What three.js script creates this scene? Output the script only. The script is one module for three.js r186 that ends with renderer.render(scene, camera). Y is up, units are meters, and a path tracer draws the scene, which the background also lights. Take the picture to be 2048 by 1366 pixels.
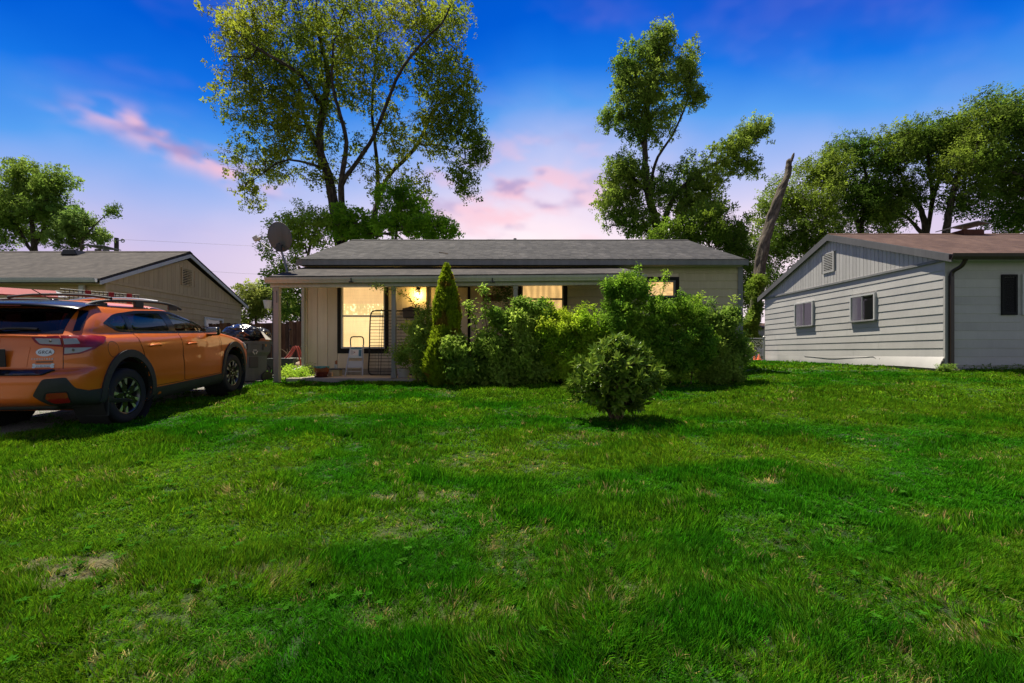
import * as THREE from 'three';
import { mergeGeometries, mergeVertices, toCreasedNormals } from 'three/addons/utils/BufferGeometryUtils.js';
import { RoundedBoxGeometry } from 'three/addons/geometries/RoundedBoxGeometry.js';
import { RectAreaLightUniformsLib } from 'three/addons/lights/RectAreaLightUniformsLib.js';

// ------------------------------------------------------------------ camera, sky, sun, exposure
const scene = new THREE.Scene();
const FOC = 910, CX = 1024, HORIZON = 706, EYE = 1.2;          // a 16 mm lens on a 36 mm wide frame, 2048 pixels across
const camera = new THREE.PerspectiveCamera(2 * Math.atan(683 / FOC) * 180 / Math.PI, 2048 / 1366, 0.05, 1500);
camera.position.set(0, EYE, 0);
camera.lookAt(0, EYE, -10);
camera.setViewOffset(2048, 1366, 0, -(HORIZON - 683), 2048, 1366);
const renderer = new THREE.WebGLRenderer();
renderer.toneMapping = THREE.LinearToneMapping;
renderer.toneMappingExposure = 1.85;
renderer.shadowMap.enabled = true;
const SUN_DIR = new THREE.Vector3(-0.28, 1.0, -0.28).normalize();
const sun = new THREE.DirectionalLight(new THREE.Color(1.0, 0.92, 0.77), 4.8);
sun.position.copy(SUN_DIR).multiplyScalar(60); sun.castShadow = true; sun.shadow.mapSize.set(4096, 4096);
Object.assign(sun.shadow.camera, { left: -30, right: 30, top: 30, bottom: -30, near: 1, far: 140 });
scene.add(sun); scene.add(sun.target);
RectAreaLightUniformsLib.init();

// ---- seeded random and noise
function RNG(seed) { let a = seed >>> 0; return () => { a = (a + 0x6D2B79F5) | 0; let t = Math.imul(a ^ (a >>> 15), 1 | a); t = (t + Math.imul(t ^ (t >>> 7), 61 | t)) ^ t; return ((t ^ (t >>> 14)) >>> 0) / 4294967296; }; }
function h3(x, y, z) { let n = Math.imul(x | 0, 374761393) + Math.imul(y | 0, 668265263) + Math.imul(z | 0, 2147483647 - 1274126177); n = Math.imul(n ^ (n >>> 13), 1274126177); return ((n ^ (n >>> 16)) >>> 0) / 4294967296; }
const sm = t => t * t * (3 - 2 * t), lerp = (a, b, t) => a + (b - a) * t, clamp = (v, a = 0, b = 1) => v < a ? a : v > b ? b : v;
const sstep = (a, b, v) => sm(clamp((v - a) / (b - a)));
function noise3(x, y, z) {
  const i = Math.floor(x), j = Math.floor(y), k = Math.floor(z), u = sm(x - i), v = sm(y - j), w = sm(z - k);
  return lerp(lerp(lerp(h3(i, j, k), h3(i + 1, j, k), u), lerp(h3(i, j + 1, k), h3(i + 1, j + 1, k), u), v),
    lerp(lerp(h3(i, j, k + 1), h3(i + 1, j, k + 1), u), lerp(h3(i, j + 1, k + 1), h3(i + 1, j + 1, k + 1), u), v), w);
}
function fbm(x, y, z, o = 4) { let s = 0, a = 0.5, t = 0; for (let i = 0; i < o; i++) { s += a * noise3(x, y, z); t += a; x = x * 2.03 + 17.1; y = y * 2.03 + 5.7; z = z * 2.03 + 9.2; a *= 0.5; } return s / t; }
function table(tb) { return v => { if (v <= tb[0][0]) return tb[0][1]; for (let i = 1; i < tb.length; i++) if (v <= tb[i][0]) { const t = (v - tb[i - 1][0]) / (tb[i][0] - tb[i - 1][0]); return lerp(tb[i - 1][1], tb[i][1], t); } return tb[tb.length - 1][1]; }; }
function smoothTable(tb) {       // monotone-ish cubic through a table
  const n = tb.length, m = tb.map((p, i) => { if (i === 0) return (tb[1][1] - tb[0][1]) / (tb[1][0] - tb[0][0]); if (i === n - 1) return (tb[n - 1][1] - tb[n - 2][1]) / (tb[n - 1][0] - tb[n - 2][0]); const a = (tb[i][1] - tb[i - 1][1]) / (tb[i][0] - tb[i - 1][0]), b = (tb[i + 1][1] - tb[i][1]) / (tb[i + 1][0] - tb[i][0]); return a * b <= 0 ? 0 : 2 * a * b / (a + b); });
  return v => { if (v <= tb[0][0]) return tb[0][1]; for (let i = 1; i < n; i++) if (v <= tb[i][0]) { const h = tb[i][0] - tb[i - 1][0], t = (v - tb[i - 1][0]) / h, t2 = t * t, t3 = t2 * t; return (2 * t3 - 3 * t2 + 1) * tb[i - 1][1] + (t3 - 2 * t2 + t) * h * m[i - 1] + (-2 * t3 + 3 * t2) * tb[i][1] + (t3 - t2) * h * m[i]; } return tb[n - 1][1]; };
}
// a pixel of the photograph and a distance make a point of the place
const P = (px, py, d) => new THREE.Vector3((px - CX) / FOC * d, EYE + (HORIZON - py) / FOC * d, -d);
const PX = (px, d) => (px - CX) / FOC * d, PY = (py, d) => EYE + (HORIZON - py) / FOC * d;

// ---- the sky: blue air, a pale rosy band low down, and torn pink clouds
{
  const W = 1536, H = 768, data = new Float32Array(W * H * 4);
  const lin = (r, g, b) => [r, g, b].map(c => Math.pow(c / 255, 2.2));
  const ramp = [[0, 264, 246, 246], [14, 260, 240, 246], [19, 232, 218, 242], [24, 172, 190, 242], [29, 88, 158, 240], [34, 28, 116, 228], [38, 6, 92, 212], [46, 3, 74, 186], [62, 14, 78, 180], [90, 24, 84, 176], [140, 24, 84, 176]].map(q => [q[0], lin(q[1], q[2], q[3])]);
  const pink = lin(255, 196, 208), mauve = lin(150, 130, 188), dusk = lin(150, 132, 200);
  const mixc = (a, b, t) => [lerp(a[0], b[0], t), lerp(a[1], b[1], t), lerp(a[2], b[2], t)];
  const rampAt = e => { for (let i = 1; i < ramp.length; i++) if (e <= ramp[i][0]) return mixc(ramp[i - 1][1], ramp[i][1], clamp((e - ramp[i - 1][0]) / (ramp[i][0] - ramp[i - 1][0]))); return ramp[ramp.length - 1][1]; };
  for (let j = 0; j < H; j++) {
    const el = ((j + 0.5) / H - 0.5) * Math.PI, sy = Math.sin(el), cy = Math.cos(el), ed = Math.max(el, 0) * 180 / Math.PI;
    for (let i = 0; i < W; i++) {
      const o = (j * W + i) * 4; data[o + 3] = 1;
      if (el < -0.08) { data[o] = 0.10; data[o + 1] = 0.11; data[o + 2] = 0.07; continue; }
      const az = ((i + 0.5) / W - 0.5) * 2 * Math.PI, dx = cy * Math.cos(az), dz = cy * Math.sin(az);
      const rel = Math.atan2(dx, -dz), rd = rel * 180 / Math.PI, side = Math.min(Math.abs(rd - 5), 55);
      let c = rampAt(Math.max(0, ed + side * 0.19 + 7 * (fbm(dx * 3.5, sy * 5, dz * 3.5, 4) - 0.5)));
      c = mixc(c, dusk, 0.45 * sstep(16, 44, side) * sstep(19, 5, ed));
      // thin streaks over the whole sky, the broken bank over the roof, and the long wisp to the left
      const inv = 1 / (sy + 0.2), ux = dx * inv, uz = dz * inv, n2 = fbm(ux * 3.2 + 1.3, uz * 4.6 + 2.2 + ux, 8.4, 4);
      let k = 0.05 * sstep(0.52, 0.74, n2) * sstep(4, 12, ed);
      if (Math.abs(rd) < 62 && ed < 40) {
        const bank = Math.exp(-Math.pow((rd - 0.5) / 13, 2) - Math.pow((ed - 18.8) / 6, 2));
        k = Math.max(k, 0.85 * bank * sstep(0.36, 0.64, fbm(rd * 0.20 + 4, ed * 0.55 + 0.07 * rd, 3.1, 6)));
        const axis = 20.0 - (rd + 37) * 0.17, wisp = Math.exp(-Math.pow((ed - axis + 2.6 * (fbm(rd * 0.2, ed * 0.12, 6, 4) - 0.5)) / 1.35, 2) - Math.pow((rd + 35.5) / 8.5, 4));
        k = Math.max(k, wisp * 0.9 * sstep(0.28, 0.66, fbm(rd * 0.5, ed * 1.3, 9.1, 5)));
      }
      const shade = ed < 40 ? sstep(0.46, 0.66, fbm(rd * 0.24 + 5, ed * 0.60, 2.2, 5)) : 0.3;
      c = mixc(c, mixc(pink, mauve, shade * 0.8), clamp(k * 0.9) * sstep(0, 4, ed));
      if (el < 0) c = mixc(c, [0.10, 0.11, 0.07], sstep(0, 0.06, -el));
      const l = 0.3 * c[0] + 0.6 * c[1] + 0.1 * c[2], back = 0.8 * sstep(58, 130, Math.abs(rd)) * sstep(75, 40, ed); c = mixc(c, [l, l * 1.02, l * 1.04], back);   // hazier away from the clear quarter of the sky
      for (let q = 0; q < 3; q++) data[o + q] = c[q] / 1.8;
    }
  }
  const t = new THREE.DataTexture(data, W, H, THREE.RGBAFormat, THREE.FloatType);
  t.mapping = THREE.EquirectangularReflectionMapping; t.magFilter = THREE.LinearFilter; t.minFilter = THREE.LinearFilter; t.needsUpdate = true;
  scene.background = t; scene.environment = t;
}

// ------------------------------------------------------------------ helpers
const used = new Map();
function numbered(name) { const n = used.get(name) || 0; used.set(name, n + 1); return n ? name + '_' + String(n).padStart(3, '0') : name; }
function tag(o, label, category, group) { o.userData.label = label; o.userData.category = category; if (group) o.userData.group = group; return o; }
function thing(name, label, category, pos = [0, 0, 0], turn = 0, group) {
  const o = new THREE.Group(); o.name = numbered(name); o.position.set(pos[0], pos[1], pos[2]); o.rotation.y = turn; scene.add(o);
  return tag(o, label, category, group);
}
function part(name, geo, mat, parent) {
  const m = new THREE.Mesh(geo, mat); m.name = parent === scene ? numbered(name) : name; m.castShadow = m.receiveShadow = true; parent.add(m); return m;
}
function single(name, geo, mat, label, category, group) { return tag(part(name, geo, mat, scene), label, category, group); }
function structure(name, geo, mat) { const m = part(name, geo, mat, scene); m.userData.kind = 'structure'; return m; }
function metricUV(g) {          // uv in metres, taken from the face's own direction
  if (g.index) g = g.toNonIndexed(); if (!g.attributes.normal) g.computeVertexNormals();
  const p = g.attributes.position, n = g.attributes.normal, uv = new Float32Array(p.count * 2);
  for (let i = 0; i < p.count; i++) {
    const ax = Math.abs(n.getX(i)), ay = Math.abs(n.getY(i)), az = Math.abs(n.getZ(i));
    if (ay >= ax && ay >= az) { uv[2 * i] = p.getX(i); uv[2 * i + 1] = p.getZ(i); } else if (ax >= az) { uv[2 * i] = p.getZ(i); uv[2 * i + 1] = p.getY(i); } else { uv[2 * i] = p.getX(i); uv[2 * i + 1] = p.getY(i); }
  }
  g.setAttribute('uv', new THREE.BufferAttribute(uv, 2)); return g;
}
function box(x0, x1, y0, y1, z0, z1) { const g = new THREE.BoxGeometry(Math.abs(x1 - x0), Math.abs(y1 - y0), Math.abs(z1 - z0)); g.translate((x0 + x1) / 2, (y0 + y1) / 2, (z0 + z1) / 2); return metricUV(g); }
function rbox(x0, x1, y0, y1, z0, z1, r = 0.01, seg = 2) { const g = new RoundedBoxGeometry(Math.abs(x1 - x0), Math.abs(y1 - y0), Math.abs(z1 - z0), seg, r); g.translate((x0 + x1) / 2, (y0 + y1) / 2, (z0 + z1) / 2); return metricUV(g); }
const V = (x, y, z) => new THREE.Vector3(x, y, z);
function tube(pts, r, seg = 6, steps) { const c = new THREE.CatmullRomCurve3(pts.map(p => p.isVector3 ? p : V(...p)), false, 'centripetal'); return metricUV(new THREE.TubeGeometry(c, steps || Math.max(2, (pts.length - 1) * 6), r, seg, false)); }
function rod(a, b, r, seg = 7, r2) {
  a = a.isVector3 ? a : V(...a); b = b.isVector3 ? b : V(...b); const d = b.clone().sub(a), g = new THREE.CylinderGeometry(r2 ?? r, r, d.length(), seg, 1);
  g.applyQuaternion(new THREE.Quaternion().setFromUnitVectors(V(0, 1, 0), d.clone().normalize())); g.translate((a.x + b.x) / 2, (a.y + b.y) / 2, (a.z + b.z) / 2); return metricUV(g);
}
function merged(list) { return mergeGeometries(list.map(g => { const k = g.index ? g.toNonIndexed() : g; for (const a of Object.keys(k.attributes)) if (!['position', 'normal', 'uv'].includes(a)) k.deleteAttribute(a); return k; })); }
// a plate between four corners (counter-clockwise seen from outside) with a thickness below it, uv in metres along its sides
function plate(a, b, c, d, t, nu = 1, nv = 1) {
  const n = b.clone().sub(a).cross(d.clone().sub(a)).normalize(), lu = a.distanceTo(b), lv = a.distanceTo(d), g = [];
  const at = (u, v, k) => a.clone().lerp(b, u).lerp(d.clone().lerp(c, u), v).addScaledVector(n, -k * t);
  const pos = [], uv = [], tri = (p, q, r, s, U) => { for (const [x, w] of [[p, 0], [q, 1], [r, 2], [p, 0], [r, 2], [s, 3]]) { pos.push(x.x, x.y, x.z); uv.push(U[w][0], U[w][1]); } };
  for (let i = 0; i < nu; i++) for (let j = 0; j < nv; j++) { const u0 = i / nu, u1 = (i + 1) / nu, v0 = j / nv, v1 = (j + 1) / nv; tri(at(u0, v0, 0), at(u1, v0, 0), at(u1, v1, 0), at(u0, v1, 0), [[u0 * lu, v0 * lv], [u1 * lu, v0 * lv], [u1 * lu, v1 * lv], [u0 * lu, v1 * lv]]); }
  tri(at(0, 1, 1), at(1, 1, 1), at(1, 0, 1), at(0, 0, 1), [[0, lv], [lu, lv], [lu, 0], [0, 0]]);
  const E = [[0, 0, 1, 0], [1, 0, 1, 1], [1, 1, 0, 1], [0, 1, 0, 0]];
  for (const [u0, v0, u1, v1] of E) tri(at(u0, v0, 1), at(u1, v1, 1), at(u1, v1, 0), at(u0, v0, 0), [[0, 0], [lu, 0], [lu, t], [0, t]]);
  const geo = new THREE.BufferGeometry(); geo.setAttribute('position', new THREE.Float32BufferAttribute(pos, 3)); geo.setAttribute('uv', new THREE.Float32BufferAttribute(uv, 2)); geo.computeVertexNormals(); return geo;
}
function shapeOf(pts, holes = []) { const s = new THREE.Shape(pts.map(p => new THREE.Vector2(p[0], p[1]))); for (const h of holes) s.holes.push(new THREE.Path(h.map(p => new THREE.Vector2(p[0], p[1])))); return s; }
const rectPts = (x0, x1, y0, y1) => [[x0, y0], [x1, y0], [x1, y1], [x0, y1]];
function extr(pts, depth, holes = [], bevel = 0) { return metricUV(new THREE.ExtrudeGeometry(shapeOf(pts, holes), { depth, bevelEnabled: bevel > 0, bevelSize: bevel, bevelThickness: bevel, bevelSegments: 2, steps: 1, curveSegments: 10 })); }

// ---- textures
function tex(size, fn, srgb = true, rep = 1) {      // tileable square texture, fn(u, v) -> [r, g, b] 0..255
  const d = new Uint8Array(size * size * 4); let o = 0;
  for (let j = 0; j < size; j++) for (let i = 0; i < size; i++) { const c = fn(i / size, j / size); d[o++] = clamp(c[0], 0, 255); d[o++] = clamp(c[1], 0, 255); d[o++] = clamp(c[2], 0, 255); d[o++] = 255; }
  const t = new THREE.DataTexture(d, size, size); t.wrapS = t.wrapT = THREE.RepeatWrapping; t.magFilter = THREE.LinearFilter; t.minFilter = THREE.LinearMipmapLinearFilter; t.generateMipmaps = true;
  if (srgb) t.colorSpace = THREE.SRGBColorSpace; t.repeat.set(rep, rep); t.needsUpdate = true; return t;
}
function tnoise(u, v, f, z, o = 4, fy = f) {          // noise that tiles over the unit square
  let s = 0, a = 0.5, tt = 0;
  for (let q = 0; q < o; q++) {
    const x = u * f, y = v * fy, i = Math.floor(x), j = Math.floor(y), p = sm(x - i), w = sm(y - j), m = (k, n) => ((k % n) + n) % n;
    s += a * lerp(lerp(h3(m(i, f), m(j, fy), z + q), h3(m(i + 1, f), m(j, fy), z + q), p), lerp(h3(m(i, f), m(j + 1, fy), z + q), h3(m(i + 1, f), m(j + 1, fy), z + q), p), w);
    tt += a; f *= 2; fy *= 2; a *= 0.5;
  } return s / tt;
}
const C = (r, g, b) => new THREE.Color().setRGB(r, g, b);
function std(color, roughness = 0.7, extra = {}) { return new THREE.MeshStandardMaterial({ color: color.isColor ? color : new THREE.Color(color), roughness, side: THREE.DoubleSide, ...extra }); }
const wearBump = tex(256, (u, v) => { const n = tnoise(u, v, 6, 11, 6) * 200 + tnoise(u, v, 64, 31, 2) * 55; return [n, n, n]; }, false, 0.7);
function paintMap(r, g, b, amp = 14, streak = 8, z = 3) {   // weathered house paint: blotches, dust and drip streaks
  return tex(512, (u, v) => { const a = (tnoise(u, v, 4, z, 5) - 0.5) * amp * 2, s = (tnoise(u, v, 48, z + 9, 3, 3) - 0.5) * streak * 2, f = (h3(u * 512, v * 512, z) - 0.5) * 7; return [r + a + s + f, g + a + s + f, b + a * 0.9 + s + f]; }, true, 0.42);
}
function shingleMap(base, vary, z) {        // asphalt shingles: 14 cm courses of 30 cm tabs, 2.1 m x 2.1 m tile
  const NC = 15, NT = 7;
  return tex(1024, (u, v) => {
    const c = Math.floor(v * NC), fv = v * NC - c, off = (h3(c, 5, z) * 0.5) / NT, uu = (u + off + 1) % 1, t = Math.floor(uu * NT * 2), fu = uu * NT * 2 - t;
    let k = (h3(t, c, z) - 0.5) * vary + (tnoise(u, v, 5, z + 3, 4) - 0.5) * vary * 1.1 + (h3(u * 1024, v * 1024, z) - 0.5) * 22 + (tnoise(u, v, 60, z + 2, 2, 3) - 0.5) * 10;
    if (fv < 0.09) k -= 26; if (fu < 0.03 && fv < 0.9) k -= 16;
    return [base[0] + k, base[1] + k * 0.97, base[2] + k * 0.93];
  }, true, 1 / 2.1);
}
const shingleBump = tex(512, (u, v) => { const c = v * 15, f = c - Math.floor(c), n = 40 + 150 * (1 - f) + 50 * h3(u * 512, v * 512, 5); return [n, n, n]; }, false, 1 / 2.1);
function woodMap(r, g, b, amp, z) { return tex(512, (u, v) => { const w = tnoise(u, v, 40, z, 3, 2), k = (w - 0.5) * amp * 2 + (tnoise(u, v, 5, z + 4, 4) - 0.5) * amp + (tnoise(u, v, 128, z + 8, 1, 8) - 0.5) * amp * 0.7; return [r + k, g + k * 0.95, b + k * 0.85]; }, true, 0.8); }
// ------------------------------------------------------------------ the ground
const profile = smoothTable([[-40, 0.02], [-4, 0.02], [0, -0.02], [2, 0.09], [4, 0.215], [6, 0.335], [8, 0.455], [10, 0.60], [11, 0.64], [14, 0.70], [20, 0.78], [40, 0.85], [500, 0.85]]);
function ground(x, d) {
  const w = sstep(3, 11, d) * (1 - sstep(25, 60, d));
  return profile(d) + clamp(x, -14, 14) * 0.013 * w + 0.05 * (fbm(x * 0.55, d * 0.55, 1.3, 3) - 0.5) * (1 - sstep(9, 12, d)) + 0.035 * (fbm(x * 2.2, d * 2.2, 6.3, 3) - 0.5) * (1 - sstep(8, 14, d));
}
// where the sod is thin: matted straw and bare soil (seen in the photograph), given as x, depth, half-sizes
const BARE = [[-2.2, 2.28, 0.26, 0.13, 0.85], [-1.75, 2.10, 0.17, 0.07, 0.7], [-0.62, 2.75, 0.22, 0.12, 0.5], [-0.6, 3.3, 0.36, 0.14, 0.62], [0.45, 2.15, 0.2, 0.1, 0.5], [1.75, 1.75, 0.2, 0.1, 0.6], [-0.2, 4.1, 0.6, 0.25, 0.45], [0.95, 5.0, 0.4, 0.2, 0.5], [2.0, 3.6, 0.2, 0.12, 0.5], [2.7, 2.9, 0.25, 0.12, 0.4], [-3.4, 3.7, 0.5, 0.2, 0.5], [-1.9, 3.3, 0.3, 0.15, 0.45], [-0.35, 1.95, 0.25, 0.12, 0.5], [-1.1, 2.2, 0.3, 0.12, 0.5]];
function thin(x, d) {
  let k = 0; for (const [a, b, r, s, w] of BARE) { const q = ((x - a) / r) ** 2 + ((d - b) / s) ** 2; if (q < 5) k = Math.max(k, w * sstep(2.2, 0.5, q + 3.4 * (fbm(x * 9, d * 9, 2.2, 4) - 0.5))); }
  return Math.max(k, 0.42 * sstep(0.62, 0.76, fbm(x * 1.5 + 9, d * 2.4, 7.7, 4)));
}
{
  const NU = 330, NV = 330, pos = [], col = [], uv = [], idx = [];
  for (let j = 0; j <= NV; j++) for (let i = 0; i <= NU; i++) {
    const u = i / NU * 2 - 1, t = j / NV, x = 15 * u + 430 * Math.pow(Math.abs(u), 9) * Math.sign(u), d = -5 + 27 * t + 700 * Math.pow(t, 10);
    pos.push(x, ground(x, d), -d); uv.push(x, d);
    const k = thin(x, d), g = fbm(x * 1.7, d * 1.7, 12, 3);
    const bare = clamp(k * 2.2 - 1.2);
    const c = [lerp(lerp(0.026, 0.11, k), 0.20, bare), lerp(lerp(0.085, 0.130, k), 0.16, bare), lerp(lerp(0.004, 0.020, k), 0.085, bare)];
    const f = 0.8 + 0.4 * g; col.push(c[0] * f, c[1] * f, c[2] * f);
  }
  for (let j = 0; j < NV; j++) for (let i = 0; i < NU; i++) { const a = j * (NU + 1) + i, b = a + 1, c = a + NU + 1, e = c + 1; idx.push(a, b, e, a, e, c); }
  const g = new THREE.BufferGeometry(); g.setAttribute('position', new THREE.Float32BufferAttribute(pos, 3)); g.setAttribute('color', new THREE.Float32BufferAttribute(col, 3)); g.setAttribute('uv', new THREE.Float32BufferAttribute(uv, 2)); g.setIndex(idx); g.computeVertexNormals();
  const m = tex(1024, (u, v) => { const a = tnoise(u, v, 24, 2, 5), b = h3(u * 1024, v * 1024, 8); const k = 120 + 130 * a + 60 * (b - 0.5) + 60 * (tnoise(u, v, 160, 5, 1, 40) - 0.5); return [k, k, k * 0.96]; }, true, 0.9);
  const bm = tex(512, (u, v) => { const k = 255 * (0.5 * tnoise(u, v, 16, 4, 5) + 0.5 * tnoise(u, v, 90, 6, 2)); return [k, k, k]; }, false, 1.1);
  structure('lawn_ground', g, std(C(1, 1, 1), 1, { map: m, vertexColors: true, bumpMap: bm, bumpScale: 0.03 }));
}
// gravel drive under the left half of the car
const DRIVE = (x, d) => { const e = 0.22 * (fbm(d * 1.1, 3.3, 2, 3) - 0.5); return x < -5.55 + e && x > -9.6 + e && d > 2.2 && d < 13.2; };
{
  const pos = [], uv = [], idx = [], NX = 26, NZ = 90; 
  for (let j = 0; j <= NZ; j++) for (let i = 0; i <= NX; i++) { const d = 1.6 + 11.6 * j / NZ, e = 0.22 * (fbm(d * 1.1, 3.3, 2, 3) - 0.5), x = lerp(-9.6, -5.55, i / NX) + e; pos.push(x, ground(x, d) + 0.010 + 0.012 * Math.min(1, Math.min(i, NX - i) / 2), -d); uv.push(x, d); }
  for (let j = 0; j < NZ; j++) for (let i = 0; i < NX; i++) { const a = j * (NX + 1) + i, c = a + NX + 1; idx.push(a, a + 1, c + 1, a, c + 1, c); }
  const g = new THREE.BufferGeometry(); g.setAttribute('position', new THREE.Float32BufferAttribute(pos, 3)); g.setAttribute('uv', new THREE.Float32BufferAttribute(uv, 2)); g.setIndex(idx); g.computeVertexNormals();
  const m = tex(1024, (u, v) => { const b = h3(u * 340, v * 340, 3), k = 105 + 95 * (b - 0.35) + 50 * (tnoise(u, v, 5, 9, 5) - 0.5); return [k, k * 0.98, k * 0.93]; }, true, 0.55);
  const bm = tex(512, (u, v) => { const k = 255 * h3(u * 170, v * 170, 3); return [k, k, k]; }, false, 0.55);
  structure('gravel_drive', g, std(C(0.9, 0.9, 0.9), 1, { map: m, bumpMap: bm, bumpScale: 0.012 }));
}

// ---- leaf-like pieces
function bladeTuft(seed, n, wide, spread, bend) {     // n grass blades, each a folded strip, about 1 m high before scaling
  const r = RNG(seed), pos = [], idx = [], col = [];
  for (let k = 0; k < n; k++) {
    const bl = 0.5 + 1.0 * r(), hue = r(), cc = hue > 0.985 ? [2.2 * bl, 1.2 * bl, 3 * bl] : [bl * (0.7 + 0.6 * hue), bl, bl];
    const a = r() * 6.283, rr = Math.sqrt(r()) * spread, bx = Math.cos(a) * rr, bz = Math.sin(a) * rr, h = 0.5 + 0.6 * r(), dir = r() * 6.283, be = bend * (0.3 + 1.0 * r()) * h, cx = Math.cos(dir), cz = Math.sin(dir), w = wide * (0.6 + 0.7 * r()), tw = r() * 6.283, wx = Math.cos(tw) * w, wz = Math.sin(tw) * w;
    const o = pos.length / 3, P3 = (t, s) => { const q = be * t * t; pos.push(bx + cx * q + wx * s, h * t * (1 - 0.25 * be * t), bz + cz * q + wz * s); col.push(...cc); };
    P3(0, -1); P3(0, 1); P3(0.5, -0.85); P3(0.5, 0.85); P3(0.8, -0.5); P3(0.8, 0.5); P3(1, 0);
    idx.push(o, o + 1, o + 3, o, o + 3, o + 2, o + 2, o + 3, o + 5, o + 2, o + 5, o + 4, o + 4, o + 5, o + 6);
  }
  const g = new THREE.BufferGeometry(); g.setAttribute('position', new THREE.Float32BufferAttribute(pos, 3)); g.setAttribute('color', new THREE.Float32BufferAttribute(col, 3)); g.setIndex(idx); g.computeVertexNormals(); return g;
}
const leafMat = (t = 0.35, coat = 0, coatR = 0.35) => new THREE.MeshPhysicalMaterial({ color: C(1, 1, 1), roughness: 1, transmission: t, thickness: 0, side: THREE.DoubleSide, specularIntensity: 0.04, clearcoat: coat, clearcoatRoughness: coatR });
function instances(name, geo, mat, items, parent) {    // items: [matrix, color]
  const m = new THREE.InstancedMesh(geo, mat, items.length); m.name = parent === scene ? numbered(name) : name; m.castShadow = m.receiveShadow = true;
  items.forEach((it, i) => { m.setMatrixAt(i, it[0]); m.setColorAt(i, it[1]); }); m.userData.kind = 'stuff'; parent.add(m); return m;
}
const _q = new THREE.Quaternion(), _e = new THREE.Euler(), _v = new THREE.Vector3(), _s = new THREE.Vector3();

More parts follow.
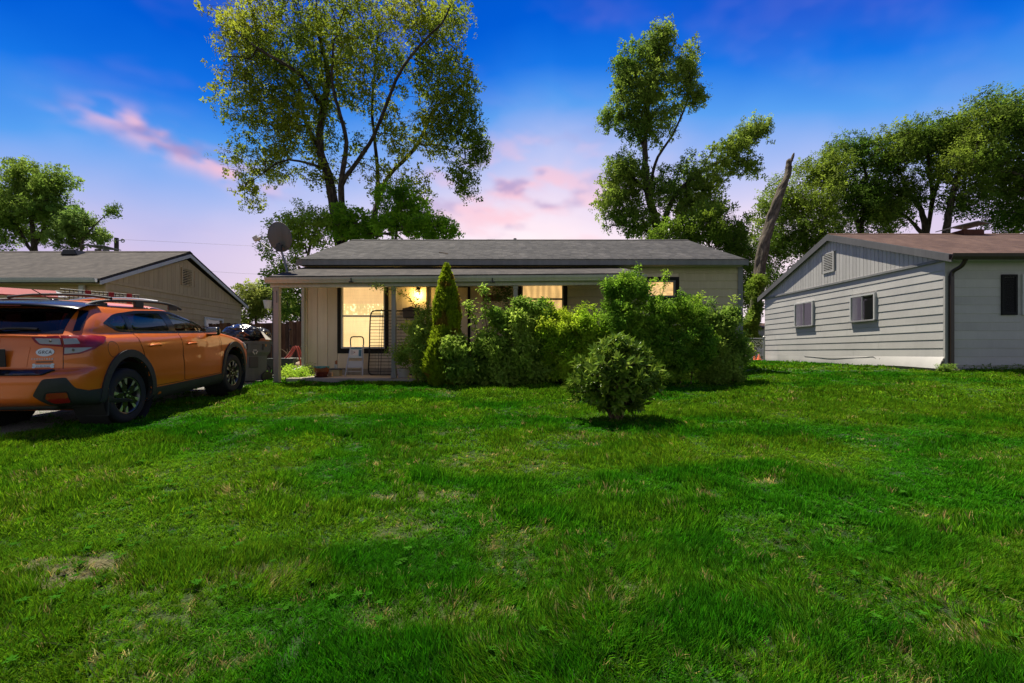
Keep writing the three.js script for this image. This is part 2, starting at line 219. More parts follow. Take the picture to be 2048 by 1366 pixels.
// ---- the lawn: tufts whose height, lean and colour drift over the ground
const FOOT = [];                 // places where nothing grows: x0, x1, d0, d1
const SUNK = (x, d) => FOOT.some(f => x > f[0] && x < f[1] && d > f[2] && d < f[3]);
function plantLawn() {
  const grassMat = leafMat(0.46, 0.03, 0.5), weedMat = leafMat(0.4), r = RNG(77);
  grassMat.vertexColors = true; const lawn = thing('lawn_grass', 'unevenly mown green lawn grass covering the whole yard', 'grass'); lawn.userData.kind = 'stuff';
  const bands = [[0.9, 2.6, 0.0021, 2500, 17, 0.030], [2.6, 4.4, 0.0030, 1500, 17, 0.038], [4.4, 7.0, 0.0046, 760, 15, 0.055], [7.0, 10.8, 0.0074, 430, 14, 0.07], [10.8, 24, 0.016, 60, 12, 0.11]];
  bands.forEach(([d0, d1, wd, dens, nb, spread], bi) => {
    const variants = [0, 1, 2, 3].map(() => []), hm = 0.042;
    const xmax = d1 * 1.13 + 1.5, area = 2 * xmax * (d1 - d0), N = Math.round(area * dens);
    for (let k = 0; k < N; k++) {
      const x = (r() * 2 - 1) * xmax, d = lerp(d0, d1, r()), ra = r(), rb = r(), rc = r(), rd = r(), re = r();
      if (Math.abs(x) > d * 1.13 + 1.4) continue;
      if (SUNK(x, d)) continue;
      if (DRIVE(x, d) && !(ra < 0.10 && d > 4)) continue;
      const th = thin(x, d); if (th > 0.3 && ra < th * 0.9) continue;
      const n1 = fbm(x * 0.8, d * 0.8, 3.1, 3), n2 = fbm(x * 2.6, d * 2.6, 8.8, 3), n3 = fbm(x * 0.45, d * 0.9, 21, 3), n4 = fbm(x * 5.2, d * 5.2, 2.8, 2);
      let h = hm * (0.52 + 1.75 * sstep(0.32, 0.70, 0.35 * n1 + 0.65 * n2) * (0.4 + 1.2 * n4)) * (0.7 + 0.6 * rb) * (1 - 0.45 * th);
      h *= lerp(1.1, 0.75, sstep(2, 8, d)); h = Math.min(h, 0.085); if (d > 9.3 && d < 11 && x < -3) h *= 1.3;
      // matted swirls: blades laid over in a drifting direction
      const mat = sstep(0.47, 0.66, fbm(x * 1.9 + 40, d * 1.9, 5.5, 3)), la = fbm(x * 0.9, d * 0.9, 30, 2) * 14, lean = (0.20 + 0.62 * mat) * (0.6 + 0.6 * rc);
      _e.set(Math.sin(la) * lean, rd * 6.283, Math.cos(la) * lean, 'XYZ'); _q.setFromEuler(new THREE.Euler(Math.sin(la) * lean, 0, Math.cos(la) * lean)); const q2 = new THREE.Quaternion().setFromAxisAngle(_v.set(0, 1, 0), rd * 6.283); _q.multiply(q2);
      const m = new THREE.Matrix4().compose(V(x, ground(x, d) - 0.004, -d), _q, _s.set(spread / 0.1, h, spread / 0.1));
      const yel = clamp(sstep(0.42, 0.62, n3) * 0.8 + 0.75 * mat * rb + 0.8 * th), dry = rc < 0.008 + 0.2 * th + 0.02 * mat ? 1 : 0, br = 0.55 + 0.9 * re;
      const c = dry ? C(0.36 * br, 0.31 * br, 0.10 * br) : C(lerp(0.034, 0.115, yel) * br, lerp(0.180, 0.240, yel) * br, lerp(0.003, 0.007, yel) * br);
      variants[(rb * 4) | 0].push([m, c]);
    }
    variants.forEach((list, vi) => {
      if (!list.length) return;
      instances('grass_tuft', bladeTuft(100 * bi + vi + 5, nb, wd * 0.1 / spread, 0.1, 0.55 * 0.055 / (spread / 0.1)), grassMat, list, lawn);
    });
  });
  { // broad-leaved weeds flat in the sod
    const rw = RNG(19), wl = [[], []], rosette = k => { const q = RNG(k), L = []; for (let i = 0; i < 9; i++) { const a = i * 0.7 + q() * 0.4; L.push([V(0, 0.012, 0), V(Math.cos(a), 0.35 + 0.5 * q(), Math.sin(a)), V(0, 1, 0), 0.013 + 0.012 * q(), 0.007 + 0.004 * q(), 'oval']); } return leafGeo(L); };
    for (let k = 0; k < 3000; k++) { const d = 1.3 + 8.2 * Math.pow(rw(), 1.2), x = (rw() * 2 - 1) * (d * 1.13 + 1), a = rw(), b = rw(), c = rw(); if (fbm(x * 1.1 + 60, d * 1.3, 4.4, 3) < 0.47 + 0.16 * a || DRIVE(x, d) || SUNK(x, d)) continue; const s = 0.7 + 0.9 * b, br = 0.7 + 0.6 * c; wl[k % 2].push([new THREE.Matrix4().compose(V(x, ground(x, d) + 0.022 * c, -d), new THREE.Quaternion().setFromAxisAngle(UPV, a * 6.283), V(s, s, s)), C(0.040 * br, 0.150 * br, 0.008 * br)]); }
    wl.forEach((l, i) => instances('lawn_weed', rosette(i + 1), weedMat, l, lawn));
  }
  // cut clippings lying on top
  const list = [], r2 = RNG(9);
  for (let k = 0; k < 9000; k++) {
    const d = 1.2 + 8.5 * Math.pow(r2(), 1.6), x = (r2() * 2 - 1) * (d * 1.13 + 1), a = r2(), b = r2(), c = r2();
    const w = 0.15 + thin(x, d) * 0.9 + 0.6 * sstep(0.5, 0.66, fbm(x * 1.9 + 40, d * 1.9, 5.5, 3)); if (c > w || DRIVE(x, d) || SUNK(x, d)) continue;
    _q.setFromEuler(new THREE.Euler(1.2 + 0.6 * (a - 0.5), b * 6.283, 0, 'YXZ'));
    const br = 0.55 + 0.7 * a; list.push([new THREE.Matrix4().compose(V(x, ground(x, d) + 0.008 + 0.03 * (1 - thin(x, d)) * c, -d), _q, _s.set(1, 0.035 + 0.05 * b, 1)), c * 3 % 1 < 0.6 ? C(0.40 * br, 0.36 * br, 0.13 * br) : C(0.16 * br, 0.20 * br, 0.05 * br)]);
  }
  tag(instances('grass_clippings', bladeTuft(3, 2, 0.0018, 0.012, 0.012), leafMat(0.2), list, scene), 'dry straw coloured clippings strewn over the lawn', 'clippings');
}
// ------------------------------------------------------------------ materials of the houses
const M = {};
M.shingleGrey = std(C(1, 1, 1), 0.95, { map: shingleMap([50, 48, 47], 30, 2), bumpMap: shingleBump, bumpScale: 0.006 });
M.shinglePorch = std(C(1, 1, 1), 0.95, { map: shingleMap([58, 53, 49], 24, 7), bumpMap: shingleBump, bumpScale: 0.006 });
M.shingleTan = std(C(1, 1, 1), 0.95, { map: shingleMap([62, 56, 50], 22, 4), bumpMap: shingleBump, bumpScale: 0.006 });
M.shingleBrown = std(C(1, 1, 1), 0.95, { map: shingleMap([76, 52, 40], 18, 9), bumpMap: shingleBump, bumpScale: 0.006 });
M.cream = [[206, 190, 168], [210, 194, 172], [202, 186, 165]].map((c, i) => std(C(1, 1, 1), 0.75, { map: paintMap(...c, 9, 7, 3 + i), bumpMap: wearBump, bumpScale: 0.002 }));
M.olive = [[178, 166, 138], [182, 170, 142], [174, 162, 135]].map((c, i) => std(C(1, 1, 1), 0.75, { map: paintMap(...c, 8, 6, 13 + i), bumpMap: wearBump, bumpScale: 0.002 }));
M.tan = [[186, 160, 120], [191, 164, 124], [182, 156, 117]].map((c, i) => std(C(1, 1, 1), 0.75, { map: paintMap(...c, 9, 8, 23 + i), bumpMap: wearBump, bumpScale: 0.002 }));
M.whiteSiding = [[171, 169, 165], [174, 172, 168], [168, 166, 162]].map((c, i) => std(C(1, 1, 1), 0.6, { map: paintMap(...c, 8, 3, 33 + i), bumpMap: wearBump, bumpScale: 0.003 }));
M.foundation = std(C(1, 1, 1), 0.95, { map: paintMap(150, 140, 128, 22, 12, 41), bumpMap: wearBump, bumpScale: 0.006 });
M.slab = std(C(1, 1, 1), 0.95, { map: paintMap(158, 150, 136, 24, 4, 44), bumpMap: wearBump, bumpScale: 0.004 });
M.blackTrim = std(C(1, 1, 1), 0.9, { map: paintMap(20, 18, 18, 6, 4, 47) });
M.greyTrim = std(C(1, 1, 1), 0.8, { map: paintMap(118, 118, 118, 9, 10, 49) });
M.postGrey = std(C(1, 1, 1), 0.6, { map: paintMap(136, 132, 126, 9, 10, 50), bumpMap: wearBump, bumpScale: 0.003 });
M.gutter = std(C(1, 1, 1), 0.5, { map: paintMap(166, 164, 152, 10, 9, 51) });
M.whiteTrim = std(C(1, 1, 1), 0.5, { map: paintMap(184, 184, 182, 7, 6, 53) });
M.brownMetal = std(C(1, 1, 1), 0.4, { map: paintMap(44, 32, 26, 5, 5, 55) });
M.darkMetal = std(C(0.03, 0.03, 0.032), 0.5, { metalness: 0.3 });
M.greyMetal = std(C(1, 1, 1), 0.5, { map: paintMap(120, 120, 122, 14, 10, 57), metalness: 0.25 });
M.soffit = std(C(0.42, 0.39, 0.34), 0.8);
M.rust = std(C(0.20, 0.075, 0.02), 0.95, { bumpMap: wearBump, bumpScale: 0.003 });
M.darkTrim = std(C(1, 1, 1), 0.8, { map: paintMap(84, 84, 87, 7, 6, 63) });
M.brick = std(C(1, 1, 1), 0.95, { map: paintMap(96, 58, 44, 20, 6, 61), bumpMap: wearBump, bumpScale: 0.006 });
M.glass = new THREE.MeshPhysicalMaterial({ color: C(0.96, 0.98, 0.97), roughness: 0.02, transmission: 1, thickness: 0, ior: 1.5, side: THREE.DoubleSide });
M.woodDark = std(C(1, 1, 1), 0.85, { map: woodMap(96, 68, 52, 20, 71) });

// a prism house: walls as one closed shell with openings, ridge along x
function gableRoof(h, x0, x1, zf, zb, ye, yr, ov, mat, edge, t = 0.09) {       // zf nearer the street, zb behind, ov eaves overhang
  const zm = (zf + zb) / 2, sl = (yr - ye) / (zf - zm), yo = ye;
  part('roof', plate(V(x0, yo, zf), V(x1, yo, zf), V(x1, yr, zm), V(x0, yr, zm), t), mat, h);
  part('roof', plate(V(x1, yo, zb), V(x0, yo, zb), V(x0, yr, zm - 0.002), V(x1, yr, zm - 0.002), t), mat, h);
  const cap = []; for (let x = x0; x < x1 - 0.02; x += 0.3) cap.push(plate(V(x, yr - 0.045, zm + 0.15), V(Math.min(x + 0.31, x1), yr - 0.045, zm + 0.15), V(Math.min(x + 0.31, x1), yr + 0.018, zm), V(x, yr + 0.018, zm), 0.012), plate(V(Math.min(x + 0.31, x1), yr - 0.045, zm - 0.15), V(x, yr - 0.045, zm - 0.15), V(x, yr + 0.018, zm), V(Math.min(x + 0.31, x1), yr + 0.018, zm), 0.012));
  part('ridge_cap', merged(cap), mat, h);
  return sl;
}
function splitSpan(a, b, cuts) { let s = [[a, b]]; for (const [c, d] of cuts) s = s.flatMap(([p, q]) => d <= p || c >= q ? [[p, q]] : [[p, c], [d, q]].filter(([m, n]) => n - m > 0.01)); return s; }
// one lap board along a wall; its lower edge stands proud. axis 'x' faces +z at depth z; axis 'z' faces +-x at x
const lapShape = (h, proud) => [[0, 0], [proud, 0], [proud + 0.002, 0.006], [0.006, h + 0.012], [0, h + 0.012]];
function lapBoard(parent, mat, a, b, y, h, at, axis, dir, proud = 0.022) {
  const g = new THREE.ExtrudeGeometry(shapeOf(lapShape(h, proud)), { depth: b - a, bevelEnabled: false });   // profile in x,y; length along z
  if (axis === 'x') { g.rotateY(-Math.PI / 2); g.translate(b, y, at); }         // length along -x.., proud towards +z
  else if (dir < 0) { g.rotateY(Math.PI); g.translate(at, y, b); }
  else g.translate(at, y, a);
  return part('siding_board', metricUV(g), mat, parent);
}

// ------------------------------------------------------------------ the house in the middle
const WALL = -11.5, SLAB = 0.65, HX0 = -5.26, HX1 = 5.82, EAVE = 3.36;
const house = thing('bungalow', 'low cream bungalow with grey shingle roof and glowing windows behind the hedge', 'house');
const W1 = [-4.405, -3.12, 1.19, 3.12], W2 = [0.15, 1.395, 1.82, 3.17], W3 = [3.32, 4.215, 2.53, 3.12], DOOR = [-2.16, -1.055, 0.70, 2.92];
{
  const open = (w) => rectPts(w[0] + 0.08, w[1] - 0.08, w[2] + 0.08, w[3] - 0.08);
  const front = new THREE.ExtrudeGeometry(shapeOf(rectPts(HX0 + 0.03, HX1 - 0.03, 0.45, EAVE + 0.02), [open(W1), open(W2), open(W3)]), { depth: 0.12, bevelEnabled: false }); front.translate(0, 0, WALL - 0.125);
  part('wall', metricUV(front), M.cream[0], house);
  for (const x of [HX0 + 0.03, HX1 - 0.13]) part('wall', metricUV(new THREE.ExtrudeGeometry(shapeOf([[11.63, 0.45], [18.6, 0.45], [18.6, EAVE], [15.0, EAVE + 1.42], [11.63, EAVE + 0.05]]), { depth: 0.1, bevelEnabled: false }).rotateY(Math.PI / 2).translate(x, 0, 0)), M.olive[0], house);
  part('wall', box(HX0 + 0.03, HX1 - 0.03, 0.45, EAVE, -18.6, -18.72), M.olive[0], house);
  part('ceiling', box(HX0 + 0.14, HX1 - 0.14, EAVE - 0.06, EAVE - 0.01, -11.64, -18.55), M.soffit, house);
  part('foundation', box(HX0 + 0.06, HX1 - 0.06, 0.3, 0.845, WALL + 0.002, WALL - 0.1), M.foundation, house);
  // upright boards from the left corner to the second window, grooves between them
  const cutsFor = (x0, x1) => [W1, W2, DOOR].filter(w => x1 > w[0] + 0.01 && x0 < w[1] - 0.01).map(w => [w[2], w[3]]);
  const edges = [HX0 + 0.1, W1[0], W1[1], DOOR[0], DOOR[1], W2[0], W2[1]];
  for (let k = 0; k < edges.length - 1; k++) {
    const n = Math.max(1, Math.round((edges[k + 1] - edges[k]) / 0.29)), w = (edges[k + 1] - edges[k]) / n;
    for (let i = 0; i < n; i++) { const x0 = edges[k] + i * w + 0.005, x1 = edges[k] + (i + 1) * w - 0.005; for (const [y0, y1] of splitSpan(0.80, EAVE + 0.01, cutsFor(x0, x1))) part('siding_board', box(x0, x1, y0, y1, WALL - 0.004, WALL + 0.016), M.cream[(i + k) % 3], house); }
  }
  // lap boards on the right-hand part
  for (let i = 0; i < 13; i++) { const y = 0.82 + i * 0.2, cuts = y + 0.2 > W3[2] + 0.02 && y < W3[3] - 0.02 ? [[W3[0], W3[1]]] : []; for (const [a, b] of splitSpan(W2[1] + 0.005, HX1 - 0.12, cuts)) lapBoard(house, M.olive[i % 3], a, b, y, Math.min(0.2, EAVE - y - 0.01), WALL - 0.004, 'x', 1); }
  part('corner_board', box(HX0, HX0 + 0.095, 0.78, EAVE, WALL - 0.08, WALL + 0.03), M.cream[1], house);
  part('corner_board', box(HX1 - 0.12, HX1, 0.62, EAVE, WALL - 0.08, WALL + 0.035), M.greyTrim, house);
  // roof, fascia and eaves
  gableRoof(house, HX0 - 0.02, HX1 - 0.03, -11.18, -18.85, 3.50, 4.93, 0.3, M.shingleGrey);
  part('fascia', rbox(HX0 - 0.02, HX1 - 0.03, 3.352, 3.478, -11.185, -11.125, 0.008), M.greyTrim, house);
  part('drip_edge', box(HX0 - 0.03, HX1 - 0.02, 3.482, 3.497, -11.13, -11.108), M.darkMetal, house);
  part('soffit', box(HX0, HX1 - 0.05, 3.372, 3.386, -11.19, WALL + 0.03), M.soffit, house);
  for (const [x, s] of [[HX0 - 0.02, -1], [HX1 - 0.03, 1]]) part('rake_board', metricUV(new THREE.ExtrudeGeometry(shapeOf([[11.19, 3.34], [11.19, 3.41], [15.015, 4.83], [18.84, 3.41], [18.84, 3.34], [15.015, 4.70]]), { depth: 0.025, bevelEnabled: false }).rotateY(Math.PI / 2).translate(x + (s > 0 ? 0 : -0.025), 0, 0)), M.greyTrim, house);
  const vent = part('vent_pipe', merged([rod([PX(1030, 15.4), 4.6, -15.4], [PX(1030, 15.4), 5.08, -15.4], 0.04, 9), rod([PX(1030, 15.4), 5.04, -15.4], [PX(1030, 15.4), 5.07, -15.4], 0.055, 9)]), M.greyMetal, house);
  // door
  const d = part('door', rbox(DOOR[0] + 0.065, DOOR[1] - 0.065, DOOR[2], DOOR[3] - 0.065, WALL - 0.03, WALL + 0.006, 0.004), M.cream[2], house);
  for (const [a, b, c, e] of [[0.18, 0.42, 0.25, 0.95], [0.56, 0.80, 0.25, 0.95], [0.18, 0.42, 1.15, 1.95], [0.56, 0.80, 1.15, 1.95]]) part('door_panel', rbox(DOOR[0] + a, DOOR[0] + b, DOOR[2] + c, DOOR[2] + e, WALL - 0.01, WALL + 0.016, 0.008), M.cream[2], d);
  part('handle', merged([rod([DOOR[0] + 0.12, 1.68, WALL + 0.006], [DOOR[0] + 0.12, 1.68, WALL + 0.05], 0.012, 8), new THREE.SphereGeometry(0.03, 10, 8).translate(DOOR[0] + 0.12, 1.68, WALL + 0.065)]), M.greyMetal, d);
  part('door_trim', box(DOOR[0], DOOR[0] + 0.062, DOOR[2], DOOR[3], WALL, WALL + 0.03), M.blackTrim, house);
  part('door_trim', box(DOOR[1] - 0.062, DOOR[1], DOOR[2], DOOR[3], WALL, WALL + 0.03), M.blackTrim, house);
  part('door_trim', box(DOOR[0] + 0.062, DOOR[1] - 0.062, DOOR[3] - 0.062, DOOR[3], WALL, WALL + 0.03), M.blackTrim, house);
}
// lit windows: trim, frame, sashes, panes, and a drawn cloth that glows from the lamps inside
function clothTex(kind) {
  return tex(512, (u, v) => {
    let k = 0.86 + 0.14 * (tnoise(u, v, 5, 81 + kind, 5) - 0.5) + 0.05 * (tnoise(u, v, 2, 84, 1, 90) - 0.5) + 0.05 * (tnoise(u, v, 90, 85, 1, 2) - 0.5), r = 1, g = 0.82, b = 0.55;
    if (kind === 0) { if (v > 0.5) { g = 0.83; b = 0.60; k *= 0.92; if (v < 0.66) { const q = sstep(0.56, 0.72, tnoise(u, v, 26, 91, 4)); k += 0.30 * q; g += 0.06; b += 0.10 * q; } } else { k *= 1.02; g = 0.87; b = 0.63; } }
    if (kind === 2) { const q = tnoise(u, v, 9, 93, 5); k += 0.5 * (q - 0.5); }
    if (kind === 1) { k *= 0.92 + 0.1 * Math.sin(u * 40 + 4 * tnoise(u, v, 3, 88, 2)); }
    return [255 * k * r, 255 * k * g, 255 * k * b];
  });
}
function litWindow(w, bottom, rails, kind, strength, panes) {
  const wn = part('window', box(w[0], w[0] + 0.085, w[2], w[3], WALL, WALL + 0.032), M.blackTrim, house);
  part('trim', box(w[1] - 0.085, w[1], w[2], w[3], WALL, WALL + 0.032), M.blackTrim, wn);
  part('trim', box(w[0] + 0.085, w[1] - 0.085, w[2], w[2] + bottom, WALL, WALL + 0.032), M.blackTrim, wn);
  part('trim', box(w[0] + 0.085, w[1] - 0.085, w[3] - 0.085, w[3], WALL, WALL + 0.032), M.blackTrim, wn);
  const a = w[0] + 0.085, b = w[1] - 0.085, c = w[2] + bottom, e = w[3] - 0.085, f = 0.04, fm = kind === 0 ? M.whiteTrim : M.greyTrim;
  part('frame', merged([box(a, a + f, c, e, WALL - 0.06, WALL + 0.012), box(b - f, b, c, e, WALL - 0.06, WALL + 0.012), box(a + f, b - f, c, c + f, WALL - 0.06, WALL + 0.012), box(a + f, b - f, e - f, e, WALL - 0.06, WALL + 0.012)]), fm, wn);
  if (rails) part('meeting_rail', rbox(a + f, b - f, rails - 0.022, rails + 0.022, WALL - 0.05, WALL + 0.002, 0.005), fm, wn);
  const ys = rails ? [[c + f, rails - 0.022], [rails + 0.022, e - f]] : [[c + f, e - f]];
  for (const [y0, y1] of ys) part('pane', new THREE.PlaneGeometry(b - a - 2 * f, y1 - y0).translate((a + b) / 2, (y0 + y1) / 2, WALL - 0.03), M.glass, wn);
  const ct = clothTex(kind), n = 40, cl = new THREE.PlaneGeometry(b - a, e - c, n, 1), p = cl.attributes.position;
  for (let i = 0; i < p.count; i++) p.setZ(i, 0.006 * Math.sin(p.getX(i) * 46) + 0.004 * Math.sin(p.getX(i) * 91 + 1));
  cl.computeVertexNormals(); cl.translate((a + b) / 2, (c + e) / 2, WALL - 0.11);
  part('glowing_blind', cl, std(C(0.6, 0.5, 0.4), 0.9, { emissive: C(1, 0.92, 0.80), emissiveMap: ct, emissiveIntensity: strength }), wn);
  const L = new THREE.RectAreaLight(new THREE.Color(1.0, 0.66, 0.32), 0.6, b - a - 0.1, e - c - 0.1); L.position.set((a + b) / 2, (c + e) / 2, WALL + 0.02); L.lookAt((a + b) / 2, (c + e) / 2, 5); scene.add(L);
}
litWindow(W1, 0.125, 2.135, 0, 0.80);
litWindow(W2, 0.085, 2.565, 1, 0.70);
litWindow(W3, 0.085, 0, 2, 0.72);

// porch: its slab, roof, beam and posts
structure('porch_slab', (() => { const g = merged([rbox(-4.95, 3.0, 0.42, SLAB, -9.95, WALL + 0.01, 0.02)]); return g; })(), M.slab); FOOT.push([-4.95, 3.0, 9.97, 11.6]);
const porch = thing('porch_roof', 'lean-to porch roof with brownish shingles and grey gutter along the house front', 'porch');
{
  const xl = -5.27, xr = 2.86, yl = 2.865, yr = 2.935, zf = -9.86, zb = -11.4, rise = 0.455;
  part('roof', plate(V(xl, yl, zf), V(xr, yr, zf), V(xr - 0.15, yr + rise - 0.04, zb), V(xl + 0.06, yl + rise + 0.03, zb), 0.05), M.shinglePorch, porch);
  part('drip_edge', plate(V(xl - 0.01, yl - 0.055, zf + 0.012), V(xr + 0.01, yr - 0.055, zf + 0.012), V(xr + 0.01, yr - 0.02, zf + 0.012), V(xl - 0.01, yl - 0.02, zf + 0.012), 0.04), M.darkMetal, porch);
  // gutter: a K profile swept along the eave
  const prof = [[0, 0], [0.0, 0.115], [0.006, 0.115], [0.006, 0.006], [0.065, 0.006], [0.072, 0.03], [0.098, 0.075], [0.10, 0.112], [0.112, 0.115], [0.106, 0.07], [0.08, 0.02], [0.075, 0]];
  const g = new THREE.ExtrudeGeometry(shapeOf(prof), { depth: xr - xl + 0.06, bevelEnabled: false }).rotateY(-Math.PI / 2); g.translate(xr - xl + 0.03, 0, 0); g.applyMatrix4(new THREE.Matrix4().makeRotationZ(Math.atan2(yr - yl, xr - xl))); g.translate(xl, yl - 0.165, zf + 0.02);
  part('gutter', metricUV(g), M.gutter, porch);
  part('beam', plate(V(xl + 0.02, yl - 0.24, zf - 0.03), V(xr - 0.02, yr - 0.24, zf - 0.03), V(xr - 0.02, yr - 0.07, zf - 0.03), V(xl + 0.02, yl - 0.07, zf - 0.03), 0.12), M.gutter, porch);
  part('ceiling', plate(V(xl + 0.03, yl - 0.05 + rise * 0.9, zb + 0.05), V(xr - 0.03, yr - 0.05 + rise * 0.9, zb + 0.05), V(xr - 0.03, yr - 0.09, zf - 0.16), V(xl + 0.03, yl - 0.09, zf - 0.16), 0.02), M.soffit, porch);
  for (const px of [705, 985]) part('bracket', merged([rod([PX(px, 9.82), yl - 0.15, -9.74], [PX(px, 9.82), yl - 0.06, -9.72], 0.012), rod([PX(px, 9.82) - 0.05, yl - 0.145, -9.735], [PX(px, 9.82) + 0.05, yl - 0.15, -9.735], 0.014)]), M.darkMetal, porch);
  for (const x of [xl + 0.02, xr - 0.05]) part('end_board', metricUV(new THREE.ExtrudeGeometry(shapeOf([[9.9, 2.76], [11.38, 3.2], [11.38, 3.27], [9.9, 2.82]]), { depth: 0.02, bevelEnabled: false }).rotateY(Math.PI / 2).translate(x, x > 0 ? 0.055 : 0, 0)), M.gutter, porch);
}
[[554.5, 0.058, 0, 'sunken grey porch post standing in the grass under the satellite dish'], [788, 0.047, 1, 'weathered porch post between the tall window and the mailbox'], [1031, 0.047, 1, 'grey porch post beside the window over the hedge']].forEach(([px, r, s, label]) => {
  const x = PX(px, 9.98), y0 = s ? SLAB : ground(x, 9.98) - 0.05, top = lerp(2.865, 2.935, (x + 5.27) / 8.1) - 0.241, t = thing('porch_post', label, 'post', [x, 0, -9.98], 0, 'porch posts');
  part('shaft', rbox(-r, r, y0, top, -r, r, 0.008), M.postGrey, t);
  part('base_plate', rbox(-r - 0.012, r + 0.012, y0, y0 + 0.09, -r - 0.012, r + 0.012, 0.006), M.postGrey, t);
  part('cap', rbox(-r - 0.01, r + 0.01, top - 0.07, top - 0.001, -r - 0.01, r + 0.01, 0.006), M.postGrey, t);
});
{ // downspout at the left corner of the house
  const t = thing('downspout', 'pale downspout with curved foot at the cream corner board', 'downspout', [0, 0, 0]); const x = HX0 + 0.02, z = WALL + 0.075;
  part('pipe', merged([rbox(x - 0.038, x + 0.038, 0.92, 3.1, z - 0.03, z + 0.03, 0.012)]), M.gutter, t);
  part('elbow', tube([[x, 3.08, z], [x - 0.01, 3.2, z + 0.04], [x - 0.02, 3.32, z + 0.2]], 0.036, 8), M.gutter, t);
  part('foot', tube([[x, 0.95, z], [x - 0.01, 0.86, z + 0.02], [x - 0.09, 0.79, z + 0.14], [x - 0.2, 0.76, z + 0.26]], 0.038, 8), M.whiteTrim, t);
  for (const y of [1.35, 2.5]) part('strap', box(x - 0.045, x + 0.045, y, y + 0.03, z - 0.032, z + 0.034), M.gutter, t);
}
{ // porch lamp, lit
  const t = thing('wall_lamp', 'lit brass wall lantern glowing yellow beside the front door', 'lamp', [PX(837, 11.5), 0, WALL + 0.016]);
  part('back_plate', rbox(-0.045, 0.045, 2.66, 2.86, 0, 0.015, 0.005), M.darkMetal, t);
  part('arm', tube([[0, 2.8, 0.012], [0, 2.86, 0.06], [0, 2.82, 0.11]], 0.008), M.darkMetal, t);
  part('cap', new THREE.ConeGeometry(0.085, 0.07, 8).translate(0, 2.80, 0.11), M.darkMetal, t);
  part('base', new THREE.CylinderGeometry(0.045, 0.03, 0.03, 8).translate(0, 2.545, 0.11), M.darkMetal, t);
  for (let k = 0; k < 4; k++) { const a = Math.PI / 4 + k * Math.PI / 2; part('bar', rod([0.06 * Math.cos(a), 2.765, 0.11 + 0.06 * Math.sin(a)], [0.042 * Math.cos(a), 2.555, 0.11 + 0.042 * Math.sin(a)], 0.004, 5), M.darkMetal, t); }
  part('bulb', new THREE.SphereGeometry(0.042, 14, 10).scale(1, 1.35, 1).translate(0, 2.66, 0.11), std(C(1, 0.9, 0.6), 0.4, { emissive: C(1, 0.72, 0.22), emissiveIntensity: 4 }), t);
  const L = new THREE.PointLight(new THREE.Color(1, 0.66, 0.18), 0.75, 0, 2); L.position.set(PX(837, 11.5), 2.66, WALL + 0.126); L.castShadow = true; L.shadow.radius = 2; scene.add(L);
}
{ // mailbox
  const t = thing('mailbox', 'dark brown wall mailbox with a peaked lid left of the door', 'mailbox', [PX(824, 11.48), 0, WALL + 0.016]); const m = std(C(0.05, 0.038, 0.03), 0.5, { metalness: 0.4 });
  part('body', rbox(-0.2, 0.2, 2.08, 2.27, 0.004, 0.13, 0.012), m, t);
  part('lid', metricUV(new THREE.ExtrudeGeometry(shapeOf([[-0.21, 0], [0.21, 0], [0.2, 0.045], [0.06, 0.07], [0, 0.095], [-0.06, 0.07], [-0.2, 0.045]]), { depth: 0.15, bevelEnabled: false }).translate(0, 2.272, 0)), m, t);
}
{ // dark plaque with a trailing house plant before it
  const t = thing('wall_plaque', 'dark wooden plaque on the wall between door and window', 'sign', [PX(985, 11.48), 0, WALL + 0.016]);
  part('board', rbox(-0.24, 0.24, 2.51, 2.655, 0.002, 0.025, 0.006), M.woodDark, t); part('hook', rod([0, 2.655, 0.012], [0, 2.72, 0.008], 0.006), M.darkMetal, t);
}

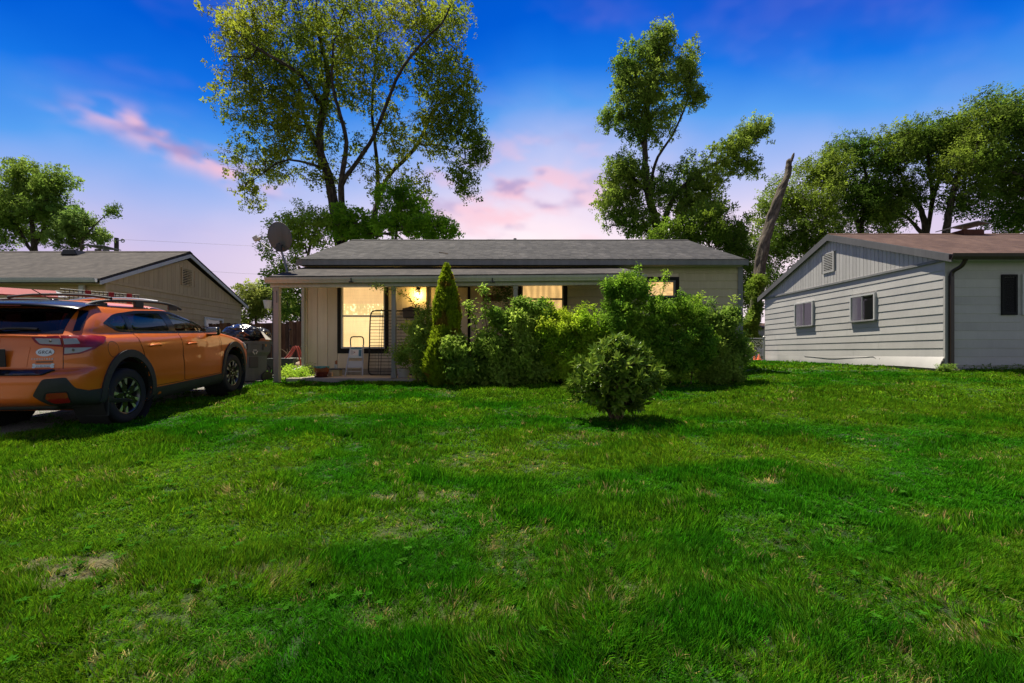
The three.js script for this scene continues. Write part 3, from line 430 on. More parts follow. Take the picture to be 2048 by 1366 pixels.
// ------------------------------------------------------------------ the tan house to the left: its right gable runs back from the street
const tanHouse = thing('tan_house', 'tan house with grey brown roof behind the orange car', 'house');
{
  const x = -12.27, zf = -13.75, zb = -20.6, yw = 3.35, base = 0.5;
  part('wall', metricUV(new THREE.ExtrudeGeometry(shapeOf([[-zf, base], [-zb, base], [-zb, yw], [(-zf - zb) / 2, 4.72], [-zf, yw]], [rectPts(18.15, 19.25, 1.32, 2.62), rectPts(16.92, 17.36, 3.77, 4.33)]), { depth: 0.12, bevelEnabled: false }).rotateY(Math.PI / 2).translate(x - 0.125, 0, 0)), M.tan[0], tanHouse);
  part('wall', box(-27, x - 0.13, base, yw, zf, zf - 0.1), M.tan[0], tanHouse);
  part('wall', box(-27, x - 0.13, base, yw, zb, zb + 0.1), M.tan[0], tanHouse);
  part('wall', box(-27.1, -27, base, yw, zf, zb), M.tan[0], tanHouse);
  const win = [-19.25, -18.15];
  for (let i = 0; i < 13; i++) { const y = 0.62 + i * 0.208; for (const [a, b] of splitSpan(zb + 0.02, zf - 0.02, y + 0.208 > 1.32 && y < 2.62 ? [win] : [])) lapBoard(tanHouse, M.tan[i % 3], a, b, y, 0.208, x, 'z', 1); }
  for (let i = 0; i < 12; i++) lapBoard(tanHouse, M.tan[i % 3], -27, x - 0.01, 0.62 + i * 0.208, 0.208, zf + 0.002, 'x', 1);
  const yg = 0.62 + 13 * 0.208, zm = (zf + zb) / 2;
  part('frieze_board', box(x, x + 0.035, yg, yg + 0.09, zb, zf), M.tan[1], tanHouse);
  for (let i = 0; i < 34; i++) { const w = (zf - zb) / 34, z0 = zb + i * w + 0.004, z1 = z0 + w - 0.008, top = z => 3.42 + (4.70 - 3.42) * (1 - Math.abs(z - zm) / (zf - zm)) - 0.05; if (Math.min(top(z0), top(z1)) < yg + 0.1) continue; for (const [a, b] of splitSpan(yg + 0.09, Math.max(top(z0), top(z1)), z1 > -17.42 && z0 < -16.86 ? [[3.74, 4.36]] : [])) part('gable_board', metricUV(new THREE.ExtrudeGeometry(shapeOf([[-z0, a], [-z0, Math.min(b, top(z0))], [-z1, Math.min(b, top(z1))], [-z1, a]]), { depth: 0.018, bevelEnabled: false }).rotateY(Math.PI / 2).translate(x - 0.004, 0, 0)), M.tan[i % 3], tanHouse); }
  gableRoof(tanHouse, -27.3, x + 0.12, -13.4, -20.95, 3.40, 5.03, 0.3, M.shingleTan);
  for (const s of [1, -1]) part('rake_board', metricUV(new THREE.ExtrudeGeometry(shapeOf([[17.175, 4.80], [17.175 + s * 3.76, 3.22], [17.175 + s * 3.76, 3.33], [17.175, 4.93]]), { depth: 0.03, bevelEnabled: false }).rotateY(Math.PI / 2).translate(x + 0.115, 0, 0)), M.whiteTrim, tanHouse);
  part('soffit', plate(V(x + 0.01, 3.24, -13.42), V(x + 0.11, 3.24, -13.42), V(x + 0.11, 4.86, -17.17), V(x + 0.01, 4.86, -17.17), 0.02), M.tan[1], tanHouse);
  part('soffit', box(-27.2, x, 3.24, 3.255, -13.45, zf), M.tan[1], tanHouse);
  const prof = [[0, 0], [0, 0.12], [0.008, 0.12], [0.008, 0.008], [0.06, 0.008], [0.09, 0.07], [0.1, 0.12], [0.112, 0.125], [0.1, 0.06], [0.07, 0]];
  part('gutter', metricUV(new THREE.ExtrudeGeometry(shapeOf(prof), { depth: 15.1, bevelEnabled: false }).rotateY(-Math.PI / 2).translate(x + 0.06, 3.28, -13.4)), M.whiteTrim, tanHouse);
  part('downspout', rbox(PX(160, 13.68), PX(170, 13.68), 0.6, 3.26, -13.70, -13.62, 0.012), M.whiteTrim, tanHouse);
  part('corner_board', box(x - 0.02, x + 0.03, base, yg, zf - 0.02, zf + 0.05), M.tan[1], tanHouse);
  // louvred gable vent
  const z0 = -17.42, z1 = -16.86, v = part('gable_vent', merged([box(x + 0.015, x + 0.045, 3.72, 3.76, z0, z1), box(x + 0.015, x + 0.045, 4.34, 4.38, z0, z1), box(x + 0.015, x + 0.045, 3.76, 4.34, z0, z0 + 0.05), box(x + 0.015, x + 0.045, 3.76, 4.34, z1 - 0.05, z1)]), M.tan[2], tanHouse);
  for (let i = 0; i < 9; i++) part('slat', box(x + 0.02, x + 0.044, 3.78 + i * 0.063, 3.81 + i * 0.063, z0 + 0.05, z1 - 0.05), M.tan[2], v);
  // white window with a grey blind
  const wn = part('window', merged([box(x, x + 0.05, 2.56, 2.64, -19.3, -18.1), box(x, x + 0.05, 1.30, 1.36, -19.3, -18.1), box(x, x + 0.05, 1.36, 2.56, -19.3, -19.22), box(x, x + 0.05, 1.36, 2.56, -18.18, -18.1)]), M.whiteTrim, tanHouse);
  part('pane', box(x - 0.02, x - 0.012, 1.36, 2.56, -19.22, -18.18), M.glass, wn);
  part('blind', box(x - 0.09, x - 0.08, 1.34, 2.58, -19.23, -18.17), std(C(0.35, 0.36, 0.33), 0.9), wn);
  // rusty brackets and runs on the siding
  const rr = RNG(4); for (let i = 0; i < 6; i++) { const z = -16.6 - i * 0.33 + 0.1 * rr(), L = 0.28 + 0.35 * rr(); part('rust_stain', plate(V(x + 0.026, 2.23 - L, z), V(x + 0.026, 2.23 - L, z - 0.05 - 0.08 * rr()), V(x + 0.027, 2.25, z - 0.16), V(x + 0.027, 2.25, z + 0.05), 0.003), M.rust, tanHouse); }
  part('rusty_rail', box(x + 0.028, x + 0.05, 2.22, 2.26, -18.3, -16.5), M.rust, tanHouse);
  // roof vent and flue
  const rv = part('roof_vent', metricUV(new THREE.ExtrudeGeometry(shapeOf([[-0.28, 0], [0.28, 0], [0.2, 0.16], [-0.2, 0.16]]), { depth: 0.4, bevelEnabled: true, bevelSize: 0.02, bevelThickness: 0.02, bevelSegments: 1 }).translate(PX(143, 16.6), 4.78, -16.9)), M.darkMetal, tanHouse);
  const cx = PX(204, 18), ch = part('chimney', box(cx - 0.34, cx + 0.34, 4.2, 5.18, -18.3, -17.7), M.brick, tanHouse);
  part('flue', merged([rod([cx - 0.15, 5.18, -18], [cx - 0.15, 5.3, -18], 0.11, 10), rod([cx + 0.16, 5.18, -18], [cx + 0.16, 5.28, -18], 0.11, 10)]), M.greyMetal, ch);
  part('chimney_cap', merged([plate(V(cx - 0.42, 5.42, -17.6), V(cx + 0.42, 5.37, -17.6), V(cx + 0.42, 5.37, -18.4), V(cx - 0.42, 5.42, -18.4), 0.03), ...[[-0.32, -17.72], [0.32, -17.72], [-0.32, -18.28], [0.32, -18.28]].map(([a, b]) => rod([cx + a, 5.15, b], [cx + a, 5.38, b], 0.012, 5))]), M.greyMetal, ch);
}
// ------------------------------------------------------------------ the white house to the right
const whiteHouse = thing('white_house', 'white clapboard house with brown shingle roof and brown downspout', 'house');
{
  const x = 10.19, zf = -10.72, zb = -18.35, base = 0.88, zm = (zf + zb) / 2, mat = M.whiteSiding;
  const WA = [-13.62, -12.28, 1.99, 3.02 - 0.30], WB = [-16.55, -15.38, 1.92, 2.68];
  // two windows in the gable wall: z range and y range read off the photograph
  const zA0 = -(10.19 * FOC / (1704 - CX)), zA1 = -(10.19 * FOC / (1754 - CX)), zB0 = -(10.19 * FOC / (1592 - CX)), zB1 = -(10.19 * FOC / (1629 - CX));
  const wa = [zA0, zA1, PY(641, -zA1), PY(585, -zA1)], wb = [zB0, zB1, PY(652, -zB1), PY(601, -zB1)];
  part('wall', metricUV(new THREE.ExtrudeGeometry(shapeOf([[-zf + 0.02, 0.6], [-zb, 0.6], [-zb, 3.5], [-zm, 4.86], [-zf + 0.02, 3.42]], [...[wa, wb].map(w => rectPts(-w[1] + 0.05, -w[0] - 0.05, w[2] + 0.05, w[3] - 0.05)), rectPts(14.40, 14.81, 3.83, 4.37)]), { depth: 0.12, bevelEnabled: false }).rotateY(Math.PI / 2).translate(x + 0.005, 0, 0)), mat[0], whiteHouse);
  const fw = [PX(2041, 10.72), PX(2041, 10.72) + 1.15, PY(630, 10.72), PY(549, 10.72)];
  part('wall', metricUV(new THREE.ExtrudeGeometry(shapeOf(rectPts(x + 0.02, 21, 0.6, 3.42), [rectPts(fw[0] + 0.05, fw[1] - 0.05, fw[2] + 0.05, fw[3] - 0.05)]), { depth: 0.1, bevelEnabled: false }).translate(0, 0, zf - 0.1)), mat[0], whiteHouse);
  part('wall', box(x + 0.12, 21, 0.6, 3.42, zb, zb + 0.1), mat[0], whiteHouse); part('wall', box(21, 21.1, 0.6, 3.42, zf, zb), mat[0], whiteHouse);
  part('foundation', box(x + 0.06, 21, 0.4, 0.9, zf - 0.03, zb), M.foundation, whiteHouse);
  const lap = 0.2035, y0 = 0.905, r = RNG(31);
  for (let i = 1; i < 12; i++) { const y = y0 + i * lap, j1 = lerp(zb + 1, zf - 1, r()); for (const [a, b] of splitSpan(zb + 0.03, zf - 0.02, [...[wa, wb].filter(w => y + lap > w[2] + 0.03 && y < w[3] - 0.03).map(w => [w[0], w[1]]), [j1, j1 + 0.004]])) lapBoard(whiteHouse, mat[i % 3], a, b, y, lap, x + 0.004, 'z', -1, 0.017); }
  { // the lowest board has come loose and bulges out at the street end
    const n = 40, pos = [], idx = []; for (let k = 0; k <= n; k++) { const t = k / n, z = lerp(zb + 0.02, zf + 0.02, t), kick = 0.03 + 0.13 * Math.pow(t, 3) + 0.02 * Math.sin(t * 21) * (1 - t) + 0.03 * Math.exp(-Math.pow((t - 0.24) / 0.05, 2)), low = y0 - 0.01 - 0.05 * t + 0.012 * Math.sin(t * 17); pos.push(x - 0.024, y0 + lap + 0.004, z, x - kick * 0.5 - 0.012, y0 + lap * 0.5, z, x - kick, low, z, x - kick + 0.012, low - 0.004, z); }
    for (let k = 0; k < n; k++) for (let q = 0; q < 3; q++) { const a = k * 4 + q, b = a + 4; idx.push(a, b, b + 1, a, b + 1, a + 1); }
    const g = new THREE.BufferGeometry(); g.setAttribute('position', new THREE.Float32BufferAttribute(pos, 3)); g.setIndex(idx); g.computeVertexNormals(); const bent = part('bent_board', metricUV(g), mat[1], whiteHouse); bent.userData.label = 'loose bent lowest siding board';
  }
  part('loose_wire', tube([[x - 0.035, 1.085, -15.8], [x - 0.04, 1.03, -14.4], [x - 0.04, 1.075, -13.1], [x - 0.04, 1.09, -12.75], [x - 0.045, 0.97, -12.62], [x - 0.045, 1.05, -12.55]], 0.006, 5), M.darkMetal, whiteHouse);
  for (let i = 0; i < 12; i++) { const y = y0 + i * lap; for (const [a, b] of splitSpan(x + 0.1, 21, y + lap > fw[2] + 0.03 && y < fw[3] - 0.03 ? [[fw[0], fw[1]]] : [])) lapBoard(whiteHouse, mat[(i + 1) % 3], a, b, y, lap, zf + 0.002, 'x', 1, 0.012); }
  part('corner_board', box(x - 0.012, x + 0.1, 0.74, 3.40, zf - 0.02, zf + 0.026), mat[2], whiteHouse);
  const yg = y0 + 12 * lap + 0.01;
  part('frieze_board', rbox(x - 0.05, x + 0.005, yg, yg + 0.07, zb - 0.03, zf + 0.03, 0.008), M.greyTrim, whiteHouse);
  const n = 56, w = (zf - zb) / n, top = z => 3.50 + 1.40 * (1 - Math.abs(z - zm) / (zf - zm));
  const gv = [-14.86, -14.35, 3.78, 4.42];
  for (let i = 0; i < n; i++) { const z0 = zb + i * w + 0.006, z1 = zb + (i + 1) * w - 0.006; for (const [a, b] of splitSpan(yg + 0.072, Math.max(top(z0), top(z1)) - 0.02, z1 > gv[0] && z0 < gv[1] ? [[gv[2], gv[3]]] : [])) { const ta = Math.min(b, top(z0) - 0.02), tb = Math.min(b, top(z1) - 0.02); if (Math.min(ta, tb) - a < 0.01) continue; part('gable_board', metricUV(new THREE.ExtrudeGeometry(shapeOf([[-z0, a], [-z0, ta], [-z1, tb], [-z1, a]]), { depth: 0.018, bevelEnabled: false }).rotateY(Math.PI / 2).translate(x - 0.018, 0, 0)), mat[(i * 7) % 3], whiteHouse); } }
  const v = part('gable_vent', merged([box(x - 0.05, x - 0.005, gv[2], gv[2] + 0.05, gv[0], gv[1]), box(x - 0.05, x - 0.005, gv[3] - 0.04, gv[3], gv[0], gv[1]), box(x - 0.05, x - 0.005, gv[2] + 0.05, gv[3] - 0.04, gv[0], gv[0] + 0.05), box(x - 0.05, x - 0.005, gv[2] + 0.05, gv[3] - 0.04, gv[1] - 0.05, gv[1])]), mat[2], whiteHouse);
  for (let i = 0; i < 10; i++) part('slat', box(x - 0.05, x - 0.03, gv[2] + 0.06 + i * 0.0545, gv[2] + 0.084 + i * 0.0545, gv[0] + 0.05, gv[1] - 0.05), mat[2], v);
  const roofEave = 3.47, roofRidge = 5.0;
  gableRoof(whiteHouse, x - 0.1, 21.3, -10.42, -18.65, roofEave, roofRidge, 0.3, M.shingleBrown);
  for (const s of [1, -1]) part('rake_board', metricUV(new THREE.ExtrudeGeometry(shapeOf([[-zm, 4.79], [-zm + s * 4.12, 3.285], [-zm + s * 4.12, 3.465], [-zm, 4.99]]), { depth: 0.03, bevelEnabled: false }).rotateY(Math.PI / 2).translate(x - 0.132, 0, 0)), M.darkTrim, whiteHouse);
  for (const s of [1, -1]) part('soffit', plate(V(x - 0.075, 3.37, zm + s * 4.09), V(x, 3.37, zm + s * 4.09), V(x, 4.87, zm), V(x - 0.075, 4.87, zm), 0.02), M.darkTrim, whiteHouse);
  part('soffit', box(x, 21.2, 3.345, 3.36, -10.46, zf), mat[1], whiteHouse);
  const prof = [[0, 0], [0, 0.13], [0.008, 0.13], [0.008, 0.008], [0.06, 0.008], [0.09, 0.07], [0.1, 0.13], [0.114, 0.132], [0.1, 0.06], [0.07, 0]];
  part('gutter', metricUV(new THREE.ExtrudeGeometry(shapeOf(prof), { depth: 11.3, bevelEnabled: false }).rotateY(-Math.PI / 2).translate(21.3, 3.335, -10.42)), M.brownMetal, whiteHouse);
  const ds = PX(1905, 10.62);
  part('downspout', merged([rbox(ds - 0.045, ds + 0.045, 0.86, 3.02, -10.68, -10.61, 0.014), tube([[ds, 3.0, -10.645], [ds + 0.01, 3.1, -10.62], [ds + 0.05, 3.2, -10.46], [ds + 0.055, 3.34, -10.36]], 0.044, 8), tube([[ds, 0.88, -10.645], [ds + 0.005, 0.80, -10.6], [ds + 0.02, 0.78, -10.45]], 0.044, 8)]), M.brownMetal, whiteHouse);
  for (const w of [wa, wb]) {     // boxed aluminium slider windows standing proud of the siding
    const [a, b, c, e] = w, f = 0.042, o = 0.075, wn = part('window', merged([box(x - o, x + 0.01, e - f, e, a, b), box(x - o, x + 0.01, c, c + f, a, b), box(x - o, x + 0.01, c + f, e - f, a, a + f), box(x - o, x + 0.01, c + f, e - f, b - f, b)]), M.whiteTrim, whiteHouse);
    part('mullion', box(x - 0.066, x - 0.03, c + f, e - f, (a + b) / 2 - 0.02, (a + b) / 2 + 0.02), M.greyMetal, wn);
    part('sill', plate(V(x - o - 0.02, c, b + 0.02), V(x - o - 0.02, c, a - 0.02), V(x + 0.01, c - 0.001, a - 0.02), V(x + 0.01, c - 0.001, b + 0.02), 0.035), M.greyTrim, wn);
    for (const [p, q] of [[a + f, (a + b) / 2 - 0.02], [(a + b) / 2 + 0.02, b - f]]) { part('pane', box(x - 0.052, x - 0.046, c + f, e - f, p, q), M.glass, wn); }
  }
  { // street window with shutter
    const wn = part('window', merged([box(fw[0], fw[1], fw[3] - 0.06, fw[3], zf, zf + 0.05), box(fw[0], fw[1], fw[2], fw[2] + 0.06, zf, zf + 0.05), box(fw[0], fw[0] + 0.06, fw[2] + 0.06, fw[3] - 0.06, zf, zf + 0.05), box(fw[1] - 0.06, fw[1], fw[2] + 0.06, fw[3] - 0.06, zf, zf + 0.05)]), M.whiteTrim, whiteHouse);
    part('pane', box(fw[0] + 0.06, fw[1] - 0.06, fw[2] + 0.06, fw[3] - 0.06, zf - 0.02, zf - 0.014), M.glass, wn);
    part('curtain', box(fw[0], fw[1], fw[2], fw[3], zf - 0.16, zf - 0.15), std(C(0.25, 0.28, 0.32), 0.9), wn);
    const s0 = PX(2003, 10.69), s1 = PX(2034, 10.69), sb = PY(630, 10.69), st = PY(549, 10.69), sh = part('shutter', merged([box(s0, s0 + 0.05, sb, st, zf + 0.016, zf + 0.05), box(s1 - 0.05, s1, sb, st, zf + 0.016, zf + 0.05), box(s0 + 0.05, s1 - 0.05, sb, sb + 0.06, zf + 0.016, zf + 0.05), box(s0 + 0.05, s1 - 0.05, st - 0.06, st, zf + 0.016, zf + 0.05)]), M.blackTrim, whiteHouse);
    for (let i = 0; i < 20; i++) { const y = sb + 0.065 + i * (st - sb - 0.13) / 20; part('slat', plate(V(s0 + 0.05, y, zf + 0.045), V(s1 - 0.05, y, zf + 0.045), V(s1 - 0.05, y + 0.04, zf + 0.022), V(s0 + 0.05, y + 0.04, zf + 0.022), 0.005), M.blackTrim, sh); }
  }
  const cx = PX(1928, 14.6), ch = part('chimney', box(cx - 0.3, cx + 0.34, 4.4, 5.09, -14.9, -14.3), M.brick, whiteHouse);
  part('chimney_cap', merged([plate(V(cx - 0.55, 5.2, -14.2), V(cx + 0.02, 5.33, -14.2), V(cx + 0.02, 5.33, -15), V(cx - 0.55, 5.2, -15), 0.025), plate(V(cx + 0.02, 5.33, -14.2), V(cx + 0.4, 5.28, -14.2), V(cx + 0.4, 5.28, -15), V(cx + 0.02, 5.33, -15), 0.025), ...[[-0.3, -14.35], [0.3, -14.35], [-0.3, -14.85], [0.3, -14.85]].map(([a, b]) => rod([cx + a, 5.1, b], [cx + a, 5.26, b], 0.012, 5))]), M.greyMetal, ch);
  FOOT.push([10.0, 21.2, 10.68, 18.5]);
}
FOOT.push([-5.3, 5.85, 11.4, 18.9], [-27, -12.2, 13.6, 20.8]);
// ------------------------------------------------------------------ the orange car
// Its own frame: s runs from the rear bumper (0) to the nose (4.465); local z = AX - s, +x is the right-hand side.
{
  const AX = 0.90, WB = 2.665, L = 4.465, TR = 0.35;
  const rearW = V(-4.90, 0, -5.83);                                // right rear wheel, outer face, on the ground
  const th = 0.105, gy0 = ground(-4.8, 5.8) + 0.015, gy1 = ground(-5.1, 8.45) + 0.05, car = thing('car', 'orange compact crossover car parked on the grass edge left of the porch', 'car');
  const RIGHT = V(Math.cos(th), 0, -Math.sin(th)); car.position.set(rearW.x - RIGHT.x * 0.85, gy0, rearW.z - RIGHT.z * 0.85); car.rotation.order = 'YXZ'; car.rotation.y = th; car.rotation.x = Math.atan2(gy1 - gy0, WB);
  const PAINT = new THREE.MeshPhysicalMaterial({ color: C(0.66, 0.135, 0.003), roughness: 0.42, metalness: 0.15, clearcoat: 0.7, clearcoatRoughness: 0.03, side: THREE.DoubleSide });
  const CLAD = std(C(1, 1, 1), 0.65, { map: paintMap(38, 40, 42, 7, 4, 131) }), GLOSS = std(C(0.006, 0.006, 0.007), 0.22);
  const TINT = new THREE.MeshPhysicalMaterial({ color: C(0.16, 0.18, 0.18), roughness: 0.02, transmission: 1, thickness: 0, ior: 1.5, side: THREE.DoubleSide }), CLEAR = new THREE.MeshPhysicalMaterial({ color: C(0.66, 0.72, 0.70), roughness: 0.02, transmission: 1, thickness: 0, ior: 1.5, side: THREE.DoubleSide });
  const REDL = std(C(0.24, 0.006, 0.006), 0.3), CLRL = std(C(0.34, 0.33, 0.31), 0.25), DARK = std(C(0.01, 0.01, 0.011), 0.85), SEAT = std(C(0.035, 0.035, 0.038), 0.8), RUBBER = std(C(1, 1, 1), 0.85, { map: paintMap(30, 30, 31, 7, 4, 133) }), RIMD = std(C(0.10, 0.10, 0.105), 0.3, { metalness: 0.8 }), SILVER = std(C(0.62, 0.62, 0.60), 0.28, { metalness: 0.85 }), CHROME = std(C(0.75, 0.75, 0.76), 0.12, { metalness: 1 });
  for (const m of [REDL, CLRL]) m.side = THREE.DoubleSide;
  // plan outline at each height: rear end, front end, half width, rear and front corner lengths
  const sr = smoothTable([[0.22, 0.62], [0.30, 0.42], [0.345, 0.16], [0.40, 0.055], [0.48, 0.015], [0.56, 0.0], [0.62, 0.010], [0.655, 0.05], [0.68, 0.115], [0.80, 0.135], [0.90, 0.165], [0.99, 0.195], [1.03, 0.225], [1.10, 0.275], [1.20, 0.35], [1.30, 0.425], [1.38, 0.49], [1.44, 0.55], [1.50, 0.68], [1.54, 1.0], [1.555, 1.5]]);
  const sf = smoothTable([[0.22, 4.22], [0.34, 4.38], [0.5, 4.46], [0.62, 4.455], [0.72, 4.40], [0.79, 4.28], [0.85, 4.08], [0.90, 3.82], [0.95, 3.52], [1.0, 3.22], [1.03, 3.08], [1.15, 2.84], [1.3, 2.53], [1.44, 2.22], [1.50, 2.05], [1.54, 1.85], [1.555, 1.65]]);
  const hw = smoothTable([[0.22, 0.80], [0.30, 0.865], [0.40, 0.885], [0.52, 0.892], [0.66, 0.896], [0.78, 0.892], [0.86, 0.884], [0.92, 0.866], [0.97, 0.838], [1.01, 0.806], [1.10, 0.785], [1.20, 0.755], [1.30, 0.718], [1.38, 0.682], [1.43, 0.652], [1.47, 0.605], [1.505, 0.50], [1.535, 0.30], [1.555, 0.0]]);
  const Dr = y => y < 0.7 ? 0.58 : y < 1.03 ? lerp(0.58, 0.44, (y - 0.7) / 0.33) : lerp(0.44, 0.34, clamp((y - 1.03) / 0.4)), Df = y => y < 0.7 ? 0.85 : y < 1.03 ? lerp(0.85, 0.40, (y - 0.7) / 0.33) : lerp(0.40, 0.5, clamp((y - 1.03) / 0.4));
  const barrel = (s, y) => 1 - 0.030 * Math.pow((s - 2.1) / 2.1, 2) * (y > 0.98 ? 1.6 : 1);
  const corner = q => Math.pow(Math.max(0, 1 - Math.pow(q, 4)), 0.25);
  const halfAt = (s, y) => { const w = hw(y) * barrel(s, y), a = sr(y), b = sf(y), D = Math.min(Dr(y), (b - a) / 2), E = Math.min(Df(y), (b - a) / 2); let k = 1; if (s < a + D) k = corner(clamp((a + D - s) / D)); else if (s > b - E) k = corner(clamp((s - b + E) / E)); return w * k * crease(s, y); };
  function crease(s, y) { return 1 - 0.012 * Math.exp(-Math.pow((y - 0.70) / 0.075, 2)) * sstep(0.5, 1.2, s) * (1 - sstep(3.4, 3.9, s)); }
  const rearAt = (x, y) => { const w = hw(y) * barrel(sr(y) + 0.15, y), D = Math.min(Dr(y), (sf(y) - sr(y)) / 2); return sr(y) + D * (1 - corner(clamp(Math.abs(x) / w))); };
  const pt = (s, x, y) => V(x, y, AX - s);
  // outline point by v in 0..1 along one side: rear corner, flank, front corner
  function outline(y, v) {
    const a = sr(y), b = sf(y), w = hw(y), D = Math.min(Dr(y), (b - a) / 2), E = Math.min(Df(y), (b - a) / 2);
    if (v < 0.36) { const f = v / 0.36 * Math.PI / 2, s = a + D * (1 - Math.sqrt(Math.cos(f))), x = w * barrel(s, y) * Math.sqrt(Math.sin(f)) * crease(s, y); return [s, x]; }
    if (v < 0.74) { const s = lerp(a + D, b - E, (v - 0.36) / 0.38); return [s, w * barrel(s, y) * crease(s, y)]; }
    const f = (1 - (v - 0.74) / 0.26) * Math.PI / 2, s = b - E * (1 - Math.sqrt(Math.cos(f))); return [s, w * barrel(s, y) * Math.sqrt(Math.sin(f))];
  }
  const inPoly = (p, x, y) => { let c = false; for (let i = 0, j = p.length - 1; i < p.length; j = i++) if ((p[i][1] > y) !== (p[j][1] > y) && x < (p[j][0] - p[i][0]) * (y - p[i][1]) / (p[j][1] - p[i][1]) + p[i][0]) c = !c; return c; };
  const roundPoly = (p, n = 5, k = 0.28) => { const o = []; for (let i = 0; i < p.length; i++) { const a = p[(i + p.length - 1) % p.length], b = p[i], c = p[(i + 1) % p.length], kk = b[2] ?? k, u = [lerp(b[0], a[0], kk), lerp(b[1], a[1], kk)], v = [lerp(b[0], c[0], kk), lerp(b[1], c[1], kk)]; if (kk === 0) { o.push([b[0], b[1]]); continue; } for (let t = 0; t <= n; t++) { const q = t / n; o.push([(1 - q) * (1 - q) * u[0] + 2 * q * (1 - q) * b[0] + q * q * v[0], (1 - q) * (1 - q) * u[1] + 2 * q * (1 - q) * b[1] + q * q * v[1]]); } } return o; };
  const inset = (p, e) => { const n = p.length, c = p.map((q, i) => { const a = p[(i + n - 1) % n], b = p[(i + 1) % n], dx = b[0] - a[0], dy = b[1] - a[1], l = Math.hypot(dx, dy) || 1; return [q[0] - dy / l * e, q[1] + dx / l * e]; }); return c; };   // ccw polygon moves inward for e > 0
  const ccw = p => { let a = 0; for (let i = 0; i < p.length; i++) { const q = p[(i + 1) % p.length]; a += p[i][0] * q[1] - q[0] * p[i][1]; } return a < 0 ? p.slice().reverse() : p; };
  const dense = (p, m = 0.05) => { const o = []; for (let i = 0; i < p.length; i++) { const a = p[i], b = p[(i + 1) % p.length], n = Math.max(1, Math.ceil(Math.hypot(b[0] - a[0], b[1] - a[1]) / m)); for (let k = 0; k < n; k++) o.push([lerp(a[0], b[0], k / n), lerp(a[1], b[1], k / n)]); } return o; };
  // a skin piece: polygon (u, y) laid over the body by map(u, y, lift), with a rim of the given thickness
  function skin(poly, map, lift, thick, holes = [], m = 0.05) {
    poly = dense(ccw(poly), m); holes = holes.map(h => dense(ccw(h), m));
    const sh = new THREE.ShapeGeometry(shapeOf(poly, holes.map(h => h.slice().reverse()))); let g = sh.toNonIndexed(), p = Array.from(g.attributes.position.array), tri = []; for (let i = 0; i < p.length; i += 9) tri.push([[p[i], p[i + 1]], [p[i + 3], p[i + 4]], [p[i + 6], p[i + 7]]]);
    for (let it = 0; it < 7; it++) { const nx = []; let any = false; for (const [a, b, c] of tri) { const l = [[a, b], [b, c], [c, a]].map(([q, w]) => Math.hypot(q[0] - w[0], q[1] - w[1])), k = l.indexOf(Math.max(...l)); if (l[k] < m * 1.9) { nx.push([a, b, c]); continue; } any = true; const T = [a, b, c], x = T[k], y = T[(k + 1) % 3], z = T[(k + 2) % 3], mid = [(x[0] + y[0]) / 2, (x[1] + y[1]) / 2]; nx.push([x, mid, z], [mid, y, z]); } tri = nx; if (!any) break; }
    const pos = [], uv = [], us = poly.map(q => q[0]), ys = poly.map(q => q[1]), u0 = Math.min(...us), u1 = Math.max(...us), y0 = Math.min(...ys), y1 = Math.max(...ys), put = (q, l) => { const v = map(q[0], q[1], l); pos.push(v.x, v.y, v.z); uv.push((q[0] - u0) / (u1 - u0), (q[1] - y0) / (y1 - y0)); };
    for (const t of tri) for (const q of t) put(q, lift);
    const ng = pos.length / 3;
    if (thick) for (const ringp of [poly, ...holes]) for (let i = 0; i < ringp.length; i++) { const a = ringp[i], b = ringp[(i + 1) % ringp.length]; for (const [q, l] of [[a, lift], [b, lift], [b, lift - thick], [a, lift], [b, lift - thick], [a, lift - thick]]) put(q, l); }
    g = new THREE.BufferGeometry(); g.setAttribute('position', new THREE.Float32BufferAttribute(pos, 3)); g.setAttribute('uv', new THREE.Float32BufferAttribute(uv, 2)); g.deleteAttribute('normal'); const w = mergeVertices(g, 1e-4); w.computeVertexNormals(); return toCreasedNormals(w, 0.6);
  }
  const sideMap = sg => (s, y, l) => { const h = (a, b) => halfAt(a, b), x = h(s, y), e = 0.01, ns = -(h(s + e, y) - h(s - e, y)) / (2 * e), ny = -(h(s, y + e) - h(s, y - e)) / (2 * e), n = V(1, clamp(ny, -2, 2), -clamp(ns, -3, 3)).normalize(); return pt(s, sg * (x + n.x * l), y + n.y * l).add(V(0, 0, n.z * l)); };
  const rearMap = (x, y, l) => { const e = 0.01, s = rearAt(x, y), gx = (rearAt(x + e, y) - rearAt(x - e, y)) / (2 * e), gy = (rearAt(x, y + e) - rearAt(x, y - e)) / (2 * e), n = V(clamp(gx, -3, 3), clamp(gy, -2, 2), 1).normalize(); return pt(s, x, y).addScaledVector(n, l); };
  // around the corner: u = 0 at the car's middle, growing past the corner (u = 1) along the flank
  const wrapMap = sg => (u, y, l) => { const f = (q, yy) => { const [s, x] = outline(yy, q * 0.36); return pt(s, sg * x, yy); }, e = 0.004, p = f(u, y), a = f(u + e, y).sub(f(u - e, y)), b = f(u, y + e).sub(f(u, y - e)), n = a.cross(b).multiplyScalar(sg).normalize(); return p.addScaledVector(n, l); };
  // --- openings
  const DLO = roundPoly([[0.68, 1.165, 0.10], [0.86, 1.035, 0.16], [1.35, 1.003, 0.05], [3.02, 0.985, 0.06], [2.98, 1.035, 0.2], [2.36, 1.375, 0.22], [1.95, 1.425, 0.2], [1.35, 1.405, 0.2], [0.92, 1.33, 0.25]]);
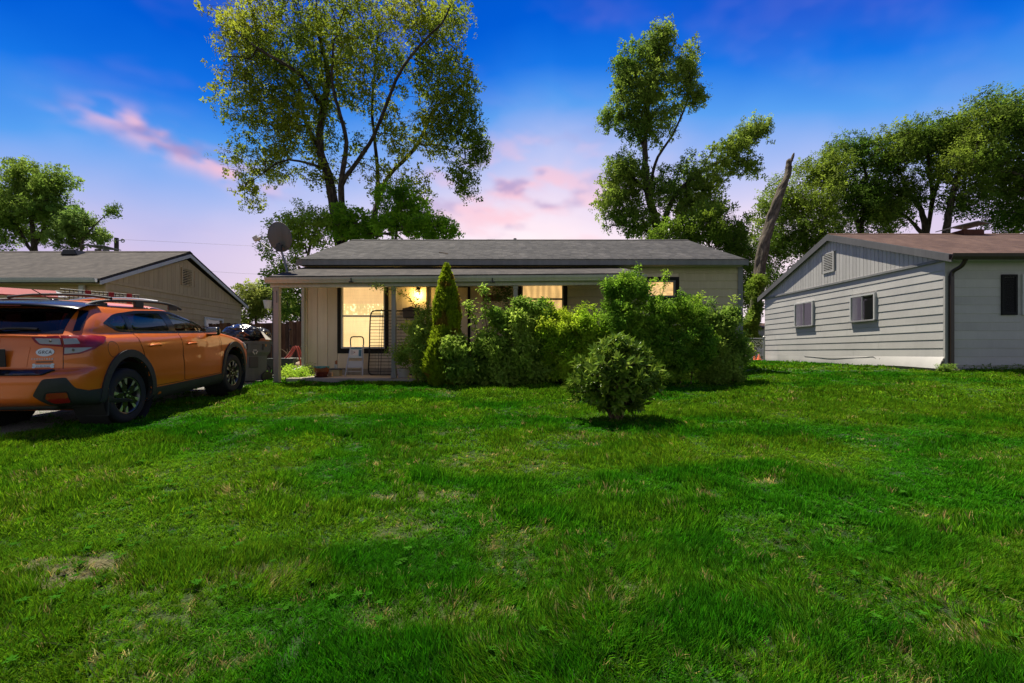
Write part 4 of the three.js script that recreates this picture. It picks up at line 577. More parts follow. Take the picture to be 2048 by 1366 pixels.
  const QTR = roundPoly([[0.76, 1.165, 0.15], [0.88, 1.065, 0.15], [1.06, 1.045, 0.1], [1.06, 1.325, 0.12], [0.94, 1.285, 0.2]]), RDW = roundPoly([[1.12, 1.04, 0.1], [1.86, 1.022, 0.08], [1.80, 1.378, 0.1], [1.40, 1.368, 0.2], [1.12, 1.325, 0.12]]), FDW = roundPoly([[1.98, 1.020, 0.08], [2.88, 1.005, 0.06], [2.80, 1.075, 0.2], [2.33, 1.345, 0.2], [1.95, 1.382, 0.1]]);
  const RGL = roundPoly([[-0.60, 1.045, 0.10], [0.60, 1.045, 0.10], [0.565, 1.16, 0.2], [0.545, 1.36, 0.1], [-0.545, 1.36, 0.1], [-0.565, 1.16, 0.2]]);
  const WSH = [1.06, 1.41];
  { // body shell
    const NV = 120, pos = [], idx = []; const ys = []; for (let y = 0.22; y < 1.44; y += 0.0125) ys.push(y); for (let k = 0; k <= 14; k++) ys.push(1.44 + 0.1149 * Math.sin(k / 14 * Math.PI / 2));
    for (const sg of [1, -1]) {
      const o = pos.length / 3; for (const y of ys) for (let i = 0; i <= NV; i++) { const [s, x] = outline(y, i / NV); pos.push(sg * x, y, AX - s); }
      for (let j = 0; j < ys.length - 1; j++) for (let i = 0; i < NV; i++) {
        const y = (ys[j] + ys[j + 1]) / 2, [s, x] = outline(y, (i + 0.5) / NV), v = (i + 0.5) / NV;
        if (v > 0.1 && v < 0.95) { if (Math.hypot(s - AX, y - TR) < 0.405 || Math.hypot(s - AX - WB, y - TR) < 0.405) continue; if (s > 0.6 && [QTR, RDW, FDW].some(q => inPoly(q, s, y))) continue; }
        if (v < 0.36 && y > 1.0 && inPoly(RGL, x, y)) continue;
        if (v > 0.78 && y > WSH[0] && y < WSH[1] && x < hw(y) * 0.86) continue;
        const a = o + j * (NV + 1) + i, c = a + NV + 1; if (sg > 0) idx.push(a, c, c + 1, a, c + 1, a + 1); else idx.push(a, c + 1, c, a, a + 1, c + 1);
      }
    }
    const g = new THREE.BufferGeometry(); g.setAttribute('position', new THREE.Float32BufferAttribute(pos, 3)); g.setIndex(idx); const w = mergeVertices(g, 1e-4); w.computeVertexNormals(); part('body', w, PAINT, car);
  }
  // flanks, both sides
  const arc = (cs, r0, a0, a1, n = 26) => Array.from({ length: n + 1 }, (_, k) => { const a = lerp(a0, a1, k / n); return [cs + r0 * Math.cos(a), TR + r0 * Math.sin(a)]; });
  const lab = (m, sg) => m;
  for (const sg of [1, -1]) {
    const map = sideMap(sg);
    part('window_surround', skin(DLO, map, 0.003, 0.01, [inset(QTR, 0.012), inset(RDW, 0.012), inset(FDW, 0.012)]), GLOSS, car);
    part('quarter_window', skin(QTR, map, 0.0005, 0), TINT, car); part('rear_side_window', skin(RDW, map, 0.0005, 0), TINT, car); part('front_side_window', skin(FDW, map, 0.0005, 0), CLEAR, car);
    // wheel arch cladding and sill
    for (const [cs, e0, e1] of [[AX, -0.30, Math.PI + 0.20], [AX + WB, -0.2, Math.PI + 0.30]]) part('wheel_arch', skin([...arc(cs, 0.472, e0, e1), ...arc(cs, 0.398, e1, e0)], map, 0.020, 0.06, [], 0.04), CLAD, car);
    part('sill', skin([[AX + 0.38, 0.235], [AX + WB - 0.38, 0.235], [AX + WB - 0.405, 0.385], [AX + 0.425, 0.375]], map, 0.018, 0.05, [], 0.08), CLAD, car);
    for (const cs of [AX, AX + WB]) { const well = new THREE.CylinderGeometry(0.43, 0.43, 0.34, 28, 1, true).rotateZ(Math.PI / 2).translate(sg * 0.70, TR + 0.0, AX - cs); part('wheel_well', well, DARK, car); part('wheel_well', new THREE.CircleGeometry(0.43, 28).rotateY(Math.PI / 2).translate(sg * 0.54, TR, AX - cs), DARK, car); }
    // doors stand a few millimetres proud, dark rubber shows in the gaps
    const RD = [[1.37, 0.395], [2.01, 0.390], [2.005, 0.70], [1.99, 0.995], [1.10, 1.012], [1.13, 0.86], [1.20, 0.70], [1.29, 0.58]], FD = [[2.02, 0.390], [3.06, 0.395], [3.09, 0.70], [3.03, 0.975], [2.0, 0.994], [2.015, 0.70]];
    part('door_seal', skin(roundPoly(RD, 3, 0.06), map, 0.0012, 0.004, [inset(ccw(roundPoly(RD, 3, 0.06)), 0.009)]), DARK, car); part('door_seal', skin(roundPoly(FD, 3, 0.06), map, 0.0014, 0.004, [inset(ccw(roundPoly(FD, 3, 0.06)), 0.009)]), DARK, car);
    const dr = part('rear_door', skin(inset(ccw(roundPoly(RD, 3, 0.06)), 0.007), map, 0.0035, 0.006), PAINT, car), df = part('front_door', skin(inset(ccw(roundPoly(FD, 3, 0.06)), 0.007), map, 0.0035, 0.006), PAINT, car);
    const handle = (s, y, d) => { const m = map(s, y, 0.012); part('handle', tube([map(s - 0.11, y, 0.008), map(s - 0.09, y + 0.002, 0.034), map(s, y + 0.006, 0.042), map(s + 0.07, y + 0.004, 0.036), map(s + 0.095, y, 0.008)], 0.013, 8), PAINT, d); part('handle_cup', skin(roundPoly([[s - 0.075, y - 0.03], [s + 0.06, y - 0.03], [s + 0.06, y + 0.024], [s - 0.075, y + 0.024]], 5, 0.45), map, 0.0045, 0.004), PAINT, d); };
    handle(1.40, 0.845, dr); handle(2.24, 0.835, df);
    part('fender_seam', skin([[3.115, 0.40], [3.122, 0.40], [3.14, 0.70], [3.09, 0.955], [3.082, 0.955], [3.132, 0.70]], map, 0.0014, 0.003), DARK, car);
    if (sg > 0) { const fl = Array.from({ length: 28 }, (_, k) => [0.66 + 0.085 * Math.cos(k * 0.2244), 0.84 + 0.085 * Math.sin(k * 0.2244)]), fi = fl.map(([a, b]) => [0.66 + (a - 0.66) * 0.955, 0.84 + (b - 0.84) * 0.955]); part('fuel_door', skin(fl, map, 0.0012, 0.003, [fi], 0.03), DARK, car); }
    // mirror
    const mp = pt(2.78, sg * 0.93, 1.015), mg = new RoundedBoxGeometry(0.21, 0.15, 0.12, 4, 0.05).translate(mp.x, mp.y, mp.z), mir = part('mirror', mg, GLOSS, car); part('mirror_glass', rbox(mp.x - 0.085, mp.x + 0.085, mp.y - 0.052, mp.y + 0.055, mp.z + 0.058, mp.z + 0.064, 0.002), CHROME, mir); part('mirror_foot', rod([sg * 0.80, 0.955, mp.z], [mp.x - sg * 0.03, mp.y - 0.06, mp.z], 0.025, 8), GLOSS, mir);
    // tail lamp: wraps round the corner in two pieces split by the hatch gap
    const wm = wrapMap(sg), U = 0.70;
    const lamp = part('tail_lamp', skin(roundPoly([[0.14, 0.978, 0.08], [0.165, 0.925, 0.15], [0.20, 0.897, 0.15], [0.415, 0.880, 0.04], [0.415, 0.995, 0.04]], 4), wm, 0.014, 0.02, [], 0.03), REDL, car);
    part('reverse_lens', skin(roundPoly([[0.165, 0.965, 0.1], [0.205, 0.908, 0.1], [0.403, 0.898, 0.05], [0.403, 0.962, 0.05]], 3), wm, 0.0165, 0.004, [], 0.03), CLRL, lamp);
    const lamp2 = part('tail_lamp', skin(roundPoly([[0.43, 0.995, 0.04], [0.43, 0.802, 0.03], [0.63, 0.812, 0.1], [0.82, 0.850, 0.1], [0.95, 0.90, 0.12], [1.0, 0.975, 0.2], [0.88, 0.995, 0.2]], 4), wm, 0.014, 0.02, [], 0.03), REDL, car);
    part('turn_lens', skin(roundPoly([[0.438, 0.962, 0.05], [0.438, 0.900, 0.05], [0.635, 0.905, 0.08], [0.615, 0.962, 0.1]], 3), wm, 0.0165, 0.004, [], 0.03), CLRL, lamp2); part('lower_lens', skin(roundPoly([[0.44, 0.868, 0.03], [0.44, 0.812, 0.03], [0.62, 0.822, 0.08], [0.80, 0.866, 0.1]], 3), wm, 0.0165, 0.004, [], 0.03), CLRL, lamp2);
    part('lens_divider', skin([[0.43, 0.893], [0.43, 0.872], [0.83, 0.872], [0.87, 0.893]], wm, 0.0168, 0.003, [], 0.03), REDL, lamp2);
    for (const [a, b, l] of [[0.30, 0.935, lamp], [0.54, 0.845, lamp2]]) { const q = wm(a, b, 0.018); part('bulb_socket', new THREE.SphereGeometry(0.014, 10, 8).scale(1, 1, 0.5).translate(q.x, q.y, q.z), std(C(0.12, 0.1, 0.08), 0.4), l); }
    // bumper corner: black pod with red reflector, running on into the wheel arch
    const pod = part('bumper_cladding', skin(roundPoly([[0.21, 0.46, 0.12], [0.31, 0.60, 0.12], [0.55, 0.61, 0.14], [0.66, 0.51, 0.16], [0.82, 0.475, 0.12], [0.982, 0.475, 0.03], [0.985, 0.27, 0.03], [0.62, 0.33, 0.1], [0.30, 0.365, 0.14]], 4), wm, 0.012, 0.03, [], 0.035), CLAD, car); part('reflector_recess', skin(roundPoly([[0.285, 0.43], [0.325, 0.49], [0.56, 0.49], [0.565, 0.378], [0.35, 0.376]], 3, 0.14), wm, 0.0145, 0.004, [], 0.03), DARK, pod); part('reflector', skin(roundPoly([[0.31, 0.432], [0.34, 0.48], [0.545, 0.48], [0.545, 0.388], [0.365, 0.386]], 3, 0.15), wm, 0.0185, 0.005, [], 0.03), new THREE.MeshPhysicalMaterial({ color: C(0.22, 0.012, 0.012), roughness: 0.25, clearcoat: 0.6, side: THREE.DoubleSide }), pod);
    part('mud_flap', plate(V(sg * 0.64, 0.17, 0.39), V(sg * 0.885, 0.17, 0.39), V(sg * 0.885, 0.46, 0.365), V(sg * 0.64, 0.46, 0.365), 0.012), CLAD, car);
    // dark quarter fillet beside the rear glass
    part('glass_fillet', skin(roundPoly([[0.605, 1.05, 0.04], [0.725, 1.06, 0.1], [0.79, 1.37, 0.1], [0.60, 1.385, 0.05], [0.60, 1.2, 0.1]].map(([u, y, k]) => [u * 0.96, y, k]), 4), wm, 0.010, 0.02, [], 0.03), GLOSS, car);
    // roof rail
    const railX = y => sg * 0.585, rp = [[0.66, 1.462], [0.80, 1.508], [1.0, 1.54], [1.4, 1.56], [1.9, 1.562], [2.2, 1.545], [2.42, 1.505], [2.52, 1.468]].map(([s, y]) => pt(s, sg * (0.60 - 0.02 * Math.abs(s - 1.5)), y)); const rail = part('roof_rail', tube(rp, 0.021, 8, 60), CLAD, car);
    part('rail_foot', rbox(sg * 0.60 - 0.022, sg * 0.60 + 0.018, 1.46, 1.57, AX - 1.62, AX - 1.46, 0.008), CLAD, rail); for (const [s, y] of [[0.88, 1.49], [2.30, 1.50]]) part('rail_foot', rbox(sg * 0.59 - 0.018, sg * 0.59 + 0.014, 1.44, y + 0.02, AX - s - 0.10, AX - s + 0.10, 0.008), CLAD, rail);
    part('head_lamp', (() => { const g = skin(roundPoly([[3.98, 0.70], [4.30, 0.66], [4.34, 0.74], [3.95, 0.80]], 4, 0.2), map, 0.012, 0.015, [], 0.04); return g; })(), CLRL, car);
    for (const cs of [AX, AX + WB]) {       // wheels
      const wx = sg * 0.852, wz = AX - cs, w = part('wheel', (() => { const r = 0.35, p = [[0.225, -0.105], [0.30, -0.115], [0.335, -0.10], [0.348, -0.07], [0.35, 0], [0.348, 0.07], [0.335, 0.10], [0.30, 0.115], [0.238, 0.105]]; const g = new THREE.LatheGeometry(p.map(q => new THREE.Vector2(...q)), 56).rotateZ(-Math.PI / 2 * sg); g.translate(wx - sg * 0.11, TR, wz); return g; })(), RUBBER, car);
      const put = (g) => { g.rotateY(sg > 0 ? Math.PI / 2 : -Math.PI / 2); g.rotateX(cs === AX ? 0.3 : 0.75); g.translate(wx - sg * 0.012, TR, wz); return g; };
      part('rim', put(new THREE.LatheGeometry([[0.19, -0.16], [0.205, -0.05], [0.215, -0.006], [0.232, 0.004], [0.236, -0.004], [0.226, -0.02]].map(q => new THREE.Vector2(...q)), 48).rotateX(Math.PI / 2)), RIMD, w); part('barrel', put(new THREE.CircleGeometry(0.205, 40).translate(0, 0, -0.12)), DARK, w); part('brake_disc', put(new THREE.CylinderGeometry(0.14, 0.14, 0.012, 30).rotateX(Math.PI / 2).translate(0, 0, -0.085)), M.greyMetal, w);
      for (let k = 0; k < 5; k++) {
        const a = k * Math.PI * 2 / 5, sp = new THREE.ExtrudeGeometry(shapeOf([[-0.038, 0.03], [0.038, 0.03], [0.046, 0.12], [0.072, 0.209], [0.022, 0.219], [0, 0.165], [-0.022, 0.219], [-0.072, 0.209], [-0.046, 0.12]]), { depth: 0.02, bevelEnabled: true, bevelSize: 0.004, bevelThickness: 0.006, bevelSegments: 2 }).translate(0, 0, -0.036); sp.rotateZ(a); part('spoke', put(sp), GLOSS, w);
        for (const q of [-1, 1]) { const f = new THREE.ExtrudeGeometry(shapeOf([[q * 0.030, 0.158], [q * 0.048, 0.128], [q * 0.076, 0.205], [q * 0.032, 0.216]]), { depth: 0.005, bevelEnabled: false }).translate(0, 0, -0.009); f.rotateZ(a); part('machined_face', put(f), SILVER, w); }
      }
      part('hub_cap', put(new THREE.CylinderGeometry(0.034, 0.038, 0.03, 24).rotateX(Math.PI / 2).translate(0, 0, -0.018)), GLOSS, w); part('hub_badge', put(new THREE.CircleGeometry(0.022, 20).scale(1, 0.62, 1).translate(0, 0, -0.002)), SILVER, w);
      for (let k = 0; k < 5; k++) { const a = k * Math.PI * 2 / 5 + 0.6; part('lug_nut', put(new THREE.CylinderGeometry(0.010, 0.010, 0.03, 6).rotateX(Math.PI / 2).translate(0.058 * Math.cos(a), 0.058 * Math.sin(a), -0.02)), SILVER, w); }
    }
  }
  // rear: hatch details
  part('rear_window_border', skin(roundPoly([[-0.625, 1.022, 0.06], [0.625, 1.022, 0.06], [0.605, 1.16, 0.2], [0.575, 1.40, 0.06], [-0.575, 1.40, 0.06], [-0.605, 1.16, 0.2]]), rearMap, 0.004, 0.012, [inset(RGL, 0.012)]), GLOSS, car); part('rear_window', skin(RGL, rearMap, 0.001, 0), TINT, car);
  part('hatch_seam', skin([[-0.66, 0.674], [0.66, 0.674], [0.665, 0.681], [-0.665, 0.681]], rearMap, 0.0015, 0.004), DARK, car);
  for (const sg of [1, -1]) part('hatch_seam', skin([[0.419, 0.68], [0.426, 0.68], [0.426, 0.88], [0.419, 0.88]], wrapMap(sg), 0.0015, 0.004), DARK, car);
  part('bumper_step', skin(roundPoly([[-0.58, 0.632, 0.06], [0.58, 0.632, 0.06], [0.65, 0.668, 0.06], [-0.65, 0.668, 0.06]], 3), rearMap, 0.016, 0.03), GLOSS, car);
  part('plate_recess', skin(roundPoly([[-0.37, 0.692], [0.37, 0.692], [0.39, 0.885], [-0.39, 0.885]], 4, 0.1), rearMap, 0.003, 0.004), PAINT, car);
  part('license_plate', rbox(-0.195, 0.195, 0.705, 0.865, AX - 0.10, AX - 0.092, 0.004), std(C(0.002, 0.002, 0.002), 0.7), car);
  part('hatch_ledge', (() => { const g = tube([rearMap(-0.52, 0.985, 0.004), rearMap(-0.25, 0.992, 0.012), rearMap(0, 0.994, 0.014), rearMap(0.25, 0.992, 0.012), rearMap(0.52, 0.985, 0.004)], 0.012, 8, 40); return g; })(), PAINT, car);
  { // spoiler over the rear glass
    const n = 30, pos = [], idx = []; for (let k = 0; k <= n; k++) { const x = lerp(-0.66, 0.66, k / n), q = Math.pow(Math.abs(x) / 0.66, 2.4), yT = 1.505 - 0.055 * q, back = 0.32 + 0.13 * q; const prof = [[0.80, yT + 0.026], [0.60, yT + 0.012], [back + 0.06, yT - 0.022], [back, yT - 0.046], [back + 0.015, yT - 0.064], [0.50, yT - 0.082], [0.62, yT - 0.07]]; for (const [s, y] of prof) pos.push(x, y, AX - s); }
    for (let k = 0; k < n; k++) for (let q = 0; q < 6; q++) { const a = k * 7 + q, b = a + 7; idx.push(a, b, b + 1, a, b + 1, a + 1); } const g = new THREE.BufferGeometry(); g.setAttribute('position', new THREE.Float32BufferAttribute(pos, 3)); g.setIndex(idx); g.computeVertexNormals(); const sp = part('spoiler', g, GLOSS, car); part('brake_light', rbox(-0.16, 0.16, 1.432, 1.446, AX - 0.345, AX - 0.338, 0.002), REDL, sp);
  }
  { const a = rearMap(0.0, 1.055, 0.03), w = part('wiper', tube([rearMap(0.02, 1.052, 0.012), rearMap(0.06, 1.058, 0.035), rearMap(0.22, 1.075, 0.032), rearMap(0.40, 1.068, 0.022)], 0.014, 8, 24), GLOSS, car); part('wiper_blade', rod(rearMap(0.08, 1.062, 0.022), rearMap(0.42, 1.064, 0.014), 0.006, 5), DARK, w); part('wiper_pivot', new THREE.SphereGeometry(0.032, 14, 10).scale(1, 0.8, 0.7).translate(a.x, a.y, a.z), GLOSS, w); }
  // badge, stickers and lettering as printed pieces on the hatch
  const print = (name, w, h, x, y, wm, hm, draw, lift = 0.006, rough = 0.4) => { const c = document.createElement('canvas'); c.width = w; c.height = h; const k = c.getContext('2d'); k.clearRect(0, 0, w, h); draw(k, w, h); const t = new THREE.CanvasTexture(c); t.colorSpace = THREE.SRGBColorSpace; t.magFilter = THREE.LinearFilter; const g = skin(rectPts(x - wm / 2, x + wm / 2, y - hm / 2, y + hm / 2), rearMap, lift, 0, [], 0.04); return part(name, g, new THREE.MeshStandardMaterial({ map: t, transparent: true, roughness: rough, side: THREE.DoubleSide }), car); };
  print('badge', 256, 128, 0, 0.935, 0.155, 0.078, (k, w, h) => { k.fillStyle = '#c9ccd2'; k.beginPath(); k.ellipse(w / 2, h / 2, w / 2 - 3, h / 2 - 3, 0, 0, 7); k.fill(); k.fillStyle = '#141c3a'; k.beginPath(); k.ellipse(w / 2, h / 2, w / 2 - 14, h / 2 - 13, 0, 0, 7); k.fill(); k.fillStyle = '#e2e4ea'; const star = (x, y, r) => { k.beginPath(); for (let i = 0; i < 8; i++) { const a = i * Math.PI / 4 - Math.PI / 2, q = i % 2 ? r * 0.28 : r; k.lineTo(x + q * 1.25 * Math.cos(a), y + q * Math.sin(a)); } k.fill(); }; star(84, 54, 30); star(140, 46, 11); star(176, 58, 11); star(196, 76, 10); star(128, 86, 11); star(166, 88, 11); });
  print('oval_sticker', 256, 144, 0.53, 0.832, 0.165, 0.078, (k, w, h) => { k.fillStyle = '#d6d8dc'; k.beginPath(); k.ellipse(w / 2, h / 2, w / 2 - 2, h / 2 - 2, 0, 0, 7); k.fill(); k.fillStyle = '#16181c'; k.font = 'bold 72px sans-serif'; k.textAlign = 'center'; k.textBaseline = 'middle'; k.fillText('GRCA', w / 2, h / 2 + 2); });
  print('lettering', 512, 64, 0.51, 0.772, 0.245, 0.026, (k, w, h) => { k.fillStyle = '#cfd0d2'; k.font = 'bold 54px sans-serif'; k.textAlign = 'center'; k.textBaseline = 'middle'; k.fillText('C R O S S T R E K', w / 2, h / 2 + 2); });
  print('small_lettering', 256, 40, 0.53, 0.745, 0.15, 0.018, (k, w, h) => { k.fillStyle = '#4a2a18'; k.fillRect(0, 6, w, 28); k.fillStyle = '#8a5a34'; for (let i = 0; i < 9; i++) k.fillRect(12 + i * 27, 13, 15, 14); });
  print('bone_sticker', 320, 96, 0.52, 0.709, 0.20, 0.048, (k, w, h) => { k.fillStyle = '#c6cbd2'; k.fillRect(34, 22, w - 68, h - 44); for (const [x, y] of [[30, 26], [30, 70], [w - 30, 26], [w - 30, 70]]) { k.beginPath(); k.ellipse(x, y, 26, 22, 0, 0, 7); k.fill(); } k.fillStyle = '#23324a'; k.font = 'italic bold 30px sans-serif'; k.textAlign = 'center'; k.textBaseline = 'middle'; k.fillText("It's My Range", w / 2, h / 2 + 2); });
  // crossbars, aerial, glass ahead, cabin, underbody
  for (const s of [1.05, 1.95]) part('crossbar', tube([pt(s, -0.60, 1.575), pt(s, -0.3, 1.61), pt(s, 0.3, 1.61), pt(s, 0.60, 1.575)], 0.018, 8, 24), s > 1.5 ? SILVER : CLAD, car);
  const ant = part('aerial', rod(pt(0.92, 0.02, 1.535), pt(0.70, -0.02, 1.66), 0.006, 6), DARK, car); part('aerial_base', new THREE.SphereGeometry(0.04, 14, 8).scale(0.7, 0.6, 1.4).translate(0.02, 1.535, AX - 0.95), GLOSS, ant);
  { const pos = [], idx = [], n = 16, m = 10; for (let j = 0; j <= m; j++) for (let i = 0; i <= n; i++) { const y = lerp(1.05, 1.42, j / m), x = lerp(-0.86, 0.86, i / n) * hw(y), w = hw(y) * barrel(sf(y) - 0.2, y), s = sf(y) - Math.min(Df(y), 0.5) * (1 - corner(Math.min(0.999, Math.abs(x) / w))); pos.push(x, y, AX - s); } for (let j = 0; j < m; j++) for (let i = 0; i < n; i++) { const a = j * (n + 1) + i, c = a + n + 1; idx.push(a, a + 1, c + 1, a, c + 1, c); } const g = new THREE.BufferGeometry(); g.setAttribute('position', new THREE.Float32BufferAttribute(pos, 3)); g.setIndex(idx); g.computeVertexNormals(); part('windscreen', g, CLEAR, car); }
  part('floor_pan', rbox(-0.78, 0.78, 0.24, 0.30, AX - 4.2, AX - 0.55, 0.02), DARK, car); part('cabin_floor', rbox(-0.74, 0.74, 0.55, 0.60, AX - 3.2, AX - 0.35, 0.02), DARK, car); part('dashboard', rbox(-0.72, 0.72, 0.70, 0.99, AX - 3.3, AX - 2.85, 0.06), DARK, car);
  part('steering_wheel', new THREE.TorusGeometry(0.18, 0.017, 8, 28).rotateX(-0.4).translate(-0.37, 0.98, AX - 2.62), DARK, car);
  const seat = (s, x, w) => { const q = part('seat', merged([rbox(x - w / 2, x + w / 2, 0.60, 0.74, AX - s - 0.5, AX - s, 0.05), rbox(x - w / 2, x + w / 2, 0.62, 1.16, AX - s - 0.05, AX - s + 0.12, 0.05).applyMatrix4(new THREE.Matrix4())]), SEAT, car); part('headrest', rbox(x - 0.125, x + 0.125, 1.17, 1.36, AX - s - 0.02, AX - s + 0.09, 0.045, 3), SEAT, q); };
  seat(2.02, -0.37, 0.5); seat(2.02, 0.37, 0.5); seat(1.18, -0.40, 0.44); seat(1.18, 0.40, 0.44);
  part('load_cover', rbox(-0.6, 0.6, 0.96, 0.98, AX - 1.05, AX - 0.36, 0.008), DARK, car);
  part('exhaust', rod(pt(0.14, -0.42, 0.31), pt(0.6, -0.42, 0.31), 0.035, 12), SILVER, car); part('tow_cover', rbox(-0.5, 0.5, 0.28, 0.36, AX - 0.6, AX - 0.3, 0.03), CLAD, car);
  // the belt of this car sits high: lift everything but the wheels along one smooth curve
  const lift = smoothTable([[0, 0], [0.3, 0.30], [0.5, 0.535], [0.7, 0.785], [0.9, 1.025], [1.03, 1.155], [1.2, 1.295], [1.44, 1.465], [1.70, 1.705]]), seen = new Set();
  car.traverse(o => { if (!o.isMesh || o.name === 'wheel' || o.parent?.name === 'wheel' || o.name === 'wheel_well' || seen.has(o.geometry)) return; seen.add(o.geometry); const p = o.geometry.attributes.position, n = o.geometry.attributes.normal; for (let i = 0; i < p.count; i++) { const y = p.getY(i), f = (lift(y + 0.005) - lift(y - 0.005)) / 0.01 || 1; p.setY(i, lift(y)); if (n) { const v = V(n.getX(i), n.getY(i) / f, n.getZ(i)).normalize(); n.setXYZ(i, v.x, v.y, v.z); } } });
}
// ------------------------------------------------------------------ trees and shrubs
const bark = (r, g, b, z) => std(C(1, 1, 1), 0.95, { map: tex(256, (u, v) => { const k = (tnoise(u, v, 22, z, 3, 4) - 0.5) * 70 + (tnoise(u, v, 6, z + 5, 4) - 0.5) * 40; return [r + k, g + k * 0.95, b + k * 0.88]; }, true, 1.1), bumpMap: tex(256, (u, v) => { const k = 255 * tnoise(u, v, 22, z, 4, 4); return [k, k, k]; }, false, 1.1), bumpScale: 0.03 });
M.barkGrey = bark(84, 74, 62, 3); M.barkDark = bark(58, 48, 38, 8); M.barkDead = bark(88, 79, 67, 12); M.barkTwig = bark(92, 76, 54, 15);
M.leaf = leafMat(0.6, 0.06, 0.4); M.leafStiff = leafMat(0.32, 0.35, 0.3);

// one leaf as a folded blade; outline across: half-widths at steps along its length
function leafGeo(list) {          // list: [pos, dir, up, length, width, shape]
  const pos = [], idx = [];
  for (const [p, d, u, L, w, shape] of list) {
    const dd = d.clone().normalize(), side = dd.clone().cross(u).normalize(), nn = side.clone().cross(dd).normalize(), o = pos.length / 3;
    const put = (t, s, k) => { const q = p.clone().addScaledVector(dd, L * t).addScaledVector(side, w * s).addScaledVector(nn, k * w - 0.18 * L * t * t); pos.push(q.x, q.y, q.z); };
    if (shape === 'maple') { put(0, 0, 0); put(0.30, -0.95, 0.25); put(0.55, -0.45, 0.1); put(1, 0, 0); put(0.55, 0.45, 0.1); put(0.30, 0.95, 0.25); idx.push(o, o + 2, o + 1, o, o + 3, o + 2, o, o + 4, o + 3, o, o + 5, o + 4); }
    else if (shape === 'long') { put(0, 0, 0); put(0.28, -0.45, 0.16); put(0.62, -0.5, 0.16); put(1, 0, 0); put(0.62, 0.5, 0.16); put(0.28, 0.45, 0.16); put(0.45, 0, 0); idx.push(o, o + 6, o + 1, o + 1, o + 6, o + 2, o + 2, o + 6, o + 3, o + 6, o + 4, o + 3, o + 6, o + 5, o + 4, o, o + 5, o + 6); }
    else { put(0, 0, 0); put(0.5, -0.5, 0.18); put(1, 0, 0); put(0.5, 0.5, 0.18); idx.push(o, o + 2, o + 1, o, o + 3, o + 2); }
  }
  const g = new THREE.BufferGeometry(); g.setAttribute('position', new THREE.Float32BufferAttribute(pos, 3)); g.setIndex(idx); g.computeVertexNormals(); return g;
}
function sprig(seed, n, L, w, shape, spread, droop) {   // a twig end with n leaves, pointing along +y
  const r = RNG(seed), list = [];
  for (let k = 0; k < n; k++) { const t = k / n, a = k * 2.4 + r() * 0.9, out = 0.6 + 0.6 * r(), d = V(Math.cos(a) * out, 0.55 - droop * r(), Math.sin(a) * out), p = V((r() - 0.5) * spread, (t - 0.35) * spread * 1.7, (r() - 0.5) * spread).addScaledVector(d, 0.15 * spread); list.push([p, d, V(0.3 * (r() - 0.5), 1, 0.3 * (r() - 0.5)), L * (0.7 + 0.6 * r()), w * (0.7 + 0.6 * r()), shape]); }
  return leafGeo(list);
}
